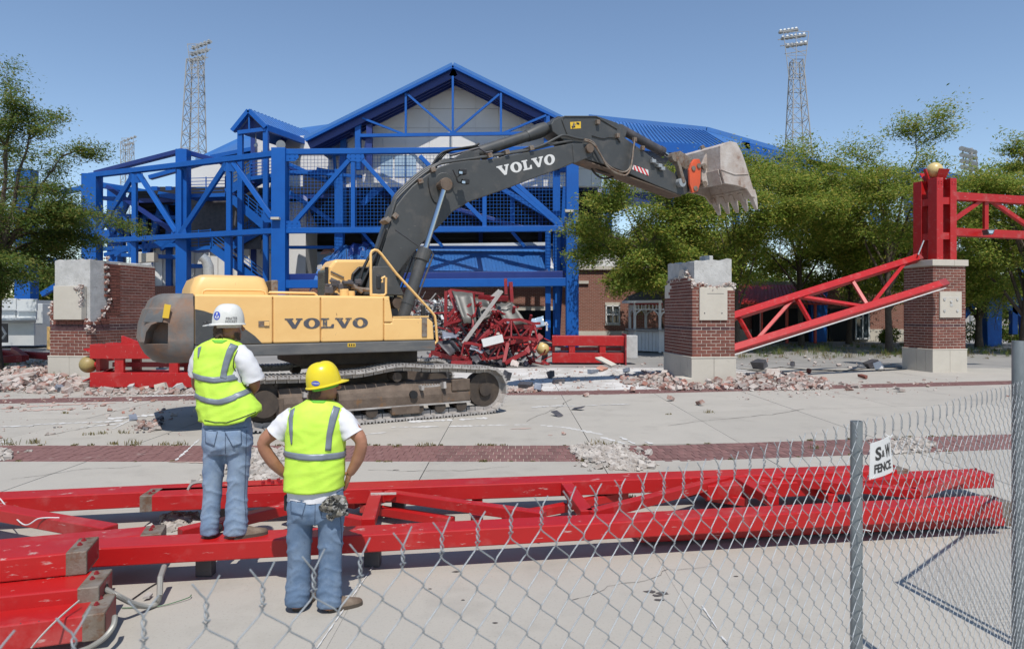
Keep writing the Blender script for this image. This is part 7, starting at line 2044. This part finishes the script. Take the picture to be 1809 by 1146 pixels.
def make_person(S):
    Z0 = S['Z']
    def Q(px, py, d=0.0): return P(px, py, Z0 + d)
    k = Z0 / F
    base = S['base']
    root_loc = base
    # ---- garment surfaces from measured rows (y, left, right, half depth, depth offset)
    def surf(rows, zoff=None, e=2.35):
        ys = [r_[0] for r_ in rows]
        def row(y):
            for a, c in zip(rows[:-1], rows[1:]):
                if y <= c[0] or c is rows[-1]:
                    t = (y - a[0]) / (c[0] - a[0]); t = max(0, min(1, t)); return [lerp(a[i], c[i], t) for i in range(1, 5)]
        def pt(y, a, g=0.0):
            l, r_, dp, do = row(y)
            ca, sa = math.cos(a), math.sin(a)
            ex_ = math.copysign(abs(ca) ** (2 / e), ca); ey = math.copysign(abs(sa) ** (2 / e), sa)
            hw = (r_ - l) / 2 * k + g; c = Q((l + r_) / 2, y, do)
            p = V((c.x + hw * ex_, c.y + (dp + g) * ey, c.z))
            if zoff: p.z -= zoff(y, ca) * k
            return p
        return pt, ys[0], ys[-1]
    def folds(p): 
        q = p - base
        rv = max(0, ridge(nz(V((q.x, q.y, q.z + .5 * q.x)), 7, 7, 3.2, S['seed'] + 3))); rh = max(0, ridge(nz(V((q.x, q.y, q.z - .35 * q.x)), 3.5, 3.5, 11, S['seed'] + 6)))
        return .007 * nz(q, 8, 8, 5, S['seed']) + .009 * rv ** 2 + .007 * rh ** 3 - .005
    def loft(pt, y0, y1, ny, na=56, g=0.0, f=True, caps=True):
        rg = []
        for j in range(ny + 1):
            y = lerp(y0, y1, j / ny); ring = []
            for i in range(na):
                a = 2 * math.pi * i / na; p = pt(y, a, g)
                if f:
                    o = V((math.cos(a), math.sin(a), 0)); p = p + o * folds(p) * S.get('fold', 1.0)
                ring.append(p)
            rg.append(ring)
        return MB().rings(rg, caps=caps)
    # ---- body: one continuous mesh
    b = MB()
    pt, y0, y1 = surf(S['torso'])
    b.rings([[pt(lerp(y0, y1, j / 14), 2 * math.pi * i / 24, -.018) for i in range(24)] for j in range(15)])
    f = V(S['face']).normalized(); side = V((f.y, -f.x, 0))
    Rh = Matrix((f, -side, V((0, 0, 1)))).transposed()       # head axes: x forward, y left
    hc = Q(*S['head'])
    def H(x, y, z): return hc + Rh @ V((x, y, z))
    b.ball(H(-.005, 0, .02), 1, 20, 14, sc=(.100, .077, .105), R=Rh)         # skull
    b.ball(H(.028, 0, -.055), 1, 16, 12, sc=(.062, .058, .075), R=Rh)       # jaw
    b.ball(H(.078, 0, -.098), 1, 10, 8, sc=(.022, .026, .020), R=Rh)        # chin
    b.tube([H(.092, 0, .015), H(.104, 0, -.012), H(.122, 0, -.030), H(.105, 0, -.044)], [.010, .012, .014, .012], 8)   # nose
    b.ball(H(.088, 0, -.066), 1, 10, 6, sc=(.016, .026, .008), R=Rh); b.ball(H(.086, 0, -.080), 1, 10, 6, sc=(.016, .024, .008), R=Rh)  # lips
    b.tube([H(.088, -.05, .022), H(.098, 0, .026), H(.088, .05, .022)], .011, 7)      # brow
    for s in (-1, 1):
        b.ball(H(.058, s * .05, -.02), 1, 8, 6, sc=(.02, .016, .016), R=Rh)     # cheekbone
        b.ball(H(-.012, s * .080, -.008), 1, 10, 8, sc=(.020, .010, .034), R=Rh)     # ear
        b.ball(H(-.006, s * .085, -.030), 1, 8, 6, sc=(.011, .008, .012), R=Rh)
    n0, n1 = Q(*S['neck'][0]), Q(*S['neck'][1])
    b.tube([n0, n0.lerp(n1, .5), n1], [.075, .062, .058], 14)
    b.tube([n1, H(-.02, 0, -.05)], [.058, .060], 14)
    for arm in S['arms']:
        w = [Q(*p) for p in arm['pts']]
        b.tube(spline(w, 4), [lerp2 for lerp2 in np.interp(np.linspace(0, 1, (len(w) - 1) * 4 + 1), np.linspace(0, 1, len(arm['r'])), arm['r'])], 12)
        hd = arm['hand']
        pa, pb = Q(*hd['palm'][0]), Q(*hd['palm'][1])
        nrm = V(hd['n']).normalized(); d = (pb - pa).normalized(); ac = d.cross(nrm).normalized()
        rg = []
        for t, w_, h_ in ((-.15, .025, .024), (.15, .034, .021), (.6, .042, .019), (1.0, .041, .016)):
            c = pa.lerp(pb, t); rg.append([c + ac * w_ * math.cos(q) + nrm * h_ * math.sin(q) for q in np.linspace(0, 6.283, 14, endpoint=False)])
        b.rings(rg)
        for i, (off, ln) in enumerate(((-.031, .066), (-.010, .078), (.011, .074), (.031, .058))):
            p0 = pb + ac * off; c_ = hd['curl']; dd = d; pts = [p0 - d * .02, p0]
            for seg, fr in enumerate((.46, .30, .24)):
                an = c_ * (.5 + .35 * seg); dd = (d * math.cos(an * (seg + 1) * .7) - nrm * math.sin(an * (seg + 1) * .7)).normalized()
                pts.append(pts[-1] + dd * ln * fr)
            b.tube(pts, [.0095, .0095, .009, .008, .0065], 8)
        tb = pa + ac * hd['thumb_side'] * .026 + d * .012; td = V(hd['thumb']).normalized()
        b.tube([tb, tb + td * .03 + ac * hd['thumb_side'] * .008, tb + td * .058 + ac * hd['thumb_side'] * .008, tb + td * .078], [.014, .0115, .0105, .008], 8)
    pj, yj0, yj1 = surf(S['pelvis'])
    b.rings([[pj(lerp(yj0, yj1, j / 6), 2 * math.pi * i / 24, -.02) for i in range(24)] for j in range(7)])
    for leg in S['legs']:
        lp = [Q(c_[1], c_[0], c_[4]) for c_ in leg]
        b.tube(lp, [max(.04, c_[2] * k * .72) for c_ in leg], 12)
    me = b.mesh('person', M[S['skin']], Matrix.Translation(root_loc))
    me2 = evaluated(me, .0072, 3)
    me2.materials.clear(); me2.materials.append(M[S['skin']]); me2.name = 'person'
    smooth_all(me2)
    root = link('person', me2); root.location = root_loc; MW[root.name] = Matrix.Translation(root_loc)
    tag(root, S['label'], 'person')
    S['root'] = root
    def part(name, b, m, smooth=60, parent=None, **kw): return b.build(name, M[m], parent or root, smooth, **kw)
    # ---- hair, beard, eyes
    hb = MB()
    for kk in range(S.get('hair_n', 260)):
        r_ = random.Random(kk + S['seed'] * 100)
        a = r_.uniform(2.0, 4.28); zz = r_.uniform(-.075, .015)
        rad = 1.0
        p = H(-.005 + .098 * math.cos(a), .079 * math.sin(a), zz)
        o = Rh @ V((math.cos(a), math.sin(a), 0))
        hb.tube([p - o * .004, p + o * .008 + V((0, 0, -.012)), p + o * r_.uniform(.004, .014) + V((r_.uniform(-.008, .008), 0, -.032))], [.008, .0075, .002], 5)
    part('hair', hb, 'hair')
    bd = MB()
    for kk in range(S['beard_n']):
        r_ = random.Random(kk + 7); t = r_.uniform(-1, 1)
        if S['beard'] == 'full': x, y, z = .030 + .052 * math.cos(t * 1.3), .058 * math.sin(t * 1.3), r_.uniform(-.118, -.055)
        else: x, y, z = .074 + .022 * math.cos(t), .030 * math.sin(t * 1.2), r_.uniform(-.128, -.075)
        p = H(x, y, z); bd.tube([p, p + Rh @ V((.010, y * .1, -.012))], [.007, .003], 5)
    part('beard', bd, 'hair')
    for s in (-1, 1):
        e_ = part('eye', MB().ball(H(.084, s * .032, .003), .0125, 12, 8), 'white'); part('iris', MB().ball(H(.0925, s * .034, .003), .0062, 8, 6), 'ink', parent=e_)
    if S.get('glasses'):
        gl = MB()
        for s in (-1, 1):
            gl.ball(H(.100, s * .034, .004), 1, 12, 8, sc=(.006, .027, .019), R=Rh); gl.tube([H(.098, s * .058, .008), H(.05, s * .080, .008), H(-.01, s * .084, .004)], .003, 5)
        part('sunglasses', gl, 'black')
    # ---- shirt
    ps, ys0, ys1 = surf(S['shirt'], S.get('shirt_z'))
    sh = loft(ps, ys0, ys1, 26, g=0.0)
    shirt = part('t_shirt', sh, 'cotton')
    for sl in S['sleeves']:
        w = [Q(*p) for p in sl['pts']]; sp = spline(w, 6)
        rr = np.interp(np.linspace(0, 1, len(sp)), np.linspace(0, 1, len(sl['r'])), sl['r'])
        sb = MB().tube(sp, list(rr), 26)
        for i, v in enumerate(sb.v):
            c = sp[min(i // 26, len(sp) - 1)]; o = (v - c)
            if o.length > 1e-5: sb.v[i] = v + o.normalized() * (.007 * ridge(nz(v - base, 16, 16, 16, 5)) + .005 * nz(v - base, 30, 30, 30, 2))
        part('sleeve', sb, 'cotton', parent=shirt)
    # ---- jeans
    jb = MB()
    jb.rings([[pj(lerp(yj0, yj1, j / 10), 2 * math.pi * i / 32, .004) for i in range(32)] for j in range(11)])
    for leg in S['legs']:
        rg = []
        for (y, x, hw, dp, do) in leg:
            c = Q(x, y, do); rg.append([V((c.x + hw * k * math.cos(a), c.y + dp * math.sin(a), c.z)) for a in np.linspace(0, 6.283, 28, endpoint=False)])
        jb.rings(rg)
    jm = evaluated(jb.mesh('jeans', M[S['denim']], Matrix.Translation(root_loc)), .0105, 5)
    zh = Q(400, S['legs'][0][-1][0]).z - base.z
    yk = S['knee']
    def jf(p):
        z = p.z
        low = max(0, 1 - abs(z - (zh + .10)) / .22); mid = max(0, 1 - abs(z - yk) / .22)
        a = .008 * nz(p, 7, 7, 4, S['seed'])
        q = V((p.x, p.y, p.z + .55 * abs(p.x % .2 - .1) + .25 * p.y))
        a += (.0045 + .006 * mid + .006 * max(0, 1 - abs(z - yk - .28) / .16)) * (ridge(nz(q, 4, 4, 11, 3.3)) ** 3 if ridge(nz(q, 4, 4, 11, 3.3)) > 0 else 0)
        a += .008 * low * (max(0, ridge(nz(q, 4, 4, 17, 8.1))) ** 2)
        return a - .004
    displace(jm, jf)
    jm.materials.clear(); jm.materials.append(M[S['denim']]); smooth_all(jm)
    jeans = link('jeans', jm, root)
    bvh = BVHTree.FromPolygons([v.co + root_loc for v in jm.vertices], [list(p.vertices) for p in jm.polygons])
    eye = V((0, 0, HC))
    def cast(bv, px, py, off):
        d = (P(px, py, 5.0) - eye).normalized(); h = bv.ray_cast(eye, d, 30)
        return None if h[0] is None else h[0] - d * off
    def patch(bv, quad, nx, ny, off, name, m, parent, skip=None):
        """A sewn or stuck-on piece: grid laid on the garment surface."""
        b = MB(); idx = {}; 
        for j in range(ny + 1):
            for i in range(nx + 1):
                u, v_ = i / nx, j / ny
                x = lerp(lerp(quad[0][0], quad[1][0], u), lerp(quad[3][0], quad[2][0], u), v_); y = lerp(lerp(quad[0][1], quad[1][1], u), lerp(quad[3][1], quad[2][1], u), v_)
                h = cast(bv, x, y, off)
                if h is not None: idx[i, j] = len(b.v); b.v.append(h)
        for j in range(ny):
            for i in range(nx):
                q = [(i, j), (i + 1, j), (i + 1, j + 1), (i, j + 1)]
                if all(c in idx for c in q):
                    pts = [b.v[idx[c]] for c in q]
                    if max((pts[a] - pts[a - 1]).length for a in range(4)) < .09: b.f.append([idx[c] for c in q]); b.m.append(0)
        if not b.f: return None
        o = b.build(name, M[m], parent, 60, fix=False)
        s = o.modifiers.new('thickness', 'SOLIDIFY'); s.thickness = .003; s.offset = 0
        return o
    def line_on(bv, pts, r_, off, name, m, parent, n=10):
        w = []
        for a, c in zip(pts[:-1], pts[1:]):
            for t in range(n):
                h = cast(bv, lerp(a[0], c[0], t / n), lerp(a[1], c[1], t / n), off)
                if h is not None and (not w or (h - w[-1]).length < .12): w.append(h)
        if len(w) > 1: return MB().tube(w, r_, 5).build(name, M[m], parent, 60)
    for pk in S['pockets']:
        o = patch(bvh, pk, 8, 8, .004, 'back_pocket', S['denim'], jeans)
        line_on(bvh, pk + [pk[0]], .0022, .006, 'stitching', 'seam', o or jeans)
    for ln in S['seams']: line_on(bvh, ln, .0022, .003, 'seam', 'seam', jeans)
    # ---- vest
    pv, yv0, yv1 = surf(S['vest'], S.get('vest_z'))
    vb = loft(pv, yv0, yv1, 44, 72, g=.012, caps=False)
    vest = part('safety_vest', vb, 'vest', fix=True)
    so = vest.modifiers.new('thickness', 'SOLIDIFY'); so.thickness = .006; so.offset = -1
    vv = [p.copy() for p in vb.v]; bv2 = BVHTree.FromPolygons(vv, vb.f)
    def band(yc0, yc1, wob, name='reflective_tape', a0=0, a1=2 * math.pi, m='tape', g=.0155):
        na = 72; rg = []
        for t in np.linspace(0, 1, 4):
            ring = []
            for i in range(na + 1):
                a = lerp(a0, a1, i / na); y = lerp(yc0, yc1, t) + wob(math.cos(a)); p = pv(y, a, 0.012)
                o = V((math.cos(a), math.sin(a), 0)); ring.append(p + o * (folds(p) * S.get('fold', 1.0) + .0045))
            rg.append(ring)
        o = MB().rings(rg, caps=False, closed=False).build(name, M[m], vest, 60)
        s = o.modifiers.new('thickness', 'SOLIDIFY'); s.thickness = .003; s.offset = 0
    for bnd in S['bands']: band(*bnd)
    for st in S['straps']:
        tb_ = MB(); rows_ = []
        for q0, q1 in zip(st[:-1], st[1:]):
            for t in np.linspace(0, 1, 7)[(0 if q0 is st[0] else 1):]:
                L0 = (lerp(q0[0][0], q1[0][0], t), lerp(q0[0][1], q1[0][1], t)); R0 = (lerp(q0[1][0], q1[1][0], t), lerp(q0[1][1], q1[1][1], t))
                h_ = [cast(bv2, lerp(L0[0], R0[0], u), lerp(L0[1], R0[1], u), .006) for u in np.linspace(0, 1, 5)]
                if all(x is not None for x in h_): rows_.append(h_)
        if len(rows_) > 1:
            o = tb_.rings(rows_, caps=False, closed=False).build('reflective_tape', M['tape'], vest, 60, fix=False)
            sd_ = o.modifiers.new('thickness', 'SOLIDIFY'); sd_.thickness = .003; sd_.offset = 0
    for q in S.get('collar', []): patch(bv2, q, 8, 5, .006, 'collar_label', 'vest_green', vest)
    for ln in S.get('trim', []): line_on(bv2, ln, .0035, .004, 'trim', 'black', vest)
    # ---- hard hat
    hs = S['hat']
    tilt = Matrix.Rotation(hs['tilt'], 3, -side)          # lifts the face side
    o0 = Q(*hs['c'])
    bd_ = V(hs['bill']).normalized(); bs = V((-bd_.y, bd_.x, 0)); Rb = tilt @ Matrix((bd_, bs, V((0, 0, 1)))).transposed()
    rg = []; na = 44
    a_, b__, hh = hs['len'], hs['wid'], hs['h']
    for j in range(13):
        t = j / 12 * math.pi / 2 * .985
        ring = []
        for i in range(na):
            a = 2 * math.pi * i / na
            cr = math.cos(t) ** .62; z = hh * math.sin(t) ** .95
            rib = .004 * (abs(math.sin(a)) < .16) * (math.sin(t) > .25) if hs.get('rib') else 0
            ring.append(o0 + Rb @ V((a_ * cr * math.cos(a), b__ * cr * math.sin(a), z + rib)))
        rg.append(ring)
    hat = tag_hat = None
    hbm = MB().rings(rg)
    hat = hbm.build_thing('hard_hat', M[hs['m']], hs['label'], 'hard hat', smooth=50)
    lip = []
    for (q, dz) in ((.99, .004), (1.0, -.004), (1.0, -.010)):
        lip.append([o0 + Rb @ V(((a_ * q + (hs['brim'] + hs['bill_l'] * max(0, math.cos(a)) ** 3) * (1 if dz < 0 else 0)) * math.cos(a), (b__ * q + hs['brim'] * (1 if dz < 0 else 0)) * math.sin(a), dz - .012 * max(0, math.cos(a)) ** 3 * (1 if dz < 0 else 0))) for a in np.linspace(0, 6.2832, na, endpoint=False)])
    lip.append([o0 + Rb @ V((a_ * .95 * math.cos(a), b__ * .95 * math.sin(a), -.008)) for a in np.linspace(0, 6.2832, na, endpoint=False)])
    MB().rings(lip, caps=False).build('brim', M[hs['m']], hat, 50)
    MB().rings([[o0 + Rb @ V((a_ * q * math.cos(a), b__ * q * math.sin(a), z)) for a in np.linspace(0, 6.2832, 32, endpoint=False)] for q, z in ((.80, -.006), (.80, -.034))], caps=False).build('headband', M[hs['band']], hat, 60)
    bv3 = BVHTree.FromPolygons(hbm.v and [v + V(hat.location) for v in hbm.v], hbm.f)
    S['cast_hat'] = lambda px, py, off=.003: cast(bv3, px, py, off)
    S['hat_obj'] = hat
    def disc(cx_, cy_, rx, ry, off, name, m, ang_=0, n=20):
        pts = []
        for rr_ in (0.0, .5, 1.0):
            for i in range(n):
                a = 2 * math.pi * i / n; x, y = rx * rr_ * math.cos(a), ry * rr_ * math.sin(a)
                h = cast(bv3, cx_ + x * math.cos(ang_) - y * math.sin(ang_), cy_ + x * math.sin(ang_) + y * math.cos(ang_), off)
                pts.append(h if h is not None else (pts[-1] if pts else o0))
        MB().add(pts, [(k2 * n + i, k2 * n + (i + 1) % n, (k2 + 1) * n + (i + 1) % n, (k2 + 1) * n + i) for k2 in range(2) for i in range(n)]).build(name, M[m], hat, 60, fix=False)
    S['disc'] = disc
    def hat_text(txt, cx_, cy_, w, h, sk=0.0, m='ink', off=.004, name='lettering', bold=.01):
        vs, fs = text_polys(txt, 1.0, bold)
        xs_ = [v.x for v in vs]; ys_ = [v.y for v in vs]; mx, my = (min(xs_) + max(xs_)) / 2, (min(ys_) + max(ys_)) / 2; W_, H_ = max(xs_) - min(xs_), max(ys_) - min(ys_)
        pts = [cast(bv3, cx_ + (v.x - mx) / W_ * w, cy_ - (v.y - my) / H_ * h + (v.x - mx) / W_ * w * sk, off) for v in vs]
        if any(p is None for p in pts): 
            good = [p for p in pts if p is not None]
            pts = [p if p is not None else good[0] for p in pts]
        MB().add(pts, fs).build(name, M[m], hat, fix=False)
    S['hat_text'] = hat_text
    # ---- shoes
    for sh_ in S['shoes']:
        hp, tp = V(sh_[0]), V(sh_[1]); d = (tp - hp).normalized(); s = V((-d.y, d.x, 0)); L_ = (tp - hp).length
        rg = []; sl = []
        for t, w_, h_ in ((0, .026, .07), (.05, .036, .09), (.22, .039, .105), (.42, .042, .095), (.62, .049, .07), (.82, .047, .055), (.95, .034, .045), (1.0, .018, .035)):
            c = hp + d * L_ * t
            rg.append([c + s * w_ * math.cos(a) * (1 if math.sin(a) < 0 else 1) + V((0, 0, .025 + (h_ - .025) * max(0, math.sin(a)) ** .7)) for a in np.linspace(0, math.pi, 10)] + [c + s * w_ * x + V((0, 0, .024)) for x in (-.6, 0, .6)])
            sl.append([c + s * (w_ + .005) * x + V((0, 0, z)) for x, z in ((1, .0), (1, .026), (-1, .026), (-1, .0))])
        sh = part('shoe', MB().rings(rg), S['shoe_m']); part('sole', MB().rings(sl), 'sole', 30, parent=sh)
    S['patch'] = patch; S['bv_jeans'] = bvh
    return root

BT = .35
ZA = 5.74
A = dict(Z=ZA, seed=1, label='man in lime vest and backwards white helmet standing on the red truss', base=V((-2.40, 5.74, BT)), skin='skin_dark', denim='denim', shoe_m='boot', knee=.48,
    face=(.93, .36, 0), head=(404, 575, .015), neck=[(394, 612, .02), (396, 596, .02)],
    torso=[(600, 380, 410, .06, 0), (612, 356, 426, .09, 0), (640, 352, 424, .11, 0), (700, 356, 428, .115, 0), (750, 362, 440, .115, 0)],
    arms=[dict(pts=[(423, 622, .0), (440, 655, .0), (450, 680, .04), (436, 690, .20), (408, 678, .27)], r=[.058, .052, .046, .042, .030],
               hand=dict(palm=[(404, 676, .27), (388, 670, .27)], n=(0, 1, .1), curl=.5, thumb=(-.4, .2, .9), thumb_side=-1)),
          dict(pts=[(355, 622, .0), (350, 655, .03), (350, 682, .08), (368, 688, .24), (392, 684, .31)], r=[.058, .052, .046, .042, .030],
               hand=dict(palm=[(396, 684, .315), (412, 682, .315)], n=(0, 1, .1), curl=.5, thumb=(.4, .2, .9), thumb_side=1))],
    pelvis=[(728, 361, 441, .105, 0), (745, 359, 443, .12, 0), (765, 358, 444, .135, -.01), (785, 358, 444, .135, -.01), (800, 362, 440, .115, 0)],
    legs=[[(770, 381, 22.5, .115, 0), (800, 379, 19.5, .10, 0), (835, 377.5, 17.5, .088, 0), (870, 375, 16, .08, 0), (905, 372, 15.5, .074, 0), (928, 370.5, 15.5, .074, 0), (942, 370, 16, .078, .01)],
          [(770, 421, 22.5, .115, 0), (800, 421, 20.5, .10, 0), (835, 420.5, 19, .088, 0), (870, 419.5, 18, .082, 0), (905, 418, 18.5, .08, 0), (928, 417, 20.5, .085, 0), (943, 416, 22, .09, .01)]],
    shirt=[(602, 378, 412, .06, 0), (612, 355, 427, .09, 0), (640, 350, 426, .115, 0), (700, 354, 432, .12, 0), (752, 361, 441, .122, 0)],
    sleeves=[dict(pts=[(417, 620, .0), (430, 635, -.005), (442, 655, .01), (449, 672, .025)], r=[.075, .085, .082, .084]), dict(pts=[(360, 622, .0), (352, 640, .02), (349, 662, .05)], r=[.07, .072, .075])],
    vest=[(596, 379, 406, .055, .01), (600, 374, 412, .072, .005), (606, 362, 421, .09, 0), (612, 353, 427, .105, 0), (622, 348, 430, .118, 0), (640, 347.5, 424, .128, 0), (660, 348, 421, .135, 0), (680, 349.5, 428, .142, 0), (700, 351, 440, .148, 0), (722, 354.5, 452, .152, 0), (742, 358, 460, .155, 0)],
    vest_z=lambda y, c: max(0, (y - 670) / 72) * (-17 * max(0, c) ** 1.5 + (4 if abs(c) < .6 else 0)),
    bands=[(657, 667, lambda c: 6 * (1 - abs(c - .1)) + 1.5 * c), (690, 699.5, lambda c: 9 * (1 - abs(c)) + (1 if c > 0 else 0))],
    straps=[[((407, 605.5), (421, 611)), ((400.5, 618), (413, 622)), ((395, 636), (406, 640)), ((390.5, 655), (401, 658)), ((388.5, 667), (400, 670))], [((350, 614), (356, 611)), ((349.2, 624), (353, 622)), ((349.2, 632), (350.8, 631))]],
    collar=[[(374, 600.5), (402, 600.5), (392, 606), (379, 605)]],
    trim=[[(428, 612), (419, 620), (413, 634), (412, 648), (417, 656), (424, 662)], [(361, 742), (380, 745.5), (400, 746), (425, 738), (455, 726)]],
    pockets=[[(396, 761), (426, 759), (427, 783), (412, 790)], [(362, 760), (384, 762), (378, 788), (363, 782)]],
    seams=[[(436, 760), (434, 820), (432, 880), (436, 936)], [(398, 765), (398, 805)], [(361, 757), (400, 757), (441, 754)]],
    beard='full', beard_n=150,
    hat=dict(c=(403.5, 571.5, .0), bill=(-.93, -.36, 0), len=.128, wid=.112, h=.168, tilt=.0, brim=.010, bill_l=.062, m='helmet_w', band='mortar', label='scuffed white hard hat worn backwards, with a blue round sticker'),
    shoes=[((-2.545, 5.72, BT), (-2.58, 6.0, BT)), ((-2.33, 5.71, BT), (-2.10, 5.86, BT))])
ra_ = make_person(A)
A['disc'](383.2, 557.5, 5.6, 7.6, .003, 'round_sticker', 'sticker_blue', .15)
for px, py, w, h in ((383.2, 554, 1.6, 3.4), (381, 559.5, 1.5, 2.6), (385.4, 559.5, 1.5, 2.6), (383.2, 562, 3.2, .8)): A['disc'](px, py, w * .8, h * .8, .0045, 'sticker_mark', 'white', .15, 10)
A['hat_text']('PIRATES', 409, 562.2, 20, 4.6, -.04, 'charcoal'); A['hat_text']('HOCKEY', 408.5, 567.6, 21, 4.4, 0, 'charcoal')
bt_ = MB()
for pts in ([(371, 569.8), (374, 568.6), (376.5, 570.2), (380, 569.8)], [(375, 571), (377, 568), (380, 567.2), (384, 568.2)], [(373.6, 571.6), (377.4, 572.0), (381, 571.6)]):
    w = [V((P(x, y, ZA).x, P(x, y, ZA).y, P(x, y, ZA).z)) + V((0, -.125 - .004, 0)) for x, y in pts]
    bt_.tube(w, .0035, 5)
bt_.build('brim_mark', M['ink'], A['hat_obj'])

ZB = 5.14
B = dict(Z=ZB, seed=2, label='man in yellow helmet and lime vest standing on the slab, hands on hips', base=V((-1.48, 5.14, 0)), skin='skin', denim='denim_b', shoe_m='boot', knee=.50,
    face=(.86, .51, 0), head=(573, 678, .02), neck=[(564, 722, .02), (566, 702, .02)],
    torso=[(712, 545, 583, .06, 0), (722, 520, 602, .095, 0), (760, 513, 604, .125, 0), (830, 512, 602, .125, 0), (880, 512, 602, .12, 0)],
    arms=[dict(pts=[(600, 735, .0), (622, 757, -.015), (638, 780, -.03), (632, 810, .0), (618, 836, .02)], r=[.064, .060, .046, .047, .031],
               hand=dict(palm=[(617, 838, .02), (612, 853, .055)], n=(.75, .1, .3), curl=.45, thumb=(-.95, -.25, -.05), thumb_side=-1)),
          dict(pts=[(516, 737, .0), (490, 758, -.01), (465, 783, -.02), (482, 815, .02), (504, 838, .08)], r=[.064, .060, .046, .047, .031],
               hand=dict(palm=[(506, 841, .09), (512, 852, .14)], n=(-.75, .1, .3), curl=.45, thumb=(.3, -.4, .4), thumb_side=1))],
    pelvis=[(862, 511, 605, .118, 0), (878, 509, 607, .132, 0), (895, 508, 607, .14, -.01), (910, 509, 606, .135, -.005), (920, 514, 602, .115, 0)],
    legs=[[(895, 533, 25, .125, 0), (930, 530, 23, .108, 0), (965, 528.5, 21, .093, 0), (1000, 527, 20, .085, 0), (1035, 526, 20.5, .083, 0), (1055, 525, 21.5, .088, 0), (1066, 525, 22, .092, .01)],
          [(895, 583, 25, .125, 0), (930, 584, 22.5, .108, 0), (965, 584, 21, .093, 0), (1000, 583.5, 20, .085, 0), (1035, 582.5, 20.5, .083, 0), (1057, 582, 21.5, .088, 0), (1069, 581.5, 22.5, .092, .01)]],
    shirt=[(712, 545, 583, .06, 0), (722, 520, 602, .095, 0), (760, 510, 605, .125, 0), (830, 509, 604, .13, 0), (866, 509, 605, .137, 0), (879, 510, 605, .139, 0)],
    shirt_z=lambda y, c: max(0, (y - 850) / 30) * (2 - 9 * max(0, c) ** 2),
    sleeves=[dict(pts=[(594, 735, .0), (606, 745, -.005), (617, 758, -.012), (624, 769, -.018)], r=[.082, .086, .080, .080]), dict(pts=[(522, 736, .0), (510, 745, -.005), (497, 757, -.01), (488, 767, -.014)], r=[.082, .086, .080, .080])],
    vest=[(704.5, 549, 578, .06, .01), (708, 543, 585, .075, .005), (714, 530, 595, .095, 0), (721, 516, 604, .112, 0), (732, 509.5, 609.5, .126, 0), (750, 508, 608.5, .135, 0), (770, 507.5, 606.5, .142, 0), (800, 507.5, 606, .145, 0), (830, 506, 605, .148, 0), (862, 505.5, 604.5, .15, 0)],
    vest_z=lambda y, c: max(0, (y - 810) / 50) * (1.5 * (1 - abs(c)) - 2.5 * max(0, c)),
    bands=[(792.5, 803.5, lambda c: 1.5 * (1 - abs(c)) + 2.2 * c)],
    straps=[[((589, 716), (601, 720)), ((582, 738), (594, 742)), ((577, 765), (587, 768)), ((574, 795), (585, 796))], [((514, 721), (522, 716)), ((509.5, 740), (517, 738)), ((511, 762), (517, 762)), ((514, 785), (516, 784))]],
    collar=[[(548, 707), (578, 707), (572, 711), (553, 710.5)]],
    trim=[],
    pockets=[[(513, 884), (540, 888), (534, 910), (514, 905)], [(566, 890), (584, 889), (584, 916), (568, 914)]],
    seams=[[(600, 885), (604, 950), (603, 1020), (602, 1064)], [(557, 885), (556, 930)], [(510, 882), (557, 886), (605, 880)]],
    beard='goatee', beard_n=110, glasses=True,
    hat=dict(c=(572.5, 677.5, .0), bill=(.86, .51, 0), len=.130, wid=.115, h=.165, tilt=-.20, brim=.010, bill_l=.050, m='helmet_y', band='vest_green', rib=True, label='yellow hard hat with a small blue oval sticker'),
    shoes=[((-1.615, 5.12, 0), (-1.575, 5.40, 0)), ((-1.385, 5.12, 0), (-1.16, 5.27, 0))])
rb_ = make_person(B)
B['disc'](557.5, 677, 7.4, 4.6, .003, 'oval_sticker', 'sticker_blue', .05)
for x in (553, 555.3, 557.6, 559.9, 562.2): B['disc'](x, 677 + .08 * (x - 557), .8, 1.5, .0045, 'sticker_mark', 'white', .1, 8)
# cloth hanging at his hip, pouch on his belt
r = random.Random(6)
cb = MB()
for k in range(9):
    c = P(r.uniform(578, 610), r.uniform(882, 908), ZB - .13 + r.uniform(-.02, .02))
    R = rot_rand(r, 1.5); rg = []
    cb.ball(c, 1, 14, 10, sc=(r.uniform(.035, .065), r.uniform(.02, .04), r.uniform(.04, .075)), R=R)
cm = evaluated(cb.mesh('camo_cloth', M['camo1']), .007, 1)
displace(cm, lambda p: .014 * ridge(nz(p, 22, 22, 22, 4)) + .008 * nz(p, 50, 50, 50, 2) - .006)
cm.materials.clear(); cm.materials.append(M['camo1'])
ctr = P(592, 895, ZB - .13)
for v in cm.vertices: v.co -= ctr
o = link('camo_cloth', cm); o.location = ctr; tag(o, 'crumpled grey camouflage cloth hanging from the back pocket of the jeans', 'cloth')
o = MB().box(P(509, 886, ZB), (.045, .08, .12)).build_thing('pouch', M['black'], 'small black pouch on the left hip under the lime vest', 'pouch', bevel=.012)
